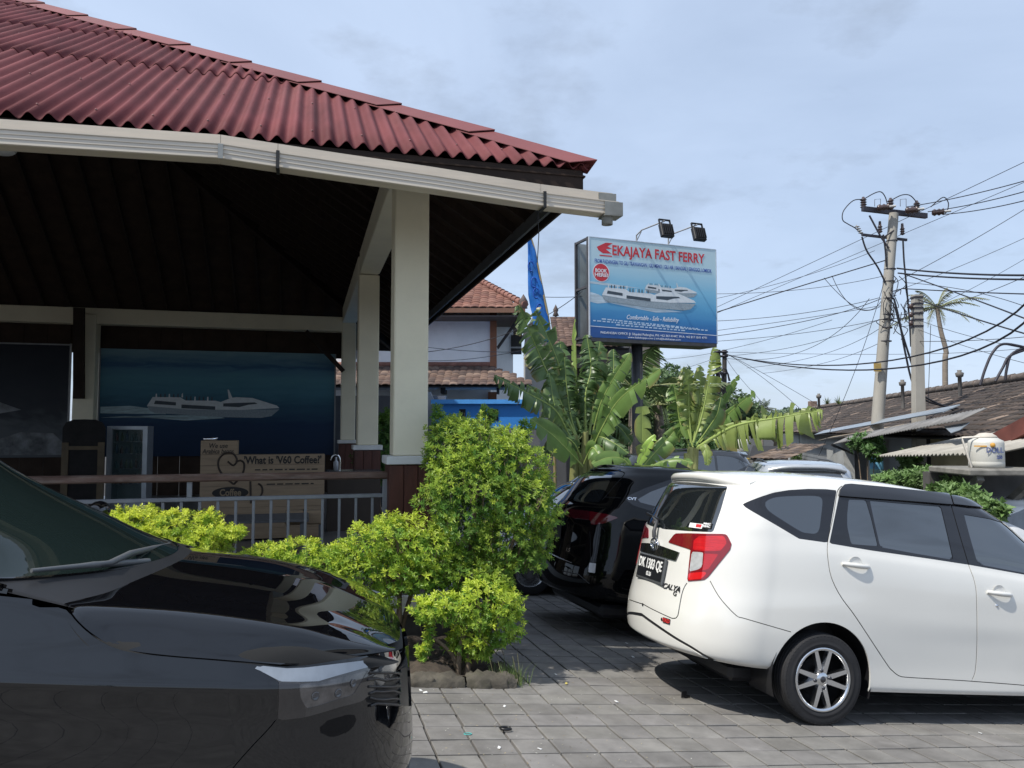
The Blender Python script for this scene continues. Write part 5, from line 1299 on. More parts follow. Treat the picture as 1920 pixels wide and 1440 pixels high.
# planter: soil, rough kerb stones, grass tuft
def build_planter():
    soil = M('soil', (.055,.042,.032), .95, var=.4, scale=9, bump=.9, bscale=30)
    x0, y0 = pq(.46, 5.55); a = P(762,1288,5.35)
    c0 = on_ground(755, 1291); c1 = on_ground(975, 1289)
    o = thing('planter', 'planting bed with rough mossy kerb stones at the foot of the bushes', 'planter', (c0[0], c0[1], c0[2]), TH)
    kerb = M('kerb_stone', (.085,.075,.060), .95, var=.45, scale=7, bump=1.0, bscale=22, grime=.6, gcol=(.055,.06,.03))
    L = math.hypot(c1[0]-c0[0], c1[1]-c0[1])
    def rock(x0, x1, h, seed):
        r = np.random.default_rng(seed); nx, nyz = 14, 10; V = []; F = []
        for i in range(nx+1):
            t = i/nx; x = x0+(x1-x0)*t; e = min(1, 4*t*(1-t)+.35)**.35
            for k in range(nyz):
                a = math.pi*k/(nyz-1); yy = -.085*math.cos(a)*e; zz = h*math.sin(a)**.45*e if 0 < k < nyz-1 else 0
                V.append((x + r.normal()*.006, yy+.09 + r.normal()*.007, zz + SP*x + r.normal()*.007 - .01))
        for i in range(nx):
            for k in range(nyz-1): F.append((i*nyz+k, i*nyz+k+1, (i+1)*nyz+k+1, (i+1)*nyz+k))
        return np_mesh('kerb_stone', V, np.array(F)[:, ::-1], smooth=True)
    xs = [-1.1, -.42, .02, .43, L*.98]
    for i in range(len(xs)-1): link_mesh('kerb_stone', rock(xs[i]+.008, xs[i+1]-.008, .082+.014*(i%2), 30+i), kerb, o)
    V = []; F = []; r = np.random.default_rng(5); nx, ny = 40, 24
    for j in range(ny+1):
        for i in range(nx+1):
            x = -1.1 + (L+1.06)*i/nx; y = .12 + 1.25*j/ny; V.append((x, y, SP*x + SQ*y + .055 + .05*math.sin(i*.5)*math.sin(j*.4) + r.normal()*.008))
    for j in range(ny):
        for i in range(nx): F.append((j*(nx+1)+i, j*(nx+1)+i+1, (j+1)*(nx+1)+i+1, (j+1)*(nx+1)+i))
    link_mesh('soil', np_mesh('soil', V, F, smooth=True), soil, o)
    # right-hand kerb
    g = M('grass_blade', (1,1,1), .6, tone=True, trans=.3)
    V = []; F = []; T = []; r = np.random.default_rng(8)
    tuft = on_ground(958, 1283)
    for k in range(520):
        c = tuft + np.array([r.normal()*.05-.02, r.normal()*.05+.02, 0]); c[2] = G(c[0], c[1]); h = abs(r.normal())*.05+.04; a = r.uniform(0, 6.28); d = np.array([math.cos(a), math.sin(a), 0])*h*r.uniform(.2,.7); s = np.array([-math.sin(a), math.cos(a), 0])*.0022
        n = len(V); V += [c-s, c+s, c+d*.5+np.array([0,0,h*.7])+s*.7, c+d*.5+np.array([0,0,h*.7])-s*.7, c+d+np.array([0,0,h])]; F += [(n,n+1,n+2),(n,n+2,n+3),(n+3,n+2,n+4)]
        t = np.array([.16,.23,.07])*r.uniform(.6,1.3); T += [t]*5
    for k in range(4):
        c = tuft + np.array([r.normal()*.06, r.normal()*.04, 0]); n = len(V); s = np.array([.0016,0,0]); d = np.array([r.normal()*.04, 0, .16+.05*r.random()])
        V += [c-s, c+s, c+d+s, c+d-s, c+d*1.05]; F += [(n,n+1,n+2),(n,n+2,n+3),(n+3,n+2,n+4)]; T += [np.array([.32,.30,.15])]*5
    gr = link_mesh('grass', np_mesh('grass', V, F, attr=np.array(T)), g); tag(gr, 'tuft of grass at the end of the planter kerb', 'grass', kind='stuff')
build_planter()
# ------------------------------------------------------------------ inside the pavilion
PF = Matrix.Translation((C1[0], C1[1], 0)) @ Matrix.Rotation(TH, 4, 'Z')     # pavilion frame
def pav_thing(name, label, cat, xl, yl, z=0.0, rz=0.0, group=None):
    return thing(name, label, cat, mat4=PF @ Matrix.Translation((xl, yl, z)) @ Matrix.Rotation(rz, 4, 'Z'), group=group)
def print_mat(name, stops, noise=.25, nscale=(3,1,30), white=None, axis='Z', lo=0.0, hi=1.0, rough=.5):
    """flat print: a vertical run of colours with streaks (object space)"""
    m = bpy.data.materials.new(name); m.use_nodes = True; nd = m.node_tree.nodes; L = m.node_tree.links; b = nd['Principled BSDF']; b.inputs['Roughness'].default_value = rough; b.inputs['Specular IOR Level'].default_value = .25
    tc_ = nd.new('ShaderNodeTexCoord'); sp_ = nd.new('ShaderNodeSeparateXYZ'); L.new(tc_.outputs['Object'], sp_.inputs[0])
    mr = nd.new('ShaderNodeMapRange'); mr.inputs['From Min'].default_value = lo; mr.inputs['From Max'].default_value = hi; L.new(sp_.outputs[axis], mr.inputs[0])
    cr = nd.new('ShaderNodeValToRGB'); e = cr.color_ramp.elements
    e[0].position = stops[0][0]; e[0].color = (*stops[0][1], 1); e[1].position = stops[-1][0]; e[1].color = (*stops[-1][1], 1)
    for p, c in stops[1:-1]: x = e.new(p); x.color = (*c, 1)
    mp_ = nd.new('ShaderNodeMapping'); mp_.inputs['Scale'].default_value = nscale; L.new(tc_.outputs['Object'], mp_.inputs[0])
    no = nd.new('ShaderNodeTexNoise'); no.inputs['Scale'].default_value = 1.0; no.inputs['Detail'].default_value = 8; no.inputs['Distortion'].default_value = .6; L.new(mp_.outputs[0], no.inputs['Vector'])
    ad_ = nd.new('ShaderNodeMath'); ad_.operation = 'MULTIPLY_ADD'; L.new(no.outputs[0], ad_.inputs[0]); ad_.inputs[1].default_value = noise; sb_ = nd.new('ShaderNodeMath'); sb_.operation = 'SUBTRACT'; L.new(mr.outputs[0], sb_.inputs[0]); sb_.inputs[1].default_value = noise*.5; L.new(sb_.outputs[0], ad_.inputs[2])
    L.new(ad_.outputs[0], cr.inputs[0]); L.new(cr.outputs[0], b.inputs['Base Color']); return m
def flat(name, poly, m, parent, lay, y0=0.0):
    """a flat printed shape on an XZ panel facing -y; lay = layer number"""
    v = [(x, y0-.0012*lay, z) for x, z in poly]; return MB().add(v, [tuple(range(len(v)))]).build(name, m, parent)
def ferry(parent, x, z, s, lay, y0, dim=1.0):
    """side view of a fast ferry, length s, bow to the right"""
    W_ = M('print_white_%d' % int(dim*100), (.70*dim,.74*dim,.76*dim), .5, var=.10, scale=12); D_ = M('print_dark_%d' % int(dim*100), (.05*dim,.07*dim,.09*dim), .5); G_ = M('print_grey_%d' % int(dim*100), (.30*dim,.36*dim,.40*dim), .5, var=.2, scale=30)
    q = lambda pts: [(x+a*s, z+b*s) for a, b in pts]
    flat('ferry_hull', q([(0,.055),(.02,.02),(.06,0),(.55,-.03),(.85,-.035),(.93,-.02),(.99,.035),(.72,.03),(.6,.035)]), G_, parent, lay, y0)
    flat('ferry_deck', q([(0,.055),(.04,.125),(.24,.125),(.28,.10),(.5,.10),(.54,.09),(.62,.125),(.66,.13),(.78,.125),(.86,.10),(.97,.065),(.99,.045),(.7,.028),(.3,.03)]), W_, parent, lay+1, y0)
    for pts in ([(.05,.07),(.21,.06),(.21,.085),(.06,.098)], [(.25,.038),(.5,.028),(.5,.055),(.25,.068)], [(.56,.055),(.68,.05),(.75,.07),(.82,.078),(.80,.09),(.56,.08)]): flat('ferry_windows', q(pts), D_, parent, lay+2, y0)
    flat('ferry_mast', q([(.60,.12),(.63,.12),(.60,.19),(.59,.19)]), W_, parent, lay+2, y0)
    r = random.Random(4)
    for k in range(14):
        a = .06+.44*k/14; flat('passengers', q([(a,.124 if a < .26 else .10),(a+.012,.124 if a < .26 else .10),(a+.01,.155-.02*(a > .26)+r.uniform(-.006,.006)),(a+.002,.15-.02*(a > .26))]), D_ if k % 3 else W_, parent, lay+3, y0)
def build_interior():
    yl = 10.80
    xa, zt = loc_plane(190, 652, yl); xb, zt2 = loc_plane(628, 665, yl); _, zb = loc_plane(628, 853, yl)
    o = pav_thing('mural', 'large blue sea mural of a white ferry on the back wall', 'mural', (xa+xb)/2, yl, zb); w = (xb-xa)/2; hgt = (zt+zt2)/2-zb
    sea = print_mat('mural_sea', [(0,(.006,.022,.06)),(.30,(.010,.035,.09)),(.48,(.03,.10,.16)),(.60,(.06,.18,.25)),(.74,(.09,.25,.32)),(.82,(.08,.20,.30)),(.86,(.04,.12,.22)),(.93,(.12,.25,.33)),(1,(.20,.34,.40))], noise=.16, nscale=(1.5,1,9), lo=0, hi=hgt)
    MB().box(-w, w, 0, .02, 0, hgt).build('panel', sea, o)
    fr = M('mural_frame', (.25,.26,.27), .5, metal=.4)
    for a, b, c, d in ((-w-.03,-w-.001,-.01,hgt+.0),(w+.001,w+.03,-.01,hgt+.0)): MB().box(a, b, -.012, .022, c, d).build('frame', fr, o)
    wk = M('print_wake', (.34,.45,.48), .6, var=.35, scale=9, stretch=(.5,1,4))
    flat('wake', [(-w+.02,hgt*.40),(-w+1.3,hgt*.395),(-w+1.3,hgt*.43),(-w+.6,hgt*.47),(-w+.02,hgt*.46)], wk, o, 1)
    flat('wake', [(-w+.02,hgt*.36),(-w+.5,hgt*.375),(-w+1.7,hgt*.335),(-w+2.5,hgt*.36),(-w+2.3,hgt*.385),(-w+1.2,hgt*.385)], wk, o, 1)
    ferry(o, -w+.92, hgt*.405, 2.75, 2, 0, .85)
    # left mural
    xc, zt3 = loc_plane(135, 648, yl); o2 = pav_thing('mural', 'dark mural of a rocky cliff on the back wall at the left', 'mural', xc-2.4, yl, zb)
    h2 = zt3-zb; dm = print_mat('mural_dark', [(0,(.10,.11,.12)),(.25,(.09,.10,.11)),(.42,(.03,.035,.045)),(.6,(.018,.024,.035)),(1,(.010,.014,.025))], noise=.5, nscale=(2.2,1,3.2), lo=0, hi=h2)
    MB().box(-2.4, 2.36, 0, .02, 0, h2).build('panel', dm, o2); MB().box(2.361, 2.40, -.012, .022, -.01, h2+.04).build('frame', fr, o2); MB().box(-2.4, 2.36, -.012, .022, h2+.001, h2+.03).build('frame', fr, o2)
    rk = M('print_rock', (.17,.18,.19), .7, var=.6, scale=4, grime=.8, gcol=(.012,.014,.018))
    flat('rocks', [(-.6,.1),(.2,.35),(.9,.30),(1.5,.52),(2.1,.50),(2.3,.3),(2.3,.05),(-.6,.05)], rk, o2, 1)
    flat('rocks', [(-2.0,h2*.5),(-.4,h2*.75),(.1,h2*.62),(.9,h2*.52),(1.5,h2*.42),(.8,h2*.36),(-2.0,h2*.3)], rk, o2, 1)
    # drinks fridge
    yf = 7.6; xa, zt = loc_plane(201, 799, yf); xb, _ = loc_plane(277, 800, yf); w = (xb-xa)
    fz = pav_thing('fridge', 'glass-door drinks fridge with a pale frame beside the mural', 'fridge', xa, yf, 0.0); al = M('fridge_frame', (.42,.45,.48), .35, metal=.5); t = .075
    MB().box(0, t, 0, .55, 0, zt).build('frame_side', al, fz); MB().box(w-t, w, 0, .55, 0, zt).build('frame_side', al, fz)
    MB().box(t+.002, w-t-.002, .04, .55, zt-.06, zt).build('top', al, fz); MB().box(t+.002, w-t-.002, .02, .55, 0, .18).build('bottom', al, fz); MB().box(t+.002, w-t-.002, .52, .55, .181, zt-.061).build('back', M('fridge_inside', (.5,.6,.6), .5), fz)
    r = random.Random(3); bc = [(.05,.12,.25),(.2,.25,.08),(.3,.28,.2),(.08,.2,.22),(.25,.06,.05)]
    for k, z in enumerate((.45,.72,.98,1.2)):
        if z > zt-.2: continue
        MB().box(t+.003, w-t-.003, .10, .50, z, z+.012).build('shelf', al, fz)
        for i in range(6):
            h = r.uniform(.12,.19); c = bc[r.randrange(5)]
            MB().lathe([(0,0),(.024,0),(.026,h*.6),(.012,h*.8),(.012,h),(0,h)], 10, 'z', (t+.05+i*(w-2*t-.1)/5, .18, z+.013)).build('bottle', M('bottle_%d' % (bc.index(c)), c, .3), fz)
    MB().box(t+.004, w-t-.004, .07, .078, .19, zt-.07).build('door_glass', M('fridge_glass', (.10,.15,.155), .05, spec=.8), fz).data.materials[0]
    gm = MATS['fridge_glass']; gm.node_tree.nodes['Principled BSDF'].inputs['Alpha'].default_value = .35
    # chalk menu board
    yb = 6.9; xa, zt = loc_plane(118, 786, yb); xb, _ = loc_plane(198, 786, yb); w = xb-xa
    mb_ = pav_thing('menu_board', 'dark chalk menu board in an arched wooden frame left of the fridge', 'menu board', xa, yb, 0)
    wd = M('board_wood', (.12,.085,.045), .6, var=.3, scale=6); ck = M('chalkboard', (.012,.010,.010), .8, var=.5, scale=7)
    arch = [(0,0),(w,0),(w,zt-.14),(w*.92,zt-.05),(w*.75,zt-.005),(w*.5,zt),(w*.25,zt-.005),(w*.08,zt-.05),(0,zt-.14)]
    MB().prism(arch, 0, .04).build('backing', ck, mb_)
    for a in ((0,.10),(w-.10,w)): MB().box(a[0], a[1], -.02, -.002, .0, zt-.38).build('frame_side', wd, mb_)
    MB().box(.101, w-.101, -.02, -.002, zt-.50, zt-.44).build('frame_rail', wd, mb_)
    # coffee counter
    yk = 3.3; xa, zt = loc_plane(376, 853, yk); xb, _ = loc_plane(609, 853, yk); w = xb-xa
    k = pav_thing('coffee_counter', 'wooden coffee counter with printed boards reading about V60 coffee', 'counter', xa, yk, 0)
    bw = M('pale_board', (.30,.215,.135), .6, var=.16, scale=3, stretch=(1,1,9), grime=.2, gcol=(.18,.12,.07))
    nb = 8
    for i in range(nb): z0 = .02+(zt-.02)*i/nb; MB().box(0, w, 0, .02, z0+.002, .02+(zt-.02)*(i+1)/nb-.001).build('board', bw, k)
    xt, zt2 = loc_plane(445, 826, yk); MB().box(0, xt-xa, -.002, .25, zt+.002, zt2, .004).build('upper_box', bw, k)
    MB().box(0, w, .03, .6, zt-.05, zt-.01).build('worktop', M('worktop', (.10,.07,.05), .4), k); MB().box(.01, w-.01, .025, .58, .02, zt-.06).build('cabinet', M('cabinet_dark', (.05,.035,.025), .6), k)
    ink = M('print_ink', (.012,.010,.009), .6)
    def tx(s_, px, py, size, bold=.0, xs=1.0, m_=ink, shear=0, y=-.003):
        x, z = loc_plane(px, py, yk); lettering(s_, m_, k, Matrix.Translation((x-xa, y, z)) @ UP_XZ, size, bold, xs, .001, shear=shear)
    tx("'What is 'V60 Coffee?'", 531, 863, .135, .004, .80); tx('We use', 409, 836, .085, .001, .85, shear=.2, y=-.005); tx('Arabica beans', 409, 846.5, .085, .001, .78, shear=.2, y=-.005)
    r = random.Random(9)
    for row, py in enumerate((881, 888, 908)):
        x0, z = loc_plane(478 if row < 2 else 500, py, yk); x1, _ = loc_plane(600 if row < 2 else 590, py, yk); x = x0
        while x < x1-.03:
            l_ = r.uniform(.03,.11); flat('print_line', [(x-xa, z-.008),(min(x+l_,x1)-xa, z-.008),(min(x+l_,x1)-xa, z+.008),(x-xa, z+.008)], ink, k, 2); x += l_+.025
    xh, zh = loc_plane(430, 880, yk); s_ = .26
    pts = [(math.cos(a)*(.3-.022*i)*.42-.06, math.sin(a)*(.3-.022*i)*.5+.10) for i, a in enumerate(np.linspace(3.6, -3.4, 12))][::-1]
    b = MB(); sp_ = spline([(-.02,.10),(.05,.05),(.09,.12),(.04,.20),(-.06,.20),(-.13,.12),(-.12,0),(-.03,-.12),(.06,-.19)], 6); b.tube([(xh-xa+p[0], -.004, zh+p[1]) for p in sp_], .012, 5)
    sp_ = spline([(.06,-.19),(.16,-.06),(.18,.06),(.14,.11),(.09,.10)], 6); b.tube([(xh-xa+p[0], -.004, zh+p[1]) for p in sp_], .012, 5); b.build('heart_swirl', M('print_brown', (.035,.022,.015), .6), k)
    xo, zo = loc_plane(432, 924, yk); ov = [(xo-xa+.22*math.cos(a), zo+.075*math.sin(a)) for a in np.linspace(0, 2*math.pi, 33)[:-1]]; flat('oval_label', ov, ink, k, 2)
    tx('Coffee', 432, 924, .12, .003, .8, M('print_cream', (.25,.18,.11), .6), y=-.006)
    x2, z2 = loc_plane(480, 920, yk); cup = MB(); cup.tube([(x2-xa-.07,-.004,z2+.12),(x2-xa-.06,-.004,z2-.16)], .012, 5); cup.build('cup_outline', MATS['print_brown'], k)
    cup = MB(); cup.tube([(x2-xa+.06*math.cos(a)+.02,-.004,z2+.09*math.sin(a)) for a in np.linspace(-1.5,1.5,9)], .012, 5); cup.build('cup_outline', MATS['print_brown'], k)
    x3, z3 = loc_plane(392, 823, yk)
    b_ = pav_thing('bowl', 'small steel bowl on top of the coffee counter', 'bowl', x3, yk+.12, z3-.035); MB().lathe([(0,.004),(.07,.004),(.095,.05),(.09,.05),(.066,.012),(0,.012)], 20).build('bowl_body', CHROME, b_)
    # wash basin counter with tap
    ys = 3.9; xs_, zs = loc_plane(612, 884, ys); xe, _ = loc_plane(716, 884, ys)
    sk = pav_thing('wash_counter', 'dark wash counter with a curved chrome tap by the columns', 'counter', xs_, ys, 0)
    MB().box(0, xe-xs_, 0, .5, zs-.04, zs).build('worktop', M('stone_top', (.05,.05,.055), .25), sk); MB().box(.02, xe-xs_-.02, .03, .48, 0, zs-.042).build('cabinet', MATS['cabinet_dark'], sk)
    tp = spline([(.19,.2,0),(.19,.2,.16),(.15,.2,.22),(.09,.2,.21),(.06,.2,.15)], 5); MB().tube([(p[0], p[1], zs+p[2]) for p in tp], .013, 8).build('tap', CHROME, sk)
    MB().lathe([(0,0),(.035,0),(.035,.12),(.015,.14),(.015,.19),(0,.19)], 14, 'z', (.14,.3,zs)).build('soap_bottle', M('soap_white', (.6,.62,.65), .4), sk)
    # slatted tables and stools
    tm = M('table_grey', (.10,.10,.105), .55, var=.2, scale=5); 
    t1 = pav_thing('table', 'grey slatted table behind the railing', 'table', *loc_plane(500, 985, 1.9)[:1], 1.9, 0)
    for i in range(6): MB().box(-.45, .45, -.36+i*.122, -.36+i*.122+.112, .42, .445, .003).build('slat', tm, t1)
    for a in (-.4,.36):
        for c in (-.32,.28): MB().box(a, a+.04, c, c+.04, 0, .418).build('leg', tm, t1)
    for n_, px, lb in ((0, 556, 'left of two woven stools behind the railing'), (1, 585, 'right of two woven stools behind the railing')):
        x, _ = loc_plane(px, 960, 2.4); st = pav_thing('stool', lb, 'stool', x, 2.4, 0)
        MB().box(-.13,.13,-.13,.13,.30,.46,.02).build('seat', bw, st)
        for a in (-.11,.08):
            for c in (-.11,.08): MB().box(a, a+.03, c, c+.03, 0, .298).build('leg', tm, st)
build_interior()
# small water bottle standing on the plinth edge by the hedge
def build_bottle():
    p = P(655, 1092, 6.45); o = thing('water_bottle', 'clear plastic water bottle with a blue label among the hedge leaves', 'bottle', (p[0], p[1], p[2]))
    gl = M('bottle_plastic', (.55,.65,.72), .1, spec=.7); gl.node_tree.nodes['Principled BSDF'].inputs['Transmission Weight'].default_value = .7
    MB().lathe([(0,0),(.032,0),(.034,.02),(.033,.13),(.028,.155),(.013,.185),(.013,.20),(0,.20)], 20).build('bottle_body', gl, o)
    MB().lathe([(.0345,.06),(.0348,.06),(.0348,.11),(.0345,.11)], 20).build('bottle_label', M('label_blue', (.05,.30,.55), .5), o)
    MB().lathe([(0,.222),(.015,.222),(.0155,.202),(.0,.202)], 16).build('bottle_cap', M('cap_white', (.7,.72,.75), .5), o)
build_bottle()
# ------------------------------------------------------------------ billboard of the ferry company
def build_billboard():
    TL = P(1106,440,15.0); TR = P(1341,473,16.1); BL = P(1101,628,15.0); BR = P(1340,648,16.1)
    u = TR-TL; u[2] = 0; th = math.atan2(u[1], u[0]); w = (np.linalg.norm((TR-TL)[:2])+np.linalg.norm((BR-BL)[:2]))/2
    zt = (TL[2]+TR[2])/2; zb = (BL[2]+BR[2])/2; h = zt-zb; c = (TL+TR)/2
    pole = P(1187, 800, 15.9); gz = -1.3
    o = thing('billboard', 'blue ferry advertisement billboard with two floodlights on a black pole', 'billboard', mat4=Matrix.Translation((c[0], c[1], zb)) @ Matrix.Rotation(th, 4, 'Z'))
    hw = w/2
    pm = print_mat('billboard_print', [(0,(.03,.12,.34)),(.10,(.035,.15,.40)),(.22,(.06,.25,.52)),(.36,(.13,.40,.64)),(.52,(.23,.53,.73)),(.66,(.38,.63,.77)),(.78,(.52,.71,.78)),(1,(.56,.72,.78))], noise=.10, nscale=(.9,1,5.5), lo=0, hi=h, rough=.45)
    MB().box(-hw, hw, 0, .03, 0, h).build('front_panel', pm, o)
    al = M('sign_edge', (.62,.66,.70), .4, metal=.5); dk = M('sign_steel', (.05,.05,.055), .55, var=.25, scale=8, grime=.3, gcol=(.10,.07,.05))
    for b in ((-hw-.02,-hw-.001,-.006,.034,-.01,h+.01),(hw+.001,hw+.02,-.006,.034,-.01,h+.01),(-hw,hw,-.006,.034,h+.001,h+.015)): MB().box(*b).build('edge_trim', al, o)
    MB().box(-hw, hw, .0, .60, -.075, -.004).build('bottom_beam', dk, o)
    # rear panel and frame
    MB().box(-hw, hw, .58, .61, 0, h).build('rear_panel', M('sign_back', (.33,.35,.34), .6, var=.3, scale=2, grime=.4), o)
    for x in (-hw-.03, hw-.03):
        for y in (.04, .57): MB().box(x, x+.05, y, y+.05, -.07, h+.02).build('frame_post', dk, o)
        for z in (.0, h*.5, h-.03): MB().box(x+.002, x+.048, .092, .568, z, z+.045).build('frame_tie', dk, o)
    MB().box(-hw+.03, hw-.04, .09, .14, h-.03, h+.015).build('frame_rail', dk, o)
    # pole
    inv = o.matrix_world.inverted(); bpy.context.view_layer.update(); lp = o.matrix_world.inverted() @ Vector((pole[0], pole[1], 0))
    px = lp.x
    MB().lathe([(0,-.08),(.115,-.08),(.115,gz-zb),(0,gz-zb)], 20, 'z', (px, .30, 0)).build('pole', M('pole_black', (.045,.047,.05), .5, metal=.3, var=.3, scale=6), o)
    # flood lights
    for pxl, top in ((1189, 447), (1264, 458)):
        q = P(pxl, top, 15.5); l = o.matrix_world.inverted() @ Vector(q); x = l.x; z0 = h
        st = M('lamp_arm', (.35,.36,.37), .5, metal=.5)
        a = MB().tube([(x,.02,z0-.02),(x,.02,z0+.14),(x+.04,-.12,z0+.22),(x+.26,-.62,z0+.30)], .016, 6); a.build('lamp_arm', st, o)
        MB().tube([(x,.02,z0+.02),(x+.03,-.12,z0+.19)], .010, 5).build('arm_brace', st, o)
        T0 = Matrix.Translation((x+.27,-.65,z0+.12)) @ Matrix.Rotation(R(-18),4,'X')
        bl = M('lamp_black', (.012,.012,.013), .5)
        f = MB().box(-.14,.14,-.05,.05,-.17,.12,.015).build('floodlight', bl, o); f.matrix_local = T0
        MB().box(-.12,.12,-.004,.0,-.14,.10).build('lamp_glass', GLASS, f).location = (0,.053,0)
        for k in range(6): MB().box(-.12+k*.045,-.105+k*.045,-.075,-.051,-.13,.09).build('cooling_fin', bl, f)
        br = MB(); br.box(-.13,-.115,-.02,.02,.121,.21); br.box(.115,.13,-.02,.02,.121,.21); br.box(-.13,.13,-.02,.02,.211,.23); br.build('lamp_bracket', bl, f)
    # ---- print
    red = M('sign_red', (.62,.035,.05), .5); blue = M('sign_blue', (.05,.10,.42), .5); wh = M('sign_white', (.80,.82,.85), .5)
    def uv(px, py):
        # position on the panel of a point seen in the photo
        r = ray(px, py); Mw = np.array(o.matrix_world); n = Mw[:3,1]; O = Mw[:3,3]; t = (n@(O-CAMP))/(n@r); p = CAMP+r*t-O; return float(p@Mw[:3,0]), float(p[2])
    def line(s_, px0, px1, pym, m_, bold=0, y=-.004, shear=0, cap=None, squeeze=None):
        a = uv(px0, pym); b = uv(px1, pym); 
        me = text_mesh(s_, 1.0, bold, 1.0, .002, 'CENTER', shear); xs_ = [v.co.x for v in me.vertices]; ys_ = [v.co.y for v in me.vertices]
        W0 = max(xs_)-min(xs_); H0 = max(ys_)-min(ys_); W1 = abs(b[0]-a[0]); H1 = cap if cap else W1/W0*H0
        me.transform(Matrix.Diagonal((W1/W0, H1/H0, 1, 1)) @ Matrix.Translation((-(max(xs_)+min(xs_))/2, -(max(ys_)+min(ys_))/2, 0)))
        ob = link_mesh('lettering', me, m_, o); ob.matrix_local = Matrix.Translation(((a[0]+b[0])/2, y, (a[1]+b[1])/2)) @ UP_XZ
    def tilt(s_, p0, p1, m_, H, bold=0, shear=0):
        a = uv(*p0); b = uv(*p1)
        me = text_mesh(s_, 1.0, bold, 1.0, .002, 'CENTER', shear); xs_ = [v.co.x for v in me.vertices]; ys_ = [v.co.y for v in me.vertices]
        W0 = max(xs_)-min(xs_); H0 = max(ys_)-min(ys_); W1 = b[0]-a[0]
        me.transform(Matrix.Diagonal((W1/W0, H/H0, 1, 1)) @ Matrix.Translation((-(max(xs_)+min(xs_))/2, -(max(ys_)+min(ys_))/2, 0)))
        ob = link_mesh('lettering', me, m_, o); ob.matrix_local = Matrix.Translation(((a[0]+b[0])/2, -.005, (a[1]+b[1])/2)) @ UP_XZ
    tilt('EKAJAYA FAST FERRY', (1148,470), (1321,490), red, .27, .022)
    tilt('FROM PADANGBAI TO GILI TRAWANGAN | GILI MENO | GILI AIR | BANGSAL | SENGGIGI, LOMBOK', (1115,485), (1334,514), blue, .105, .004)
    tilt('Comfortable - Safe - Reliability', (1175,595), (1273,602), wh, .12, .008, .35)
    tilt('PADANGBAI OFFICE: Jl. Silayukti Padangbai, PH: +62 363 41447, W.A: +62 817 1841 4791', (1126,620), (1325,638), wh, .062, .002)
    tilt('www.baliekajaya.com | info@baliekajaya.com', (1177,632), (1276,638), wh, .05, .002)
    # white rule and panels of small print
    a = uv(1103,611); b = uv(1340,629); flat('rule', [(-hw,a[1]-.006),(hw,b[1]-.006),(hw,b[1]+.006),(-hw,a[1]+.006)], wh, o, 2)
    navy = M('sign_navy', (.02,.09,.30), .5); flat('footer', [(-hw+.002,.002),(hw-.002,.002),(hw-.002,b[1]-.008),(-hw+.002,a[1]-.008)], navy, o, 1)
    r = random.Random(2); sm = M('sign_small_print', (.50,.64,.78), .5)
    for row, (p0, p1) in enumerate((((1128,598),(1312,617)), ((1112,601),(1330,620)), ((1155,609),(1285,620)))):
        a = uv(*p0); b = uv(*p1); x = a[0]
        while x < b[0]-.03:
            l_ = r.uniform(.03,.10); z = a[1]+(b[1]-a[1])*(x-a[0])/(b[0]-a[0]); flat('print_line', [(x,z-.012),(x+l_,z-.012),(x+l_,z+.012),(x,z+.012)], sm, o, 3); x += l_+.03
    # round BOOK HERE! badge
    cx, cz = uv(1127,511); rr = .175
    flat('badge_ring', [(cx+(rr+.015)*math.cos(t), cz+(rr+.015)*math.sin(t)) for t in np.linspace(0,2*math.pi,33)[:-1]], wh, o, 2)
    flat('badge', [(cx+rr*math.cos(t), cz+rr*math.sin(t)) for t in np.linspace(0,2*math.pi,33)[:-1]], red, o, 3)
    tilt('BOOK', (1116,506), (1138,509), wh, .075, .03); tilt('HERE!', (1115,514), (1140,517), wh, .075, .03)
    # wing emblem
    ex, ez = uv(1134,466); s_ = .20
    flat('emblem', [(ex-.9*s_,ez+.1*s_),(ex+.1*s_,ez+.6*s_),(ex+.9*s_,ez+.62*s_),(ex+.3*s_,ez+.25*s_),(ex+.8*s_,ez+.05*s_),(ex+.1*s_,ez-.05*s_),(ex+.75*s_,ez-.45*s_),(ex-.2*s_,ez-.5*s_),(ex-.75*s_,ez-.2*s_)], red, o, 2)
    flat('emblem_rule', [(ex-.6*s_,ez-.78*s_),(ex+.8*s_,ez-.78*s_),(ex+.8*s_,ez-.66*s_),(ex-.6*s_,ez-.66*s_)], red, o, 2)
    # sea foam and the two ferries
    fm = M('print_foam', (.52,.63,.70), .6, var=.25, scale=5, stretch=(.6,1,4))
    def pp(pts): return [uv(*p) for p in pts]
    flat('wake', pp([(1106,547),(1122,552),(1140,562),(1150,567),(1120,569),(1104,565)]), fm, o, 1); flat('wake', pp([(1105,527),(1140,531),(1190,539),(1208,541),(1150,537),(1106,531)]), fm, o, 1)
    flat('wake', pp([(1130,565),(1180,576),(1230,586),(1280,585),(1240,579),(1180,571)]), fm, o, 1)
    x0, z0 = uv(1209,545); x1, z1 = uv(1308,555); ferry(o, x0, z0-.03, x1-x0, 2, 0, 1.0)
    x0, z0 = uv(1128,559); x1, z1 = uv(1306,577); ferry(o, x0, z0-.06, x1-x0, 7, 0, 1.05)
    return o
build_billboard()
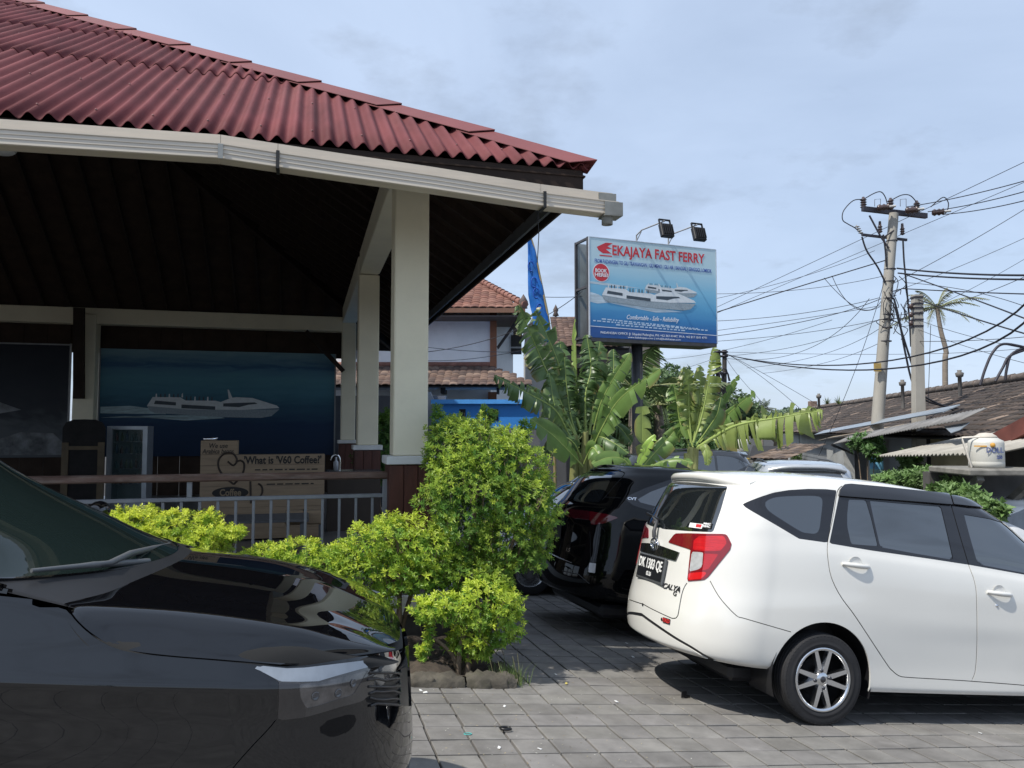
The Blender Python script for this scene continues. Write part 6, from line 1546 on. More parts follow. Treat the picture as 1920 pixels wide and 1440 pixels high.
# blue festival banner on a bent pole
def build_banner():
    pts = [P(*p, 13.5) for p in ((993,436),(1003,470),(1011,510),(1019,550),(1027,590),(1033,640),(1038,720),(1040,860))]
    base = P(1042, 950, 13.5); o = thing('festival_banner', 'tall curved bright blue festival banner behind the pavilion roof', 'banner', tuple(base)); b = np.array(base)
    cl = M('banner_cloth', (.02,.19,.62), .6, var=.35, scale=5, stretch=(1,1,.6), trans=.25)
    c = spline(pts[:6], 8); n = len(c); V = []; F = []
    for i, p in enumerate(c):
        t = i/(n-1); w = .02+.26*min(1, t*1.6)**.8
        for k in range(5): V.append(p-b + np.array([-w*k/4, .03*math.sin(k*1.7+i*.5)-.01, .02*math.sin(i*.9+k)]))
    for i in range(n-1):
        for k in range(4): F.append((i*5+k, i*5+k+1, (i+1)*5+k+1, (i+1)*5+k))
    link_mesh('cloth', np_mesh('cloth', V, F, smooth=True), cl, o).modifiers.new('s','SOLIDIFY').thickness = .003
    pl_ = spline(pts + [base], 6); MB().tube([tuple(q-b) for q in pl_], [.012+.02*i/len(pl_) for i in range(len(pl_))], 6).build('pole', M('bamboo', (.30,.24,.12), .6), o)
    pt = M('banner_print', (.01,.08,.42), .6)
    for t in (.35,.5,.62,.75,.88):
        i = int(t*(n-1)); q = c[i]-b; MB().tube([(q[0]-.13+.05*math.cos(a), q[1]-.03, q[2]+.09*math.sin(a)) for a in np.linspace(0,5.2,10)], .010, 4).build('motif', pt, o)
build_banner()
# ------------------------------------------------------------------ banana plants
BAN = M('banana_leaf', (1,1,1), .38, var=.12, scale=6, tone=True, trans=.35, spec=.5)
BSTEM = M('banana_stem', (.24,.25,.09), .6, var=.35, scale=8, stretch=(4,4,.6))
def banana_leaf(parent, b, pts, W_, tear=14, tone=(.105,.215,.055), droop=.5, roll=0.0, seed=0, tipw=.15, name='leaf', cut_tip=1.0, lside=1.0, rside=1.0, gapk=1.0):
    """pts: world points from stalk to tip; W_ half width; the blade is torn into strips"""
    r = np.random.default_rng(seed); c = spline(pts, 10); n = len(c)
    T = np.gradient(c, axis=0); T /= np.linalg.norm(T, axis=1)[:,None]
    view = np.array([math.sin(roll)*.9, -math.cos(roll), .45]); view /= np.linalg.norm(view)
    S = np.cross(T, view); S /= np.linalg.norm(S, axis=1)[:,None]; N = np.cross(S, T)
    if N[n//2][1] > 0: N = -N
    V = []; F = []; C = []
    def pt(t):
        i = min(n-1.001, max(0, t*(n-1))); k = int(i); f = i-k
        return c[k]*(1-f)+c[k+1]*f, T[k], S[k], N[k]
    t0 = .16
    for side, sc in ((1, lside), (-1, rside)):
        cuts = np.sort(np.concatenate([[t0, cut_tip], t0+(cut_tip-t0)*r.uniform(0, 1, int(tear*1.5)+1)])); 
        for a, bb in zip(cuts[:-1], cuts[1:]):
            if bb-a < .004: continue
            ph = droop*r.uniform(.4,1.7) + r.normal()*.18; sweep = .22 + r.normal()*.16; gap = gapk*(.06+.6*r.random()**1.8); brown = r.random() < .3; tw = r.normal()*.45
            nu = max(2, int((bb-a)*26)); nv = 5; k0 = len(V); jt = np.array(tone)*r.uniform(.85,1.18)
            for iu in range(nu+1):
                for iv in range(nv+1):
                    s = iv/nv; t = a + (bb-a)*iu/nu; tm = (a+bb)/2; t2 = tm + (t-tm)*(1-gap*s*s)
                    p, tt_, ss, nn_ = pt(t2)
                    u = (t-t0)/(1-t0); w = W_*sc*(np.clip(math.sin(math.pi*min(1, u*.92+.06)), 0, 1)**.55)
                    ang = ph*s; lat = w*s
                    q = p + side*ss*lat*math.cos(ang*.6) + tt_*(lat*sweep) - np.array([0,0,1.0])*(lat*math.sin(ang)*.9) + nn_*(w*.10*math.sin(math.pi*s)*1.0 + tw*lat*(iu/nu-.5))
                    V.append(q); bw = max(0, (s-.72)/.28)*(.8 if brown else .12); C.append(jt*(1.0-.08*s)*(1-bw)+np.array([.26,.19,.08])*bw)
            for iu in range(nu):
                for iv in range(nv):
                    q = k0+iu*(nv+1)+iv; F.append((q, q+1, q+nv+2, q+nv+1))
    o = link_mesh(name, np_mesh(name, np.array(V)-b, F, smooth=True, attr=np.array(C)), BAN, parent)
    rib = MB().tube([tuple(q-b) for q in c[:int(n*cut_tip)]], [max(.005, .028*(1-i/n)*W_/.25) for i in range(int(n*cut_tip))], 6)
    rib.build('midrib', M('midrib', (.28,.36,.10), .5), o)
    return o
def banana(label, basepx, Yb, gz, leaves, stems, seed):
    base = P(basepx[0], basepx[1], Yb); base[2] = gz; o = thing('banana_plant', label, 'banana plant', tuple(base)); b = base
    for k, (px, py) in enumerate(stems):
        top = P(px, py, Yb); s0 = base + np.array([(k-len(stems)/2)*.12, .05*k, 0]); pts = spline([tuple(s0-b), tuple((s0*.5+top*.5)-b+np.array([.02,0,0])), tuple(top-b)], 4)
        MB().tube(pts, [.12-.07*i/(len(pts)-1) for i in range(len(pts))], 10).build('stem', BSTEM, o)
    for k, lf in enumerate(leaves):
        pts = [P(x, y, Yb+d) for x, y, d in lf[0]]
        banana_leaf(o, b, pts, lf[1]*Yb/FPX, seed=seed*50+k, **(lf[2] if len(lf) > 2 else {}))
    return o
g1 = (.125,.205,.07); g2 = (.09,.16,.055); g3 = (.17,.28,.075); g4 = (.25,.32,.09); g5 = (.33,.50,.09)
A = [
 ([(1078,815,0),(1040,730,-.1),(1005,650,-.3),(972,572,-.7)], 27, dict(tear=26, tone=g1, droop=.55)),
 ([(1088,805,.1),(1060,720,.2),(1035,650,.2),(1003,583,0)], 27, dict(tear=16, tone=g1, droop=.35, roll=.3)),
 ([(1072,830,-.2),(1042,770,-.5),(985,735,-.9),(927,704,-1.3)], 20, dict(tear=24, tone=g1, droop=.9)),
 ([(1085,800,.3),(1080,740,.4),(1076,660,.5),(1078,598,.5)], 5, dict(tear=2, tone=(.30,.42,.10), droop=.1)),
 ([(1098,810,.2),(1098,740,.2),(1108,690,.3),(1100,628,.4)], 24, dict(tear=22, tone=g2, droop=.5, roll=-.3)),
 ([(1105,815,.2),(1112,750,.3),(1118,690,.4),(1125,640,.5)], 26, dict(tear=14, tone=g1, droop=.4, roll=.4)),
 ([(1110,820,0),(1125,760,-.1),(1150,710,-.2),(1182,662,-.3)], 17, dict(tear=8, tone=g3, droop=.5)),
 ([(1108,850,-.2),(1130,800,-.4),(1165,745,-.7),(1238,692,-1.1)], 21, dict(tear=6, tone=g3, droop=.8, roll=-.2)),
 ([(1092,875,-.4),(1070,850,-.6),(1035,815,-.9),(996,786,-1.2)], 21, dict(tear=3, tone=g3, droop=.35, roll=.2)),
 ([(1080,820,0),(1050,775,-.2),(1020,745,-.4),(988,722,-.6)], 16, dict(tear=8, tone=g1, droop=.6)),
 ([(1085,840,-.3),(1058,800,-.3),(1040,760,-.3),(1030,700,-.2)], 22, dict(tear=14, tone=g1, droop=.5, roll=.5)),
 ([(1102,850,-.1),(1120,820,-.3),(1150,830,-.5),(1178,850,-.6)], 20, dict(tear=4, tone=g2, droop=.5)),
 ([(1100,840,.3),(1130,790,.5),(1160,800,.6),(1185,830,.7)], 20, dict(tear=4, tone=g2, droop=.4)),
 ([(1096,800,.4),(1092,750,.5),(1060,700,.6),(1050,640,.7)], 25, dict(tear=18, tone=g2, droop=.5)),
 ([(1120,830,.5),(1140,770,.8),(1150,700,1.0),(1150,655,1.1)], 24, dict(tear=20, tone=g2, droop=.6)),
 ([(1090,860,-.3),(1075,830,-.4),(1050,820,-.5),(1020,850,-.6)], 18, dict(tear=5, tone=g2, droop=.5)),
 ([(1095,870,-.3),(1110,840,-.5),(1125,855,-.7),(1150,880,-.8)], 18, dict(tear=4, tone=g3, droop=.4)),
 ([(1085,830,.1),(1070,780,.1),(1062,720,.1),(1058,670,.1)], 24, dict(tear=18, tone=g2, droop=.6, roll=.2)),
]
banana('tall torn-leaved banana clump left of the billboard pole', (1092, 950), 12.6, -1.0, A, [(1078,815),(1098,810),(1108,835),(1086,850)], 1)
Bm = [
 ([(1203,880,0),(1205,840,0),(1205,790,0),(1203,748,0)], 16, dict(tear=1, tone=g4, droop=.1, cut_tip=.86)),
 ([(1190,885,-.3),(1200,862,-.4),(1213,838,-.5),(1228,815,-.5)], 10, dict(tear=2, tone=g5, droop=.3)),
 ([(1198,885,0),(1222,855,.1),(1250,825,.2),(1278,792,.3)], 20, dict(tear=3, tone=g3, droop=.3, roll=.2)),
 ([(1190,890,-.2),(1170,862,-.3),(1140,858,-.4),(1110,870,-.5)], 12, dict(tear=3, tone=g3, droop=.4)),
 ([(1198,890,-.2),(1235,868,-.3),(1270,862,-.4),(1300,868,-.5)], 10, dict(tear=3, tone=g3, droop=.6)),
]
banana('young banana plant with a pale upright leaf just right of the billboard pole', (1200, 960), 12.2, -1.05, Bm, [(1200,885)], 2)
Bn = [
 ([(1300,830,0),(1316,780,0),(1328,720,0),(1337,652,0)], 24, dict(tear=20, tone=g4, droop=.15, roll=-.2, rside=.25)),
 ([(1296,830,.1),(1292,770,.1),(1290,720,.1),(1280,690,0)], 26, dict(tear=20, tone=g4, droop=.5, roll=.3)),
 ([(1300,830,.1),(1308,780,.1),(1313,730,.1),(1312,685,.1)], 20, dict(tear=12, tone=g4, droop=.3, roll=.6)),
 ([(1308,840,-.1),(1375,800,-.5),(1460,783,-1.0),(1542,770,-1.4)], 36, dict(tear=34, tone=g4, droop=1.25, roll=.0, gapk=.35)),
 ([(1312,830,.1),(1345,795,0),(1378,765,-.2),(1415,735,-.4)], 17, dict(tear=10, tone=g3, droop=.8)),
 ([(1320,810,.2),(1345,770,.2),(1365,735,.1),(1386,703,0)], 8, dict(tear=3, tone=g3, droop=.3)),
 ([(1305,835,-.1),(1330,800,-.2),(1345,775,-.3),(1352,745,-.3)], 16, dict(tear=5, tone=g2, droop=.4)),
 ([(1306,840,-.2),(1318,835,-.4),(1327,850,-.5),(1326,872,-.5)], 9, dict(tear=4, tone=g4, droop=.3)),
 ([(1292,835,.3),(1275,790,.4),(1268,745,.4),(1262,720,.4)], 22, dict(tear=18, tone=g3, droop=.5)),
 ([(1300,840,.2),(1290,800,.3),(1300,770,.3),(1320,750,.3)], 20, dict(tear=8, tone=g3, droop=.5)),
]
banana('banana plant with one long drooping leaf reaching right over the parked car', (1285, 960), 12.0, -1.1, Bn, [(1296,838),(1304,840),(1288,850)], 3)

# ------------------------------------------------------------------ trees and palms
TLEAF = M('tree_leaf', (1,1,1), .55, var=.1, scale=1.0, tone=True, trans=.22)
def tree(name, label, px, Y, gz, lobes, n, seed, leaf=(.16,.26), tone=(.075,.13,.045), group=None):
    base = P(px, 900, Y); base[2] = gz; o = thing(name, label, 'tree', tuple(base), group=group)
    lb = lobes_px(lobes); V, F, T, pos, ax = leaf_cloud(lb, n, leaf=leaf, per=6, tone_new=tuple(1.5*t for t in tone), tone_old=tone, seed=seed, shell=.5, width=.5, up=.3)
    link_mesh('crown', np_mesh('crown', V-base, F, attr=T), TLEAF, o)
    top = np.mean([l[:3] for l in lb], axis=0); pts = spline([(0,0,-.1), tuple((top-base)*.5+np.array([.1,0,0])), tuple(top-base)], 4); MB().tube(pts, [.22-.13*i/(len(pts)-1) for i in range(len(pts))], 8).build('trunk', BARK, o)
    for l in lb[:4]: MB().tube([tuple((top-base)*.55), tuple(((top-base)*.55+np.array(l[:3])-base)/2+np.array([0,0,.2])), tuple(np.array(l[:3])-base)], [.09,.06,.03], 6).build('branch', BARK, o)
    return o
tree('tree', 'dark rounded tree behind the banana plants, left of the twin poles', 1260, 26, -1.6, [(1245,740,26,42,45,1.4),(1270,770,26,48,45,1.4),(1225,780,26.5,40,40,1.2),(1265,715,27,28,26,.9),(1290,800,26,40,40,1.2),(1215,810,26,30,35,1)], 1700, 21, tone=(.07,.115,.05))
tree('tree', 'low green tree right of the twin poles', 1370, 32, -1.6, [(1355,765,32,40,32,1.3),(1385,785,32,34,28,1.2),(1340,790,32,36,34,1.3),(1400,770,33,18,18,.8),(1420,800,33,30,18,1)], 1100, 22, tone=(.08,.125,.055))
tree('tree', 'dark bushy tree under the brown roof, behind the tall banana clump', 1120, 19, -1.4, [(1120,770,19,45,55,.9),(1155,740,19,40,50,.9),(1170,800,19,40,50,.9),(1090,800,19,40,50,.9),(1135,830,19,60,40,.9)], 1500, 23, leaf=(.12,.2), tone=(.06,.11,.04))
tree('tree', 'distant grey-green trees on the horizon beyond the house roofs', 1450, 70, -2, [(1440,790,70,40,14,3),(1475,785,70,34,14,3),(1400,785,70,30,12,3),(1500,792,70,40,10,3)], 500, 24, leaf=(.4,.7), tone=(.10,.14,.09))
tree('shrub', 'broad dark shrub behind the long banana leaf', 1310, 15.6, -1.3, [(1300,850,15.6,45,40,.6),(1330,840,15.6,34,45,.6),(1280,835,15.8,30,40,.6)], 800, 25, leaf=(.08,.13), tone=(.06,.12,.04))
def frond(parent, b, c0, d, L, n=26, wid=.16, tone=(.13,.19,.07), seed=0, dr=.9, mat=TLEAF):
    """feather palm leaf: arched rib with drooping leaflets"""
    r = np.random.default_rng(seed); d = np.array(d, float); d /= np.linalg.norm(d); V = []; F = []; C = []; rib = []
    hz = np.array([d[0], d[1], 0]); hz = hz/(np.linalg.norm(hz)+1e-9); sd = np.array([-hz[1], hz[0], 0])
    for i in range(n+1):
        t = i/n; p = c0 + d*L*t - np.array([0,0,1])*(dr*L*.5*t*t); rib.append(tuple(p-b))
        if i < 2: continue
        for s in (1,-1):
            l = wid*L*math.sin(math.pi*min(1,.12+.86*t))**.7*r.uniform(.8,1.15); tip = p + sd*s*l*.75 + hz*l*.45 - np.array([0,0,1])*l*r.uniform(.35,.8)
            w_ = np.array([0,0,1])*.012*L/2+hz*.012*L/2; k = len(V); V += [p-b-w_, p-b+w_, (p+tip)/2-b+w_*1.1+np.array([0,0,.03*l]), tip-b]; F += [(k,k+1,k+2),(k,k+2,k+3)]; C += [np.array(tone)*r.uniform(.75,1.25)]*4
    o = link_mesh('frond', np_mesh('frond', V, F, attr=np.array(C)), mat, parent)
    MB().tube(rib[::3]+[rib[-1]], [.03*L/2.5*(1-.8*i/(len(rib[::3]))) for i in range(len(rib[::3])+1)], 5).build('rib', M('palm_rib', (.25,.27,.12), .6), o); return o
def palm(label, crown, Y, trunk_px, gz, L, n, seed, tone, up=(.2,1.0), wid=.16, rt=.14, dr=.9):
    c = P(*crown, Y); tp = [P(*q, Y) for q in trunk_px]; base = tp[0].copy(); base[2] = gz; o = thing('palm_tree', label, 'palm tree', tuple(base)); b = base
    pts = spline([tuple(base-b)] + [tuple(q-b) for q in tp[1:]] + [tuple(c-b)], 5); MB().tube(pts, [rt*1.2-rt*.4*i/(len(pts)-1) for i in range(len(pts))], 8).build('trunk', M('palm_trunk', (.24,.20,.16), .9, var=.25, scale=5, stretch=(1,1,6)), o)
    r = np.random.default_rng(seed)
    for k in range(n):
        a = 2.399*k; e = r.uniform(*up)*math.pi/2*(1-.9*k/n)-.15
        frond(o, b, c, (math.cos(a)*math.cos(e), math.sin(a)*math.cos(e), math.sin(e)), L*r.uniform(.85,1.15), tone=tone, seed=seed*30+k, wid=wid, dr=dr)
    return o
palm('coconut palm with ragged crown rising behind the two concrete poles', (1757,578), 38, [(1768,735),(1772,690),(1774,660),(1764,620)], -2, 2.3, 14, 31, (.20,.21,.12), rt=.12, wid=.13)
palm('feathery palm behind the billboard pole', (1192,735), 17.5, [(1190,880),(1190,800)], -1.3, 2.3, 15, 32, (.12,.19,.06), wid=.20)
palm('leaning palm fronds to the right of the billboard pole', (1232,760), 19, [(1238,880),(1236,820)], -1.3, 2.4, 13, 33, (.09,.135,.05), wid=.22)
palm('small distant fan palm on the horizon', (1428,765), 62, [(1428,800),(1428,780)], -2, 1.1, 18, 34, (.10,.13,.08), wid=.35, rt=.12, dr=.4)
# ------------------------------------------------------------------ tiled roofs
CLAY = M('clay_tile', (1,1,1), .85, var=.25, scale=1.3, tone=True, world=True)
def tile_arr(w, h, c):
    """one curved roof tile: u across, v up-slope, n outwards"""
    pr = [(-.5,0),(-.28,.22),(0,.30),(.28,.22),(.5,0)]; V = []
    for v, lift in ((0,.055),(1.06,.0)):
        for a, b in pr: V.append((a*w*1.02, v*h, b*w*.42 + lift*h*1.2))
    for a, b in pr: V.append((a*w*1.02, .0, b*w*.42 + .055*h*1.2 - .022))
    F = [(i, i+1, i+6, i+5) for i in range(4)] + [(i+10, i+11, i+1, i) for i in range(4)]
    return np.array(V), np.array(F)
def tile_roof(parent, O, u, v, nu, nv, w, h, tones, keep=None, seed=0, parts=0, base_m=None, name='roof_tiles'):
    """O lower-left corner, u along the eave, v up the slope (unit world vectors)"""
    r = np.random.default_rng(seed); O = np.array(O, float); u = np.array(u, float); v = np.array(v, float); n = np.cross(u, v); n /= np.linalg.norm(n)
    TV, TF = tile_arr(w, h, 0); cells = []
    for j in range(nv):
        for i in range(nu):
            a = (i+.5)*w; bq = j*h
            if keep is not None and not keep(a, bq): continue
            cells.append((a, bq, O+u*a+v*bq))
    SVs = []; SFs = []; SCs = []; k = 0; chosen = set()
    if parts:
        d = sorted(range(len(cells)), key=lambda q: np.linalg.norm(cells[q][2]-CAMP))
        vis = [q for q in d if 0 <= proj(cells[q][2])[0] <= 1920]; chosen = set(vis[:parts])
        meshes = []
        for t in tones:
            me = np_mesh('roof_tile', TV, TF, smooth=True, attr=np.tile(np.array(t), (len(TV),1))); me.materials.append(CLAY); meshes.append(me)
    Pm = parent.matrix_world.inverted()
    for q, (a, bq, p) in enumerate(cells):
        j1, j2 = r.normal()*.012, r.normal()*.02; uu = u + v*j2; uu /= np.linalg.norm(uu); vv = np.cross(n, uu) + n*j1; pk = int(min(len(tones)-1, r.integers(0, len(tones)))); off = n*r.uniform(0,.012)
        if q in chosen:
            ob = bpy.data.objects.new('roof_tile', meshes[pk]); COL.objects.link(ob); ob.parent = parent
            o_ = p+off; ob.matrix_local = Pm @ Matrix(((uu[0],vv[0],n[0],o_[0]),(uu[1],vv[1],n[1],o_[1]),(uu[2],vv[2],n[2],o_[2]),(0,0,0,1)))
        else:
            SVs.append(TV@np.stack([uu,vv,n])+p+off); SFs.append(TF+k); SCs.append(np.tile(np.array(tones[pk])*r.uniform(.85,1.15), (len(TV),1))); k += len(TV)
    if SVs:
        Vw = np.concatenate(SVs); Ml = np.array(Pm); Vw = Vw@Ml[:3,:3].T+Ml[:3,3]
        tag(link_mesh(name, np_mesh(name, Vw, np.concatenate(SFs), smooth=True, attr=np.concatenate(SCs)), CLAY, parent), kind='stuff')
def quad(parent, name, pts, m, th=.03):
    """thin solid panel through four world points"""
    p = [np.array(q, float) for q in pts]; n = np.cross(p[1]-p[0], p[3]-p[0]); n /= np.linalg.norm(n); Pi = np.array(parent.matrix_world.inverted()) if parent is not None else np.eye(4)
    vs = [q+n*th/2 for q in p]+[q-n*th/2 for q in p]; vs = [tuple(Pi[:3,:3]@q+Pi[:3,3]) for q in vs]
    return MB().add(vs, [(0,1,2,3),(7,6,5,4),(0,4,5,1),(1,5,6,2),(2,6,7,3),(3,7,4,0)]).build(name, m, parent)
def wbox(parent, name, px0, px1, Y, py0, py1, dep, m, z0=None):
    """box whose front face spans photo columns px0..px1 at depth Y (world aligned)"""
    a = P(px0, py0, Y); b = P(px1, py1, Y); zlo = b[2] if z0 is None else z0; Pi = parent.matrix_world.inverted()
    lo = Pi @ Vector((a[0], Y, zlo)); hi = Pi @ Vector((b[0], Y+dep, a[2])); return MB().box(lo.x, hi.x, lo.y, hi.y, lo.z, hi.z).build(name, m, parent)

def build_left_house():
    o = thing('house', 'white two-storey house with brown tiled roofs behind the pavilion', 'house', (P(850,900,22)[0], 22, -1.6)); bpy.context.view_layer.update()
    wh = M('house_white', (.84,.85,.86), .8, var=.06, scale=1.2, grime=.35, gcol=(.36,.37,.38)); br = M('house_brown', (.26,.105,.05), .6, var=.2, scale=5); dk = M('house_dark', (.02,.018,.018), .7)
    wbox(o, 'wall', 560, 920, 22, 560, 760, 5, wh, z0=-1.6)
    wbox(o, 'side_wall', 921.5, 962, 23.2, 560, 760, 3.5, wh, z0=-1.6)
    wbox(o, 'corner_pillar', 919, 931, 21.9, 566, 690, .25, br)
    wbox(o, 'window', 958, 978, 23.1, 628, 664, .1, dk); wbox(o, 'window_bars', 958, 978, 23.08, 650, 653, .02, M('bars', (.3,.3,.3), .5))
    # upper hip roof
    tn = [(.19,.085,.062),(.22,.10,.072),(.165,.075,.058),(.24,.12,.09),(.19,.095,.07)]
    E0 = P(985,577,21.0); ez = E0[2]; Rg = P(893,527,24.2); xr = E0[0]; hr = xr-Rg[0]; rise = Rg[2]-ez; run = Rg[1]-21.0
    v = np.array([0, run, rise]); L = np.linalg.norm(v); v /= L; x0 = P(600,577,21)[0]
    tile_roof(o, (x0, 21.0, ez), (1,0,0), v, int((xr-x0)/.23), int(L/.26), .23, .26, tn, keep=lambda a, b: (x0+a) < xr - hr*(b/L) - .02, seed=3, parts=90)
    quad(o, 'roof_deck', [(x0,21.02,ez-.06),(xr-.05,21.02,ez-.06),(Rg[0],Rg[1],Rg[2]-.06),(x0,Rg[1],Rg[2]-.06)], dk)
    quad(o, 'roof_deck', [(xr-.02,21.0,ez-.05),(xr-.02,27.4,ez-.05),(Rg[0],Rg[1]+.1,Rg[2]-.04),(Rg[0],Rg[1]-.1,Rg[2]-.04)], M('roof_far', (.22,.10,.075), .85, var=.3, scale=4))
    rp = M('ridge_tile', (.23,.11,.085), .85, var=.3, scale=6); nb = 14
    for k in range(nb):
        a = np.array([xr,21.0,ez])*(1-k/nb)+Rg*(k/nb); b = np.array([xr,21.0,ez])*(1-(k+1.05)/nb)+Rg*((k+1.05)/nb); B = np.array(o.location); MB().tube([tuple(a-B+np.array([0,0,.10])), tuple(b-B+np.array([0,0,.07]))], [.10,.085], 7).build('ridge_tile', rp, o)
    for k in range(10):
        a = Rg-np.array([k*.42,0,0])-np.array(o.location); MB().tube([tuple(a+np.array([0,0,.08])), tuple(a+np.array([-.44,0,.08]))], [.10,.09], 7).build('ridge_tile', rp, o)
    c = np.array([xr,21.0,ez])-np.array(o.location); MB().lathe([(0,.0),(.12,.02),(.07,.10),(.13,.2),(.05,.34),(0,.42)], 8, 'z', tuple(c+np.array([-.05,.1,-.02]))).build('finial', M('finial', (.12,.09,.08), .8), o)
    wbox(o, 'fascia', 600, 985, 21.0, 577, 586, .05, M('fascia_brown', (.20,.10,.06), .6))
    quad(o, 'soffit', [(x0,21.05,ez-.22),(xr-.1,21.05,ez-.22),(xr-.1,27,ez-.22),(x0,27,ez-.22)], M('soffit', (.10,.08,.07), .8))
    quad(o, 'roof_brace', [P(932,650,21.8),P(968,600,21.6),P(970,604,21.6),P(934,655,21.8)], dk, .08)
    # pent roof between the floors
    z1 = P(900,687,22)[2]; e1 = P(900,722,20.4); v = np.array([0, 22-20.4, z1-e1[2]]); L = np.linalg.norm(v); v /= L; xa = P(560,720,20.4)[0]; xb = P(1003,720,20.4)[0]
    tn2 = [(.105,.068,.055),(.13,.082,.065),(.085,.058,.05),(.16,.105,.08),(.115,.08,.068),(.20,.14,.11)]
    tile_roof(o, (xa, 20.4, e1[2]), (1,0,0), v, int((xb-xa)/.2), int(L/.2)+1, .2, .2, tn2, keep=lambda a, b: xa+a < xb-b*.7, seed=5, parts=200)
    quad(o, 'pent_deck', [(xa,20.42,e1[2]-.05),(xb-.05,20.42,e1[2]-.05),(xb-1.2,22,z1-.05),(xa,22,z1-.05)], dk)
    MB().tube([tuple(np.array([xa,21.98,z1+.05])-np.array(o.location)), tuple(np.array([xb-1.2,21.98,z1+.05])-np.array(o.location))], .08, 7).build('pent_ridge', rp, o)
    for px in (826, 830, 931): wbox(o, 'bracket', px, px+5, 20.6, 727, 738, .5, dk)
    wbox(o, 'lower_pillar', 915, 931, 21.8, 735, 752, .2, br)
    wbox(o, 'eave_beam', 560, 985, 20.7, 724, 731, .1, M('eave_white', (.5,.52,.55), .7))
    return o
build_left_house()
def build_blue_building():
    o = thing('wall_building', 'low bright blue building with square vents behind the tall bush', 'building', (P(915,900,17)[0], 17, -1.5)); o.name = 'blue_building'; bpy.context.view_layer.update()
    bl = M('blue_paint', (.035,.24,.68), .6, var=.06, scale=2, grime=.2, gcol=(.03,.18,.50)); gr = M('grey_render', (.13,.135,.15), .85, var=.15, scale=2, grime=.35, gcol=(.08,.08,.085))
    wbox(o, 'wall', 812, 1011, 17, 757, 803, 2.5, bl); wbox(o, 'coping', 808, 1013, 16.9, 749, 757, 2.7, M('blue_light', (.08,.34,.80), .6))
    wbox(o, 'lower_wall', 770, 1012, 17.01, 803.5, 900, 2.5, gr, z0=-1.5)
    dk = M('vent_dark', (.012,.012,.014), .8)
    for a, b in ((861,873),(915,934)):
        wbox(o, 'vent', a, b, 16.985, 767, 788, .05, dk)
        for k in range(3): wbox(o, 'vent_block', a+1+k*(b-a)/3, a+(b-a)/3*.55+k*(b-a)/3, 16.96, 770+k*2, 784-k, .02, M('vent_grey', (.12,.12,.13), .8))
build_blue_building()
def build_grey_wall():
    o = thing('boundary_wall', 'plain grey boundary wall seen between the columns', 'wall', (P(690,900,20)[0], 20, -1.5)); bpy.context.view_layer.update()
    gr = MATS['grey_render']; wbox(o, 'wall', 560, 835, 18.6, 742, 900, .2, gr, z0=-1.5)
    # sloped end of the wall
    a = [P(x, y, 18.5) for x, y in ((796,735),(806,735),(818,757),(820,812),(796,812))]; Pi = o.matrix_world.inverted()
    vs = [Pi@Vector(q) for q in a]; MB().add([tuple(q) for q in vs]+[(q.x,q.y+.2,q.z) for q in vs], [(0,1,2,3,4),(9,8,7,6,5),(0,5,6,1),(1,6,7,2),(2,7,8,3),(3,8,9,4)]).build('wall_end', M('grey_light', (.28,.29,.31), .8), o)
    o2 = thing('boundary_wall', 'dark grey wall beside the lower banana leaves', 'wall', (P(990,900,14.8)[0], 14.8, -1.4)); bpy.context.view_layer.update(); wbox(o2, 'wall', 940, 1062, 14.8, 852, 905, .2, M('grey_dark', (.09,.092,.10), .85, var=.2, scale=2), z0=-1.4)
build_grey_wall()
def build_brown_roof():
    o = thing('house', 'far house with a steep brown tiled roof behind the banana clump', 'house', (P(1090,900,30)[0], 30, -1.6)); bpy.context.view_layer.update()
    dk = MATS['house_dark']; wbox(o, 'wall', 1035, 1240, 31, 640, 900, 4, M('far_wall', (.16,.14,.13), .85), z0=-1.6)
    e = P(1040,650,29.5); t_ = P(1042,592,33); v = np.array([0, 3.5, t_[2]-e[2]]); L = np.linalg.norm(v); v /= L; x1 = P(1180,650,29.5)[0]
    tile_roof(o, (e[0], 29.5, e[2]), (1,0,0), v, int((x1-e[0])/.24), int(L/.28), .24, .28, [(.11,.065,.05),(.13,.08,.06),(.095,.06,.05),(.15,.095,.075)], keep=lambda a, b: True, seed=8)
    quad(o, 'roof_deck', [(e[0],29.52,e[2]-.06),(x1,29.52,e[2]-.06),(x1,33,t_[2]-.06),(e[0],33,t_[2]-.06)], dk)
    c = t_-np.array(o.location); MB().lathe([(0,0),(.14,.05),(.08,.2),(.12,.3),(0,.55)], 8, 'z', (c[0], c[1], c[2]-.05)).build('finial', MATS['finial'], o)
    wbox(o, 'eave', 1036, 1180, 29.6, 652, 690, .6, dk)
    # small gable between the two houses
    o3 = thing('house', 'small grey gabled house between the white house and the brown roof', 'house', (P(1005,900,27)[0], 27, -1.6)); bpy.context.view_layer.update()
    pts = [P(x, y, 27) for x, y in ((985,700),(985,630),(1000,602),(1015,620),(1030,660),(1030,700))]; Pi = o3.matrix_world.inverted(); vs = [Pi@Vector(q) for q in pts]; vs[0].z = vs[-1].z = 0; n = len(vs)
    MB().add([tuple(q) for q in vs]+[(q.x,q.y+4,q.z) for q in vs], [tuple(range(n)), tuple(range(2*n-1,n-1,-1))]+[(i,i+n,(i+1)%n+n,(i+1)%n) for i in range(n)]).build('wall', M('gable_grey', (.34,.33,.31), .85, var=.15, scale=1), o3)
    quad(o3, 'roof', [P(998,599,26.8),P(1034,664,26.8),P(1036,658,31),P(1000,595,31)], M('gable_roof', (.13,.12,.115), .85), .1)
    quad(o3, 'roof', [P(1001,599,26.8),P(976,640,26.8),P(978,636,31),P(1001,595,31)], MATS['gable_roof'], .1)
build_brown_roof()

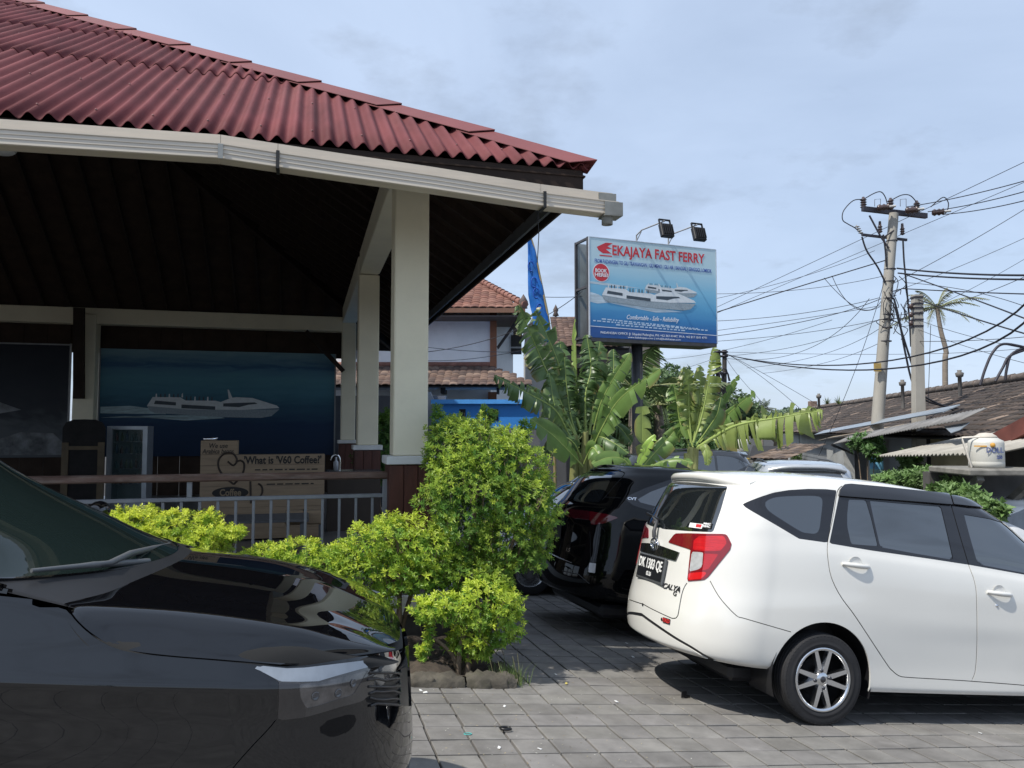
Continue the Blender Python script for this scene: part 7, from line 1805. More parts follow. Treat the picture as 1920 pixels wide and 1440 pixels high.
# ------------------------------------------------------------------ house across the street
RB = Matrix.Translation((8.8, 15.0, 0)) @ Matrix.Rotation(-math.atan2(.2,.98), 4, 'Z')
RBn = np.array(RB)
def rb(px, py, xl):
    """sight line meets the street house's plane local x = xl -> world point"""
    r = ray(px, py); n = RBn[:3,0]; t = (xl + n@RBn[:3,3] - n@CAMP)/(n@r); return CAMP + r*t
def rbl(x, y, z): return np.array(RB @ Vector((x, y, z)))
def build_street_house():
    o = thing('house', 'long low house across the street with a dark weathered tile roof', 'house', tuple(rbl(0,8,-1.5))); bpy.context.view_layer.update()
    Lc = lambda w: tuple(np.array(w)-np.array(o.location))
    ridge0 = rb(1515,770,3.4); ridge1 = rb(1925,708,3.4)
    inv = RB.inverted(); y0 = (inv@Vector(ridge1)).y - 8.5; y1 = (inv@Vector(ridge0)).y; zr = (ridge0[2]+ridge1[2])/2
    ze = zr-1.42; xe = -.35; v = np.array(RB.to_3x3()@Vector((3.75,0,zr-ze))); L = np.linalg.norm(v); v /= L; u = -np.array(RB.to_3x3()@Vector((0,1,0)))
    tn = [(.055,.042,.036),(.045,.036,.031),(.066,.05,.041),(.04,.032,.028),(.078,.058,.047),(.052,.041,.036),(.048,.038,.033),(.22,.165,.13)]
    W_ = .215; nu = int((y1-y0)/W_); far_end = rbl(xe, y1, ze)
    tile_roof(o, far_end, u, v, nu, int(L/.27), W_, .27, tn+tn[:7]+tn[:7], keep=lambda a, b: a > 1.6*(b/L)-.05 and True, seed=11, parts=300)
    quad(o, 'roof_deck', [rbl(xe,y1,ze-.05), rbl(xe,y0,ze-.05), rbl(3.4,y0,zr-.05), rbl(3.4,y1-1.6,zr-.05)], MATS['house_dark'])
    quad(o, 'roof_back', [rbl(7.1,y1,ze), rbl(7.1,y0,ze), rbl(3.4,y0,zr-.02), rbl(3.4,y1-1.6,zr-.02)], M('roof_dark', (.08,.062,.055), .9))
    rp = M('ridge_dark', (.13,.105,.09), .9, var=.4, scale=5, grime=.5, gcol=(.30,.28,.25))
    n = 46
    for k in range(n):
        ya = y1-1.6-(y1-1.6-y0)*k/n; yb = y1-1.6-(y1-1.6-y0)*(k+1.04)/n
        MB().tube([Lc(rbl(3.4,ya,zr+.07)), Lc(rbl(3.4,yb,zr+.085))], [.115,.13], 7).build('ridge_tile', rp, o)
    for k in range(7):
        a = rbl(xe,y1,ze+.06)*(1-k/7)+rbl(3.4,y1-1.6,zr+.06)*(k/7); b = rbl(xe,y1,ze+.06)*(1-(k+1.05)/7)+rbl(3.4,y1-1.6,zr+.06)*((k+1.05)/7); MB().tube([Lc(a), Lc(b)], [.12,.10], 7).build('ridge_tile', rp, o)
    MB().box(-.22,.22,-.22,.22,0,.42,.02).build('chimney', M('chimney', (.20,.14,.11), .9, var=.3, scale=5), o).location = Lc(rbl(3.4,y1-1.7,zr+.1))
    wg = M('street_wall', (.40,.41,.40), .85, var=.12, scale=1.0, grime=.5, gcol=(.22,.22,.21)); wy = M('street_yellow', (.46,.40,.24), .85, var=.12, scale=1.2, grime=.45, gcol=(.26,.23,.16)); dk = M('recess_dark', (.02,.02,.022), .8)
    def wall(name, ya, yb, z0, z1, m, x=0.0, th=.2):
        return quad(o, name, [rbl(x,ya,z0), rbl(x,yb,z0), rbl(x,yb,z1), rbl(x,ya,z1)], m, th)
    yy = lambda px, xl=0.0: (inv@Vector(rb(px, 860, xl))).y
    gz = -1.6
    sh = M('shutter', (.26,.27,.28), .6, metal=.3, var=.08, scale=3)
    def shutter(pa, pb, top, x=0.02):
        ya, yb = yy(pa, x), yy(pb, x); zt = rb((pa+pb)/2, top, x)[2]; nsl = 16
        for k in range(nsl):
            z = gz + (zt-gz)*k/nsl; quad(o, 'shutter_slat', [rbl(x,ya,z+.006), rbl(x,yb,z+.006), rbl(x+.015,yb,gz+(zt-gz)*(k+1)/nsl), rbl(x+.015,ya,gz+(zt-gz)*(k+1)/nsl)], sh, .02)
        return ya, yb, zt
    # wall pieces round the two roller shutters
    a0, b0, z0t = shutter(1504, 1557, 838); a1, b1, z1t = shutter(1603, 1650, 845)
    ztop = ze+.05
    wall('wall', yy(1482), a0+.0, gz, ztop, wg); wall('wall', b0, a1, gz, ztop, wg); wall('wall_lintel', a0, b0, z0t, ztop, wg, .03); wall('wall_lintel', a1, b1, z1t, ztop, wg, .03)
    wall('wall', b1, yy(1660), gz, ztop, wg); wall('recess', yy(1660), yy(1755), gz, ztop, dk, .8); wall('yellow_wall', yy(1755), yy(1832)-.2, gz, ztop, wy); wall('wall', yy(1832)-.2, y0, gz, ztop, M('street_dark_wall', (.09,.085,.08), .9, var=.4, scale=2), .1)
    quad(o, 'gable_wall', [rbl(0,yy(1482),gz), rbl(6.8,yy(1482),gz), rbl(6.8,yy(1482),ze), rbl(0,yy(1482),ze)], wg, .2)
    ya, yb = yy(1785,-.1), yy(1812,-.1); wall('vent_block', ya, yb, rb(1798,905,-.1)[2], rb(1798,885,-.1)[2], M('vent_grey2', (.16,.19,.20), .8, var=.4, scale=20), -.1, .06)
    quad(o, 'wall_buttress', [rbl(-.5,yy(1572,-.5),gz), rbl(-.5,yy(1592,-.5),gz), rbl(-.5,yy(1592,-.5),z1t+.05), rbl(-.5,yy(1572,-.5),z1t+.05)], wg, .3)
    # awnings of sheet metal
    def sheet(name, p0, p1, back, rise, m, wave=.0, n=60, th=.012):
        p0 = np.array(p0); p1 = np.array(p1); bv = np.array(RB.to_3x3()@Vector((back,0,rise))); V = []; F = []
        for i in range(n+1):
            t = i/n; q = p0*(1-t)+p1*t; w_ = wave*math.sin(i*math.pi/1.5) if wave else 0
            for k in range(3): V.append(Lc(q+bv*k/2+np.array([0,0,w_])))
        for i in range(n):
            for k in range(2): F.append((i*3+k, i*3+k+1, (i+1)*3+k+1, (i+1)*3+k))
        ob = link_mesh(name, np_mesh(name, V, F, smooth=bool(wave)), m, o); md = ob.modifiers.new('s','SOLIDIFY'); md.thickness = th; return ob
    mt = M('sheet_blue', (.30,.34,.38), .5, metal=.4, var=.1, scale=2); gy = M('sheet_grey', (.20,.195,.19), .8, var=.3, scale=3, grime=.4); pl = M('sheet_pale', (.36,.34,.30), .85, var=.25, scale=3, grime=.5, gcol=(.16,.15,.13))
    sheet('awning_trim', rb(1527,816,-1.0), rb(1768,774,-.6), .30, .14, mt, th=.02)
    sheet('awning', rb(1562,833,-1.5), rb(1800,789,-1.1), .40, .20, gy, .012, 150)
    sheet('awning', rb(1648,856,-1.8), rb(1862,851,-1.8), 1.75, .42, pl, .022, 90)
    sheet('awning_under', rb(1535,826,-.8), rb(1720,800,-.8), .7, .20, M('board_tan', (.26,.21,.15), .8, var=.3, scale=3))
    sheet('fascia_beam', rb(1848,850,-1.2), rb(1935,806,-1.0), .12, .0, M('beam_red', (.13,.04,.03), .7, var=.3, scale=3), th=.22)
    quad(o, 'awning_prop', [rb(1560,832,-1.5), rb(1600,850,-.3), rb(1602,853,-.3), rb(1560,836,-1.5)], dk, .05)
    quad(o, 'sheet_scrap', [rb(1770,800,-1.0), rb(1818,792,-.9), rb(1800,806,-1.2), rb(1783,812,-1.3)], mt, .01)
    # lower back roof at the far left
    q = [P(1404,862,24), P(1500,862,22), P(1500,826,25), P(1420,826,27)]
    o2 = thing('shed', 'collapsing low tiled shed left of the street house', 'shed', tuple(P(1450,900,23))); bpy.context.view_layer.update()
    vv = P(1440,834,25.2)-P(1425,858,23.5); Lv = np.linalg.norm(vv); vv /= Lv; uu = P(1478,862,23.0)-P(1405,860,24.4); Lu = np.linalg.norm(uu); uu /= Lu; vv -= uu*(vv@uu); vv /= np.linalg.norm(vv)
    tile_roof(o2, P(1402,860,24.4), uu, vv, int(Lu/.22), int(Lv/.3), .22, .3, [(.10,.075,.06),(.07,.055,.05),(.13,.10,.085),(.16,.12,.095)], seed=14)
    quad(o2, 'roof_deck', [P(1402,863,24.4), P(1476,865,23.0), P(1480,838,24.6), P(1412,836,26)], dk); wbox(o2, 'wall', 1405, 1476, 25.0, 858, 905, .2, M('shed_wall', (.2,.19,.17), .9), z0=-1.6)
    return o
build_street_house()
def build_tanks():
    base = rb(1850, 876, -1.9); wt = M('tank_white', (.58,.57,.52), .5, var=.06, scale=3, grime=.3, gcol=(.45,.42,.36))
    s = np.linalg.norm(P(1883,850,base[1])-P(1817,850,base[1]))/2*.9
    o = thing('water_tank', 'white plastic water tank on a concrete ledge by the street house', 'water tank', tuple(base)); hgt = P(1850,822,base[1])[2]-base[2]
    MB().lathe([(0,0),(s,0),(s,hgt*.18),(s*.985,hgt*.2),(s,hgt*.22),(s,hgt*.84),(s*.96,hgt*.92),(s*.70,hgt*1.0),(s*.68,hgt*1.02),(0,hgt*1.02)], 36).build('tank_body', wt, o)
    MB().lathe([(0,hgt*1.2),(s*.35,hgt*1.18),(s*.62,hgt*1.08),(s*.66,hgt*1.022),(0,hgt*1.022)], 28).build('lid', M('tank_lid', (.50,.46,.40), .7, var=.15, scale=6), o)
    vw = np.array([-base[0], -base[1], 0]); vw /= np.linalg.norm(vw); ang = math.atan2(vw[0], -vw[1])
    for tx, z, sz, m_, dx in (('DOLL', .60, .085, M('tank_blue', (.10,.13,.28), .6), .10), ('250', .36, .055, MATS['tank_blue'], .16)):
        T0 = Matrix.Rotation(ang+dx/s*.9, 4, 'Z') @ Matrix.Translation((0, -s-.004, hgt*z)) @ UP_XZ; lettering(tx, m_, o, T0, sz, .002, .9, .004)
    lg = M('tank_orange', (.62,.33,.06), .6); T0 = Matrix.Rotation(ang+.05, 4, 'Z'); b = MB().lathe([(0,0),(.028,0),(.028,.01),(0,.01)], 14, 'y'); e = b.build('logo_sun', lg, o); e.matrix_local = T0 @ Matrix.Translation((.06,-s-.008,hgt*.78))
    MB().box(-.10,.03,-.004,.004,-.008,.008).build('logo_bar', lg, o).matrix_local = T0 @ Matrix.Translation((-.03,-s-.004,hgt*.74))
    pp = M('pipe_white', (.6,.56,.5), .6); MB().tube([(-s-.02,-.05,0),(-s-.12,-.05,hgt*.95),(-s-.12,-.05,hgt*1.03),(-s*.3,-.05,hgt*1.05)], .012, 6).build('pipe', pp, o)
    sl = thing('ledge', 'mossy concrete ledge carrying the white water tank', 'ledge', tuple(base)); cm = M('mossy_concrete', (.20,.19,.17), .9, var=.4, scale=5, grime=.7, gcol=(.05,.05,.04))
    MB().box(-.46,.50,-.42,.45,-.08,-.004,.015).build('slab', cm, sl); 
    for x in (-.3,.35): MB().bar((x,-.36,-.1),(x,.45,-.62),.08,.08).build('strut', cm, sl)
    MB().box(-.44,1.4,.46,.62,-2.2,-.085).build('wall', M('street_dark_wall'), sl)
    b2 = P(1388, 862, 21); o2 = thing('water_drum', 'cream drum with a rusty yellow foot under the long banana leaf', 'drum', (b2[0], b2[1], b2[2])); s2 = 18/FPX*21; h2 = P(1388,824,21)[2]-b2[2]
    MB().lathe([(0,.10*h2),(s2,.10*h2),(s2*1.0,h2*.95),(s2*.9,h2),(0,h2)], 28).build('drum_body', M('drum_cream', (.62,.60,.54), .6, var=.08, grime=.2, scale=3), o2); MB().lathe([(0,0),(s2,0),(s2*1.005,.099*h2),(0,.099*h2)], 28).build('drum_foot', M('drum_yellow', (.55,.40,.12), .7), o2); MB().box(-s2,s2,-s2,s2,-1.2,-.005).build('drum_stand', cm, o2)
build_tanks()
def vines():
    for nm, lab, pts, n, tone in (('vine', 'creeper hanging over the second roller shutter', [(1625,830,-1.2,26,14,.3),(1640,845,-1.2,16,18,.25),(1607,832,-1.2,12,8,.2)], 420, (.07,.14,.04)),
        ('vine', 'creeper climbing the dark recess beside the yellow wall', [(1708,875,-.6,16,26,.25),(1714,900,-.6,20,22,.25),(1700,858,-.6,10,12,.2)], 420, (.08,.15,.04)),
        ('plant', 'leafy plants along the foot of the street house', [(1680,905,-2.0,30,18,.35),(1720,905,-2.2,34,22,.35),(1745,895,-2.2,22,16,.3),(1770,905,-2.2,24,18,.3),(1695,925,-2.0,30,15,.3)], 800, (.10,.17,.05)),
        ('plant', 'broad-leaved green plant before the yellow wall', [(1800,935,-2.4,26,22,.3),(1825,945,-2.4,24,18,.3),(1775,930,-2.4,20,18,.3),(1850,955,-2.4,20,14,.3)], 520, (.09,.15,.045)),
        ('vine', 'weeds growing on the left edge of the first shutter', [(1494,865,-.3,8,24,.3),(1488,850,-.3,6,12,.25)], 200, (.08,.14,.04)),
        ('plant', 'light green garden plants beyond the silver car', [(1425,880,-6,30,18,.5),(1440,865,-6,22,14,.4),(1400,885,-6,20,14,.4)], 420, (.14,.24,.06))):
        lb = []
        for px, py, xl, rx, rz, ry in pts:
            p = rb(px, py, xl); s = p[1]/FPX; lb.append((p[0], p[1], p[2], rx*s, ry, rz*s))
        b = np.array(lb[0][:3]); b[2] = -1.6
        o = thing(nm, lab, 'plant', tuple(b)); V, F, T, pos, ax = leaf_cloud(lb, n, leaf=(.07,.13), per=6, tone_new=tuple(1.6*t for t in tone), tone_old=tone, seed=n, shell=.4, width=.5)
        link_mesh('foliage', np_mesh('foliage', V-b, F, attr=T), TLEAF, o)
        for k in range(3):
            c = np.array(lb[k % len(lb)][:3])-b; MB().tube([(c[0]*.4,c[1]*.4,0), tuple(c*.6), tuple(c)], [.02,.014,.008], 5).build('stem', BARK, o)
vines()
# ------------------------------------------------------------------ utility poles and overhead cables
CON = M('pole_concrete', (.36,.34,.30), .85, var=.14, scale=3, stretch=(1,1,.3), bump=.15, bscale=20, grime=.35, gcol=(.22,.21,.19))
BLK = M('cable_black', (.012,.012,.018), .6); STL = M('bracket_steel', (.05,.048,.06), .55, metal=.4); BRN = M('insulator_brown', (.06,.035,.03), .3, coat=.5); WHI = M('insulator_grey', (.45,.44,.42), .5)
def build_poles():
    Y = 19.0; b = P(1640, 905, Y); b[2] = -1.6; t = P(1676, 400, Y); o = thing('utility_pole', 'tall leaning concrete utility pole with a steel crossarm and brown insulators', 'utility pole', tuple(b)); L = lambda q: tuple(np.array(q)-b)
    m = P(1655,660,Y); pts = [(0,0,0), L(P(1641,880,Y)), L(m), L(t)]; MB().tube(spline(pts, 6), [.185-.075*i/18 for i in range(19)], 18).build('pole', CON, o)
    def px(x, y, d=0): return L(P(x, y, Y+d))
    MB().bar(px(1617,392,-.12), px(1737,406,.35), .09, .10).build('crossarm', STL, o); MB().bar(px(1620,391,.12), px(1737,404,.6), .09, .10).build('crossarm', STL, o)
    MB().bar(px(1616,440,-.1), px(1700,450,.2), .05, .06).build('crossarm', STL, o)
    MB().tube([px(1630,404,-.1), px(1652,445,-.1), px(1667,466,-.12)], .022, 6).build('crossarm_brace', STL, o); MB().tube([px(1658,444,-.1), px(1676,432,-.1)], .02, 6).build('crossarm_brace', STL, o)
    def pin(x, y, n=4, s=1.0):
        c = px(x, y, .05); q = MB(); pr = [(0,-.10)]
        for k in range(n): pr += [(.055*s,-.08+k*.06),(.085*s,-.06+k*.06),(.05*s,-.035+k*.06)]
        pr += [(.03,.20),(0,.21)]; q.lathe(pr, 12, 'z', c); q.build('insulator', BRN, o)
    for x, y in ((1619,384),(1670,386),(1719,391)): pin(x, y)
    def strain(x, y, dx, dz):
        c = Vector(px(x, y, -.15)); d = Vector((dx, -.25, dz)).normalized(); q = MB(); pts = [tuple(c+d*(.05*k)) for k in range(6)]; q.tube(pts, [.06,.09,.06,.09,.06,.09], 12); ob = q.build('insulator', BRN, o); MB().tube([tuple(c+d*.25), tuple(c+d*.42)], .03, 6).build('clamp', WHI, o)
    for x, y in ((1645,390),(1698,395),(1748,399)): strain(x, y, 1.0, .05)
    for x, y in ((1650,430),(1692,434)): pin(x, y, 3, .75)
    q = MB(); c = Vector(px(1607,425)); d = (Vector(px(1616,440))-c).normalized(); q.tube([tuple(c-d*.05), tuple(c+d*.25)], .012, 5)
    for k in range(4): e = c+d*(.06*k); q.lathe([(0,-.008),(.06,-.006),(.06,.006),(0,.008)], 8, 'z', tuple(e))
    q.build('insulator', WHI, o)
    for y in (452, 505, 528, 560, 590, 600, 615, 640):
        xc = 1676-(y-400)*.0715; w = .112+.075*(y-400)/500; MB().lathe([(w+.0,-.012),(w+.012,-.012),(w+.012,.012),(w,.012)], 18, 'z', px(xc, y)).build('band', STL, o)
    for x, y in ((1648,690),): MB().box(-.10,.06,-.22,-.16,-.10,.10).build('tag_plate', M('plate_ochre', (.40,.28,.09), .6), o).location = px(x-8, y)
    for x, y, h, mm in ((1634,868,.30,M('poster_blue', (.16,.42,.62), .6, var=.3, scale=14)),(1633,884,.14,M('poster_green', (.32,.55,.50), .6)),(1638,846,.12,M('poster_pale', (.6,.62,.64), .6))):
        c = px(1642, y); n = 9; V = []
        for k in range(n):
            a = R(180+20+k*13); V += [(c[0]+.197*math.cos(a), c[1]+.197*math.sin(a), c[2]-h/2), (c[0]+.194*math.cos(a), c[1]+.194*math.sin(a), c[2]+h/2)]
        MB().add(V, [(2*k,2*k+2,2*k+3,2*k+1) for k in range(n-1)]).build('poster', mm, o)
    def wire(pts, r, d=0.0, name='jumper'):
        MB().tube([L(p) for p in spline([P(x, y, Y+d) for x, y in pts], 5)], r, 5).build(name, BLK, o)
    for pts in ([(1619,374),(1600,376),(1582,395),(1580,412),(1590,420),(1604,428),(1616,440)], [(1622,372),(1640,362),(1652,360),(1660,370),(1665,388)], [(1672,375),(1690,366),(1705,366),(1716,376),(1720,386)], [(1745,388),(1768,370),(1778,380),(1776,395),(1770,402)]): wire(pts, .013)
    for pts in ([(1616,444),(1625,470),(1645,500),(1660,530)], [(1656,440),(1660,470),(1662,500)], [(1693,450),(1695,490),(1699,530),(1705,600),(1708,650)]): wire(pts, .022, -.1, 'down_cable')
    for pts in ([(1676,560),(1686,600),(1697,660),(1712,720),(1735,745),(1790,770)], [(1678,575),(1690,620),(1712,690),(1725,730),(1745,755),(1850,775)]): wire(pts, .025, -.4, 'down_cable')
    for x, y, s in ((1640,400,1),(1688,405,1)):
        MB().tube([px(x,387),px(x,374),px(x+11,373),px(x+11,389)], .008, 4).build('guard_loop', STL, o)
    # tangled cables at mid height
    r = random.Random(6)
    for k in range(16):
        x = 1668+r.uniform(-14,40); y = 545+r.uniform(-35,50); pts = [(x, y), (x+r.uniform(-16,16), y+r.uniform(8,26)), (x+r.uniform(-20,20), y+r.uniform(20,44)), (x+r.uniform(-14,14), y+r.uniform(30,60))]; wire(pts, .010, -.15, 'loose_cable')
    # second pole
    Y2 = 17.3; b2 = P(1720,860,Y2); b2[2] = -1.6; t2 = P(1719,553,Y2); o2 = thing('utility_pole', 'shorter square concrete pole just right of the tall one, wrapped in cables', 'utility pole', tuple(b2)); l2 = tuple(t2-b2)
    h = l2[2]; s0, s1 = .125, .09; vs = [(-s0,-s0,0),(s0,-s0,0),(s0,s0,0),(-s0,s0,0)]+[(l2[0]+a*s1, l2[1]+c*s1, h) for a, c in ((-1,-1),(1,-1),(1,1),(-1,1))]
    MB().add(vs, [(3,2,1,0),(4,5,6,7),(0,1,5,4),(1,2,6,5),(2,3,7,6),(3,0,4,7)]).build('pole', CON, o2)
    for y in (558, 570, 578, 588, 600, 612): c = P(1719, y, Y2)-b2; MB().box(-.105,.105,-.105,.105,-.02,.02,.004).build('band', STL, o2).location = tuple(c)
    for k in range(3): c = P(1719, 575+k*16, Y2)-b2; MB().lathe([(0,-.06),(.04,-.05),(.05,0),(.04,.05),(0,.06)], 10, 'z', (c[0]-.16, c[1]-.05, c[2])).build('insulator', BRN, o2)
    # twin far poles
    for x, lb in ((1345,'left of the twin dark poles behind the banana leaves'), (1357,'right of the twin dark poles behind the banana leaves')):
        Y3 = 30; b3 = P(x, 900, Y3); b3[2] = -1.6; t3 = P(x+1.5, 656, Y3); o3 = thing('utility_pole', lb, 'utility pole', tuple(b3)); MB().tube([(0,0,0), tuple(t3-b3)], [.10,.085], 10).build('pole', M('pole_dark', (.06,.055,.05), .8, var=.3, scale=5), o3)
        for y in (660, 668, 700): MB().lathe([(.10,-.04),(.15,-.03),(.15,.03),(.10,.04)], 10, 'z', tuple(P(x+1, y, Y3)-b3)).build('band', STL, o3)
        q = MB(); rr = random.Random(x); c = P(x-1, 715, Y3)-b3
        for k in range(4): q = MB(); q.tube([(c[0]+.2*math.cos(a)*rr.uniform(.7,1.2), c[1]-.15, c[2]+.5*math.sin(a)) for a in np.linspace(0, 6.2, 12)], .02, 4); q.build('cable_coil', BLK, o3)
    # little terminal posts on the street roof
    for x, y0, y1, Y4, lb in ((1536,772,738,31,'left of the small terminal posts on the roof ridge'),(1693,748,712,24,'middle of the small terminal posts on the roof ridge'),(1800,723,694,21,'right of the small terminal posts on the roof ridge')):
        b4 = P(x, y0+6, Y4); o4 = thing('terminal_post', lb, 'post', tuple(b4)); hh = P(x, y1, Y4)[2]-b4[2]; MB().lathe([(.05,-.2),(.05,hh-.2),(.09,hh-.18),(.11,hh-.08),(.05,hh-.05),(.06,hh),(0,hh)], 10).build('post', M('post_grey', (.15,.14,.13), .7), o4)
    # curved service pipes at the right edge
    for k, pts in enumerate(([(1838,722),(1848,690),(1862,660),(1882,645),(1925,652)], [(1866,715),(1880,690),(1893,668),(1925,655)], [(1885,712),(1888,690),(1897,664),(1925,650)])):
        w = [P(x, y, 18.5) for x, y in pts]; o5 = thing('service_mast', ['left','middle','right'][k]+' of three bent service pipes on the roof at the right edge', 'pipe', tuple(w[0])); MB().tube([tuple(q-w[0]) for q in spline(w, 6)], .032, 7).build('pipe', STL, o5)
    # bromeliads on the ridge
    for x, lb in ((1551,'left of two spiky plants on the far roof ridge'),(1573,'right of two spiky plants on the far roof ridge')):
        p = P(x, 758, 30.5); o6 = thing('spiky_plant', lb, 'plant', tuple(p)); V = []; F = []; C = []; r2 = np.random.default_rng(x)
        for k in range(34):
            a = r2.uniform(0,6.28); e = r2.uniform(.2,1.4); d = np.array([math.cos(a)*math.cos(e), math.sin(a)*math.cos(e), math.sin(e)])*r2.uniform(.25,.42); s = np.array([-math.sin(a), math.cos(a), 0])*.025; n = len(V); V += [-s, s, d]; F += [(n,n+1,n+2)]; C += [np.array([.17,.22,.09])*r2.uniform(.7,1.3)]*3
        link_mesh('leaves', np_mesh('leaves', V, F, attr=np.array(C)), TLEAF, o6)
build_poles()
def cable(label, a, b, mid=None, r=.012, grp=None, wob=0):
    """overhead cable from one end to the other; each end = (photo x, photo y, depth)"""
    A_ = P(*a); B_ = P(*b)
    if mid is None: M_ = (A_+B_)/2 - np.array([0,0,.015*np.linalg.norm(B_-A_)])
    else: M_ = P(mid[0], mid[1], (a[2]+b[2])/2 if len(mid) < 3 else mid[2])
    C_ = 2*M_-(A_+B_)/2; n = 22; pts = []; r = r*.78
    for i in range(n+1):
        t = i/n; q = A_*(1-t)**2+C_*2*t*(1-t)+B_*t*t; pts.append(tuple(q-A_))
    o = MB().tube(pts, r, 5).build('overhead_cable', BLK); o.location = tuple(A_); tag(o, label, 'cable', grp); return o
g_hv = 'three high-voltage lines leaving the tall pole'
cable('upper of three high-voltage lines running right from the tall pole', (1700,388,18.7), (1960,328,15), None, .014)
cable('middle of three high-voltage lines running right from the tall pole', (1740,397,18.7), (1960,348,15), None, .014)
cable('lower of three high-voltage lines running right from the tall pole', (1770,402,18.7), (1960,366,15), None, .014)
cable('long thin line crossing behind the tall pole top from billboard to upper right', (1342,577,24), (1960,285,16), (1640,437), .010)
cable('second thin line parallel below the one behind the pole top', (1342,588,24), (1960,325,16), (1690,440), .009)
cable('faint line rising to the right edge above the coconut palm', (1674,532,19), (1960,368,18), None, .010)
cable('faint line rising past the coconut palm top to the right edge', (1674,548,19), (1960,428,18), None, .008)
cable('thin line rising from the palm crown to the right edge', (1722,590,17.2), (1960,462,18), None, .007)
cable('thick twisted cable running level to the right from the tall pole, upper', (1682,503,18.8), (1960,516,13), (1800,513), .026)
cable('thick twisted cable running level to the right from the tall pole, lower', (1684,512,18.8), (1960,524,13), (1800,521), .024)
cable('cable running level to the right just below the palm crown', (1690,541,18.8), (1960,552,13), (1830,548), .016)
cable('heavy cable falling right from the tall pole to the lower right edge', (1690,512,18.8), (1960,612,12), (1810,555), .018)
cable('heavy cable falling right from the square pole to the right edge', (1722,562,17.2), (1960,636,12), (1830,598), .018)
cable('upper of two heavy cables sweeping up from the twin poles to the right edge', (1358,664,30), (1960,515,11), (1640,680,16), .020)
cable('lower of two heavy cables sweeping up from the twin poles to the right edge', (1360,664,30), (1960,538,11), (1660,692,16), .022)
cable('thick black cable from the billboard edge up to the tall pole', (1342,586,20), (1664,487,19), (1480,543), .018)
cable('thin cable from the billboard edge to the tall pole, above the loops', (1342,551,22), (1655,518,19), (1500,543), .009)
cable('thin cable low from the billboard to the tall pole at band height', (1342,602,22), (1650,558,19), (1500,588), .010)
cable('cable from the billboard to the pole bands, slightly sagging', (1342,630,22), (1652,560,19), (1520,600), .012)
cable('cable from the billboard to the pole bands, lowest of the bundle', (1342,620,22), (1652,573,19), (1500,598), .009)
cable('cable from the twin poles rising to the tall pole', (1358,668,30), (1655,596,19), (1500,648), .010)
cable('kinked cable from the twin poles rising to the pole loops', (1362,672,30), (1630,560,19), (1500,660), .010)
cable('level line from the twin poles behind the tall pole to the right edge', (1358,660,30), (1960,648,20), (1700,664), .009)
cable('line falling from the twin poles to the chimney', (1360,662,30), (1502,768,33), (1430,708), .011)
cable('line falling from the twin poles to the roof ridge', (1360,662,30), (1545,766,31), (1440,705), .011)
cable('line falling steeply from the twin poles behind the banana leaf', (1358,662,30), (1445,770,33), (1385,705), .010)
cable('faint line from the billboard foot to the twin poles, upper', (1222,675,28), (1345,660,30), None, .009)
cable('faint line from the billboard foot to the twin poles, lower', (1225,705,28), (1345,670,30), None, .009)
cable('looping slack cable left of the tall pole', (1560,517,19.3), (1650,575,19), (1600,575), .010)
cable('second slack loop hanging left of the tall pole', (1545,521,19.3), (1652,565,19), (1610,578), .010)
cable('stay wire dropping from the tall pole to the awning', (1660,520,18.8), (1535,855,20), (1605,690), .009)
cable('thin line right of the pole dropping to the roof', (1745,610,18), (1740,760,18), None, .009)
cable('faint lines low across the right, upper', (1722,600,17.2), (1960,660,13), None, .007)
cable('faint lines low across the right, lower', (1722,618,17.2), (1960,690,14), None, .007)
cable('pale cable from the white house to the banner', (800,660,16), (1092,546,14.6), (960,622), .010)
cable('dark cable crossing the white house wall, upper', (780,648,18), (1000,660,19), (880,658), .010)
cable('dark cable crossing the white house wall, lower', (790,676,18), (1000,652,19), (890,672), .009)
cable('thin line from the banner to the billboard frame', (1000,556,15), (1092,556,15.2), None, .008)
for k, (a_, b_, m_) in enumerate((((1342,560,23),(1640,470,20),(1500,520)), ((1342,640,23),(1648,600,19),(1500,625)), ((1400,690,32),(1655,612,19),(1530,668)), ((1430,700,32),(1655,640,19),(1540,682)), ((1342,660,26),(1560,600,22),(1450,634)), ((1700,530,18.8),(1960,590,14),(1830,548)), ((1725,585,17.2),(1960,500,15),(1840,552)), ((1725,640,17.2),(1960,628,15),None), ((1660,585,19),(1725,575,17.2),(1692,590)), ((1660,600,19),(1725,600,17.2),(1692,612)))):
    cable(['fine line above the looping cables, left of the tall pole','fine line below the band bundle, left of the tall pole','fine low line from the trees to the tall pole, upper','fine low line from the trees to the tall pole, lower','fine short line fading out left of the tall pole','fine line falling right behind the coconut palm','fine line rising right from the square pole','fine level line right of the square pole','upper short cable linking the two concrete poles','lower short cable linking the two concrete poles'][k], a_, b_, m_, .009)
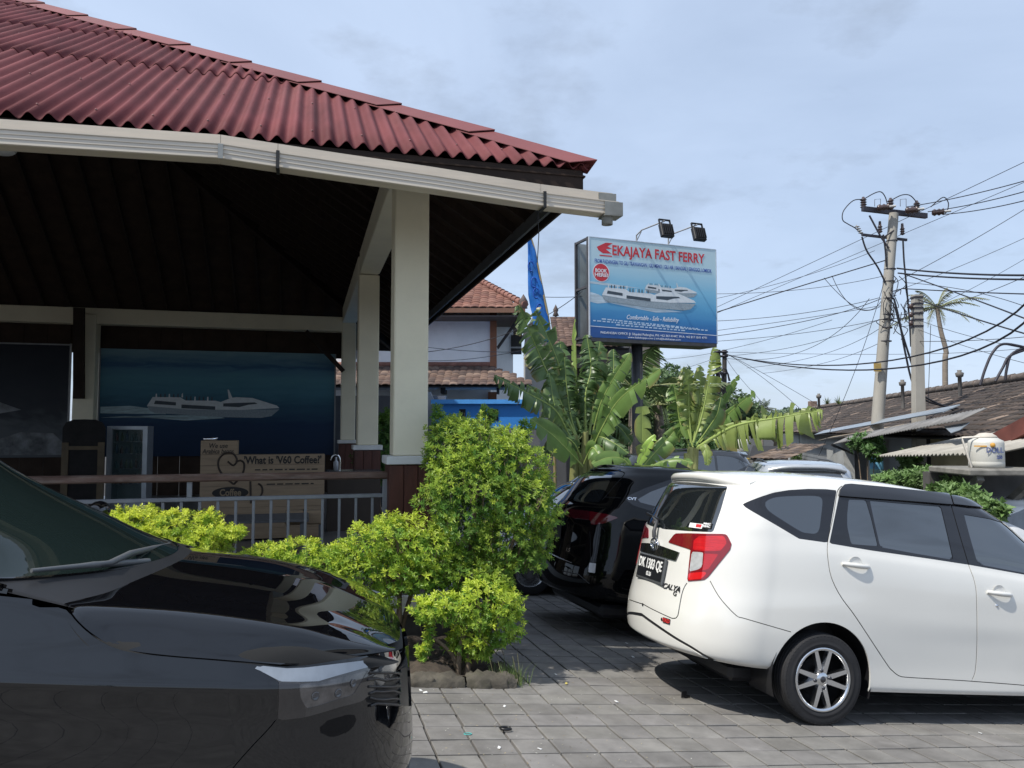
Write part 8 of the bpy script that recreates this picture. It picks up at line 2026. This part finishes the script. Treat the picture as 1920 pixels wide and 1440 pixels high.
# ------------------------------------------------------------------ litter on the paving
def litter():
    r = random.Random(12)
    def put_o(name, label, px, py, mb, m, rz=0, cat='litter'):
        g = on_ground(px, py); o = mb.build(name, m); o.matrix_world = slope_matrix(g[0], g[1], rz, g[2]+.004); tag(o, label, cat); return o
    wp_ = M('paper_white', (.75,.75,.74), .7); 
    put_o('black_scrap', 'torn black plastic scrap on the paving behind the white minivan', 1283, 1309, MB().box(-.03,.02,-.004,.004,0,.045,.002).box(.0,.045,-.01,.02,0,.012).bar((.02,0,.03),(.06,.03,.005),.008,.02), M('scrap_black', (.01,.01,.012), .4), .6)
    put_o('black_ring', 'small broken black rubber ring on the paving', 948, 1371, MB().tube([(.03*math.cos(a), .022*math.sin(a), .012) for a in np.linspace(.5, 5.9, 18)], .008, 6), M('scrap_black'), .2)
    put_o('rubber_band', 'turquoise rubber band on the paving', 877, 1378, MB().tube([(.022*math.cos(a), .014*math.sin(a), .002) for a in np.linspace(0, 6.28, 18)], .0025, 5), M('band_teal', (.08,.45,.42), .5), .4)
    put_o('paper_box', 'small white crumpled packet leaning on the kerb stone', 897, 1288, MB().box(-.018,.018,-.006,.006,0,.045,.002), wp_, .9)
    for k, (x, y) in enumerate(((789,1296),(797,1300),(946,1326),(1175,1207),(1187,1233),(1156,1317),(936,1404),(1012,1406),(1838,1376),(1042,1266),(1062,1283))):
        lab = ['white paper scrap beside the kerb, left one','white paper scrap beside the kerb, right one','small white scrap on the paving right of the kerb','white scrap in the shade behind the black minivan','tiny scrap in the shade nearer the white minivan','white pebble in a paving joint','white pebble near the front car','pale pebble in the joint beside the rubber ring','white scrap near the right edge of the paving','thin dry straw at the edge of the shade','yellowish leaf at the edge of the shade'][k]
        a = .011+.006*r.random(); put_o('paper_scrap', lab, x, y, MB().add([(-a,-a*.6,.002),(a,-a*.5,.004),(a*.9,a*.7,.008),(-a*.8,a*.6,.003),(-a,-a*.6,.0),(a,-a*.5,.001),(a*.9,a*.7,.004),(-a*.8,a*.6,.0)], [(0,1,2,3),(7,6,5,4),(0,4,5,1),(1,5,6,2),(2,6,7,3),(3,7,4,0)]), wp_ if k != 10 else M('leaf_yellow', (.55,.45,.12), .7), r.uniform(0,3))
    # fallen leaf crumbs in the joints
    V = []; F = []; C = []
    rr = np.random.default_rng(3)
    for k in range(420):
        px = rr.uniform(770,1300); py = rr.uniform(1150,1440)
        g = on_ground(px, py); s = rr.uniform(.003,.008); a = rr.uniform(0,6.28); d = np.array([math.cos(a), math.sin(a), 0])*s; e = np.array([-math.sin(a), math.cos(a), 0])*s*.4; n = len(V); z = np.array([0,0,.008]); V += [g-d+z, g+e+z, g+d+z*1.3, g-e+z]; F += [(n,n+1,n+2,n+3)]; t = [np.array([.40,.33,.18]), np.array([.22,.16,.08]), np.array([.5,.5,.44]), np.array([.12,.10,.06])][int(rr.integers(0,4))]; C += [t]*4
    o = link_mesh('leaf_litter', np_mesh('leaf_litter', V, F, attr=np.array(C)), M('litter_crumb', (1,1,1), .8, tone=True)); tag(o, 'scattered dry leaf crumbs and twigs on the paving', 'leaf litter', kind='stuff')
litter()
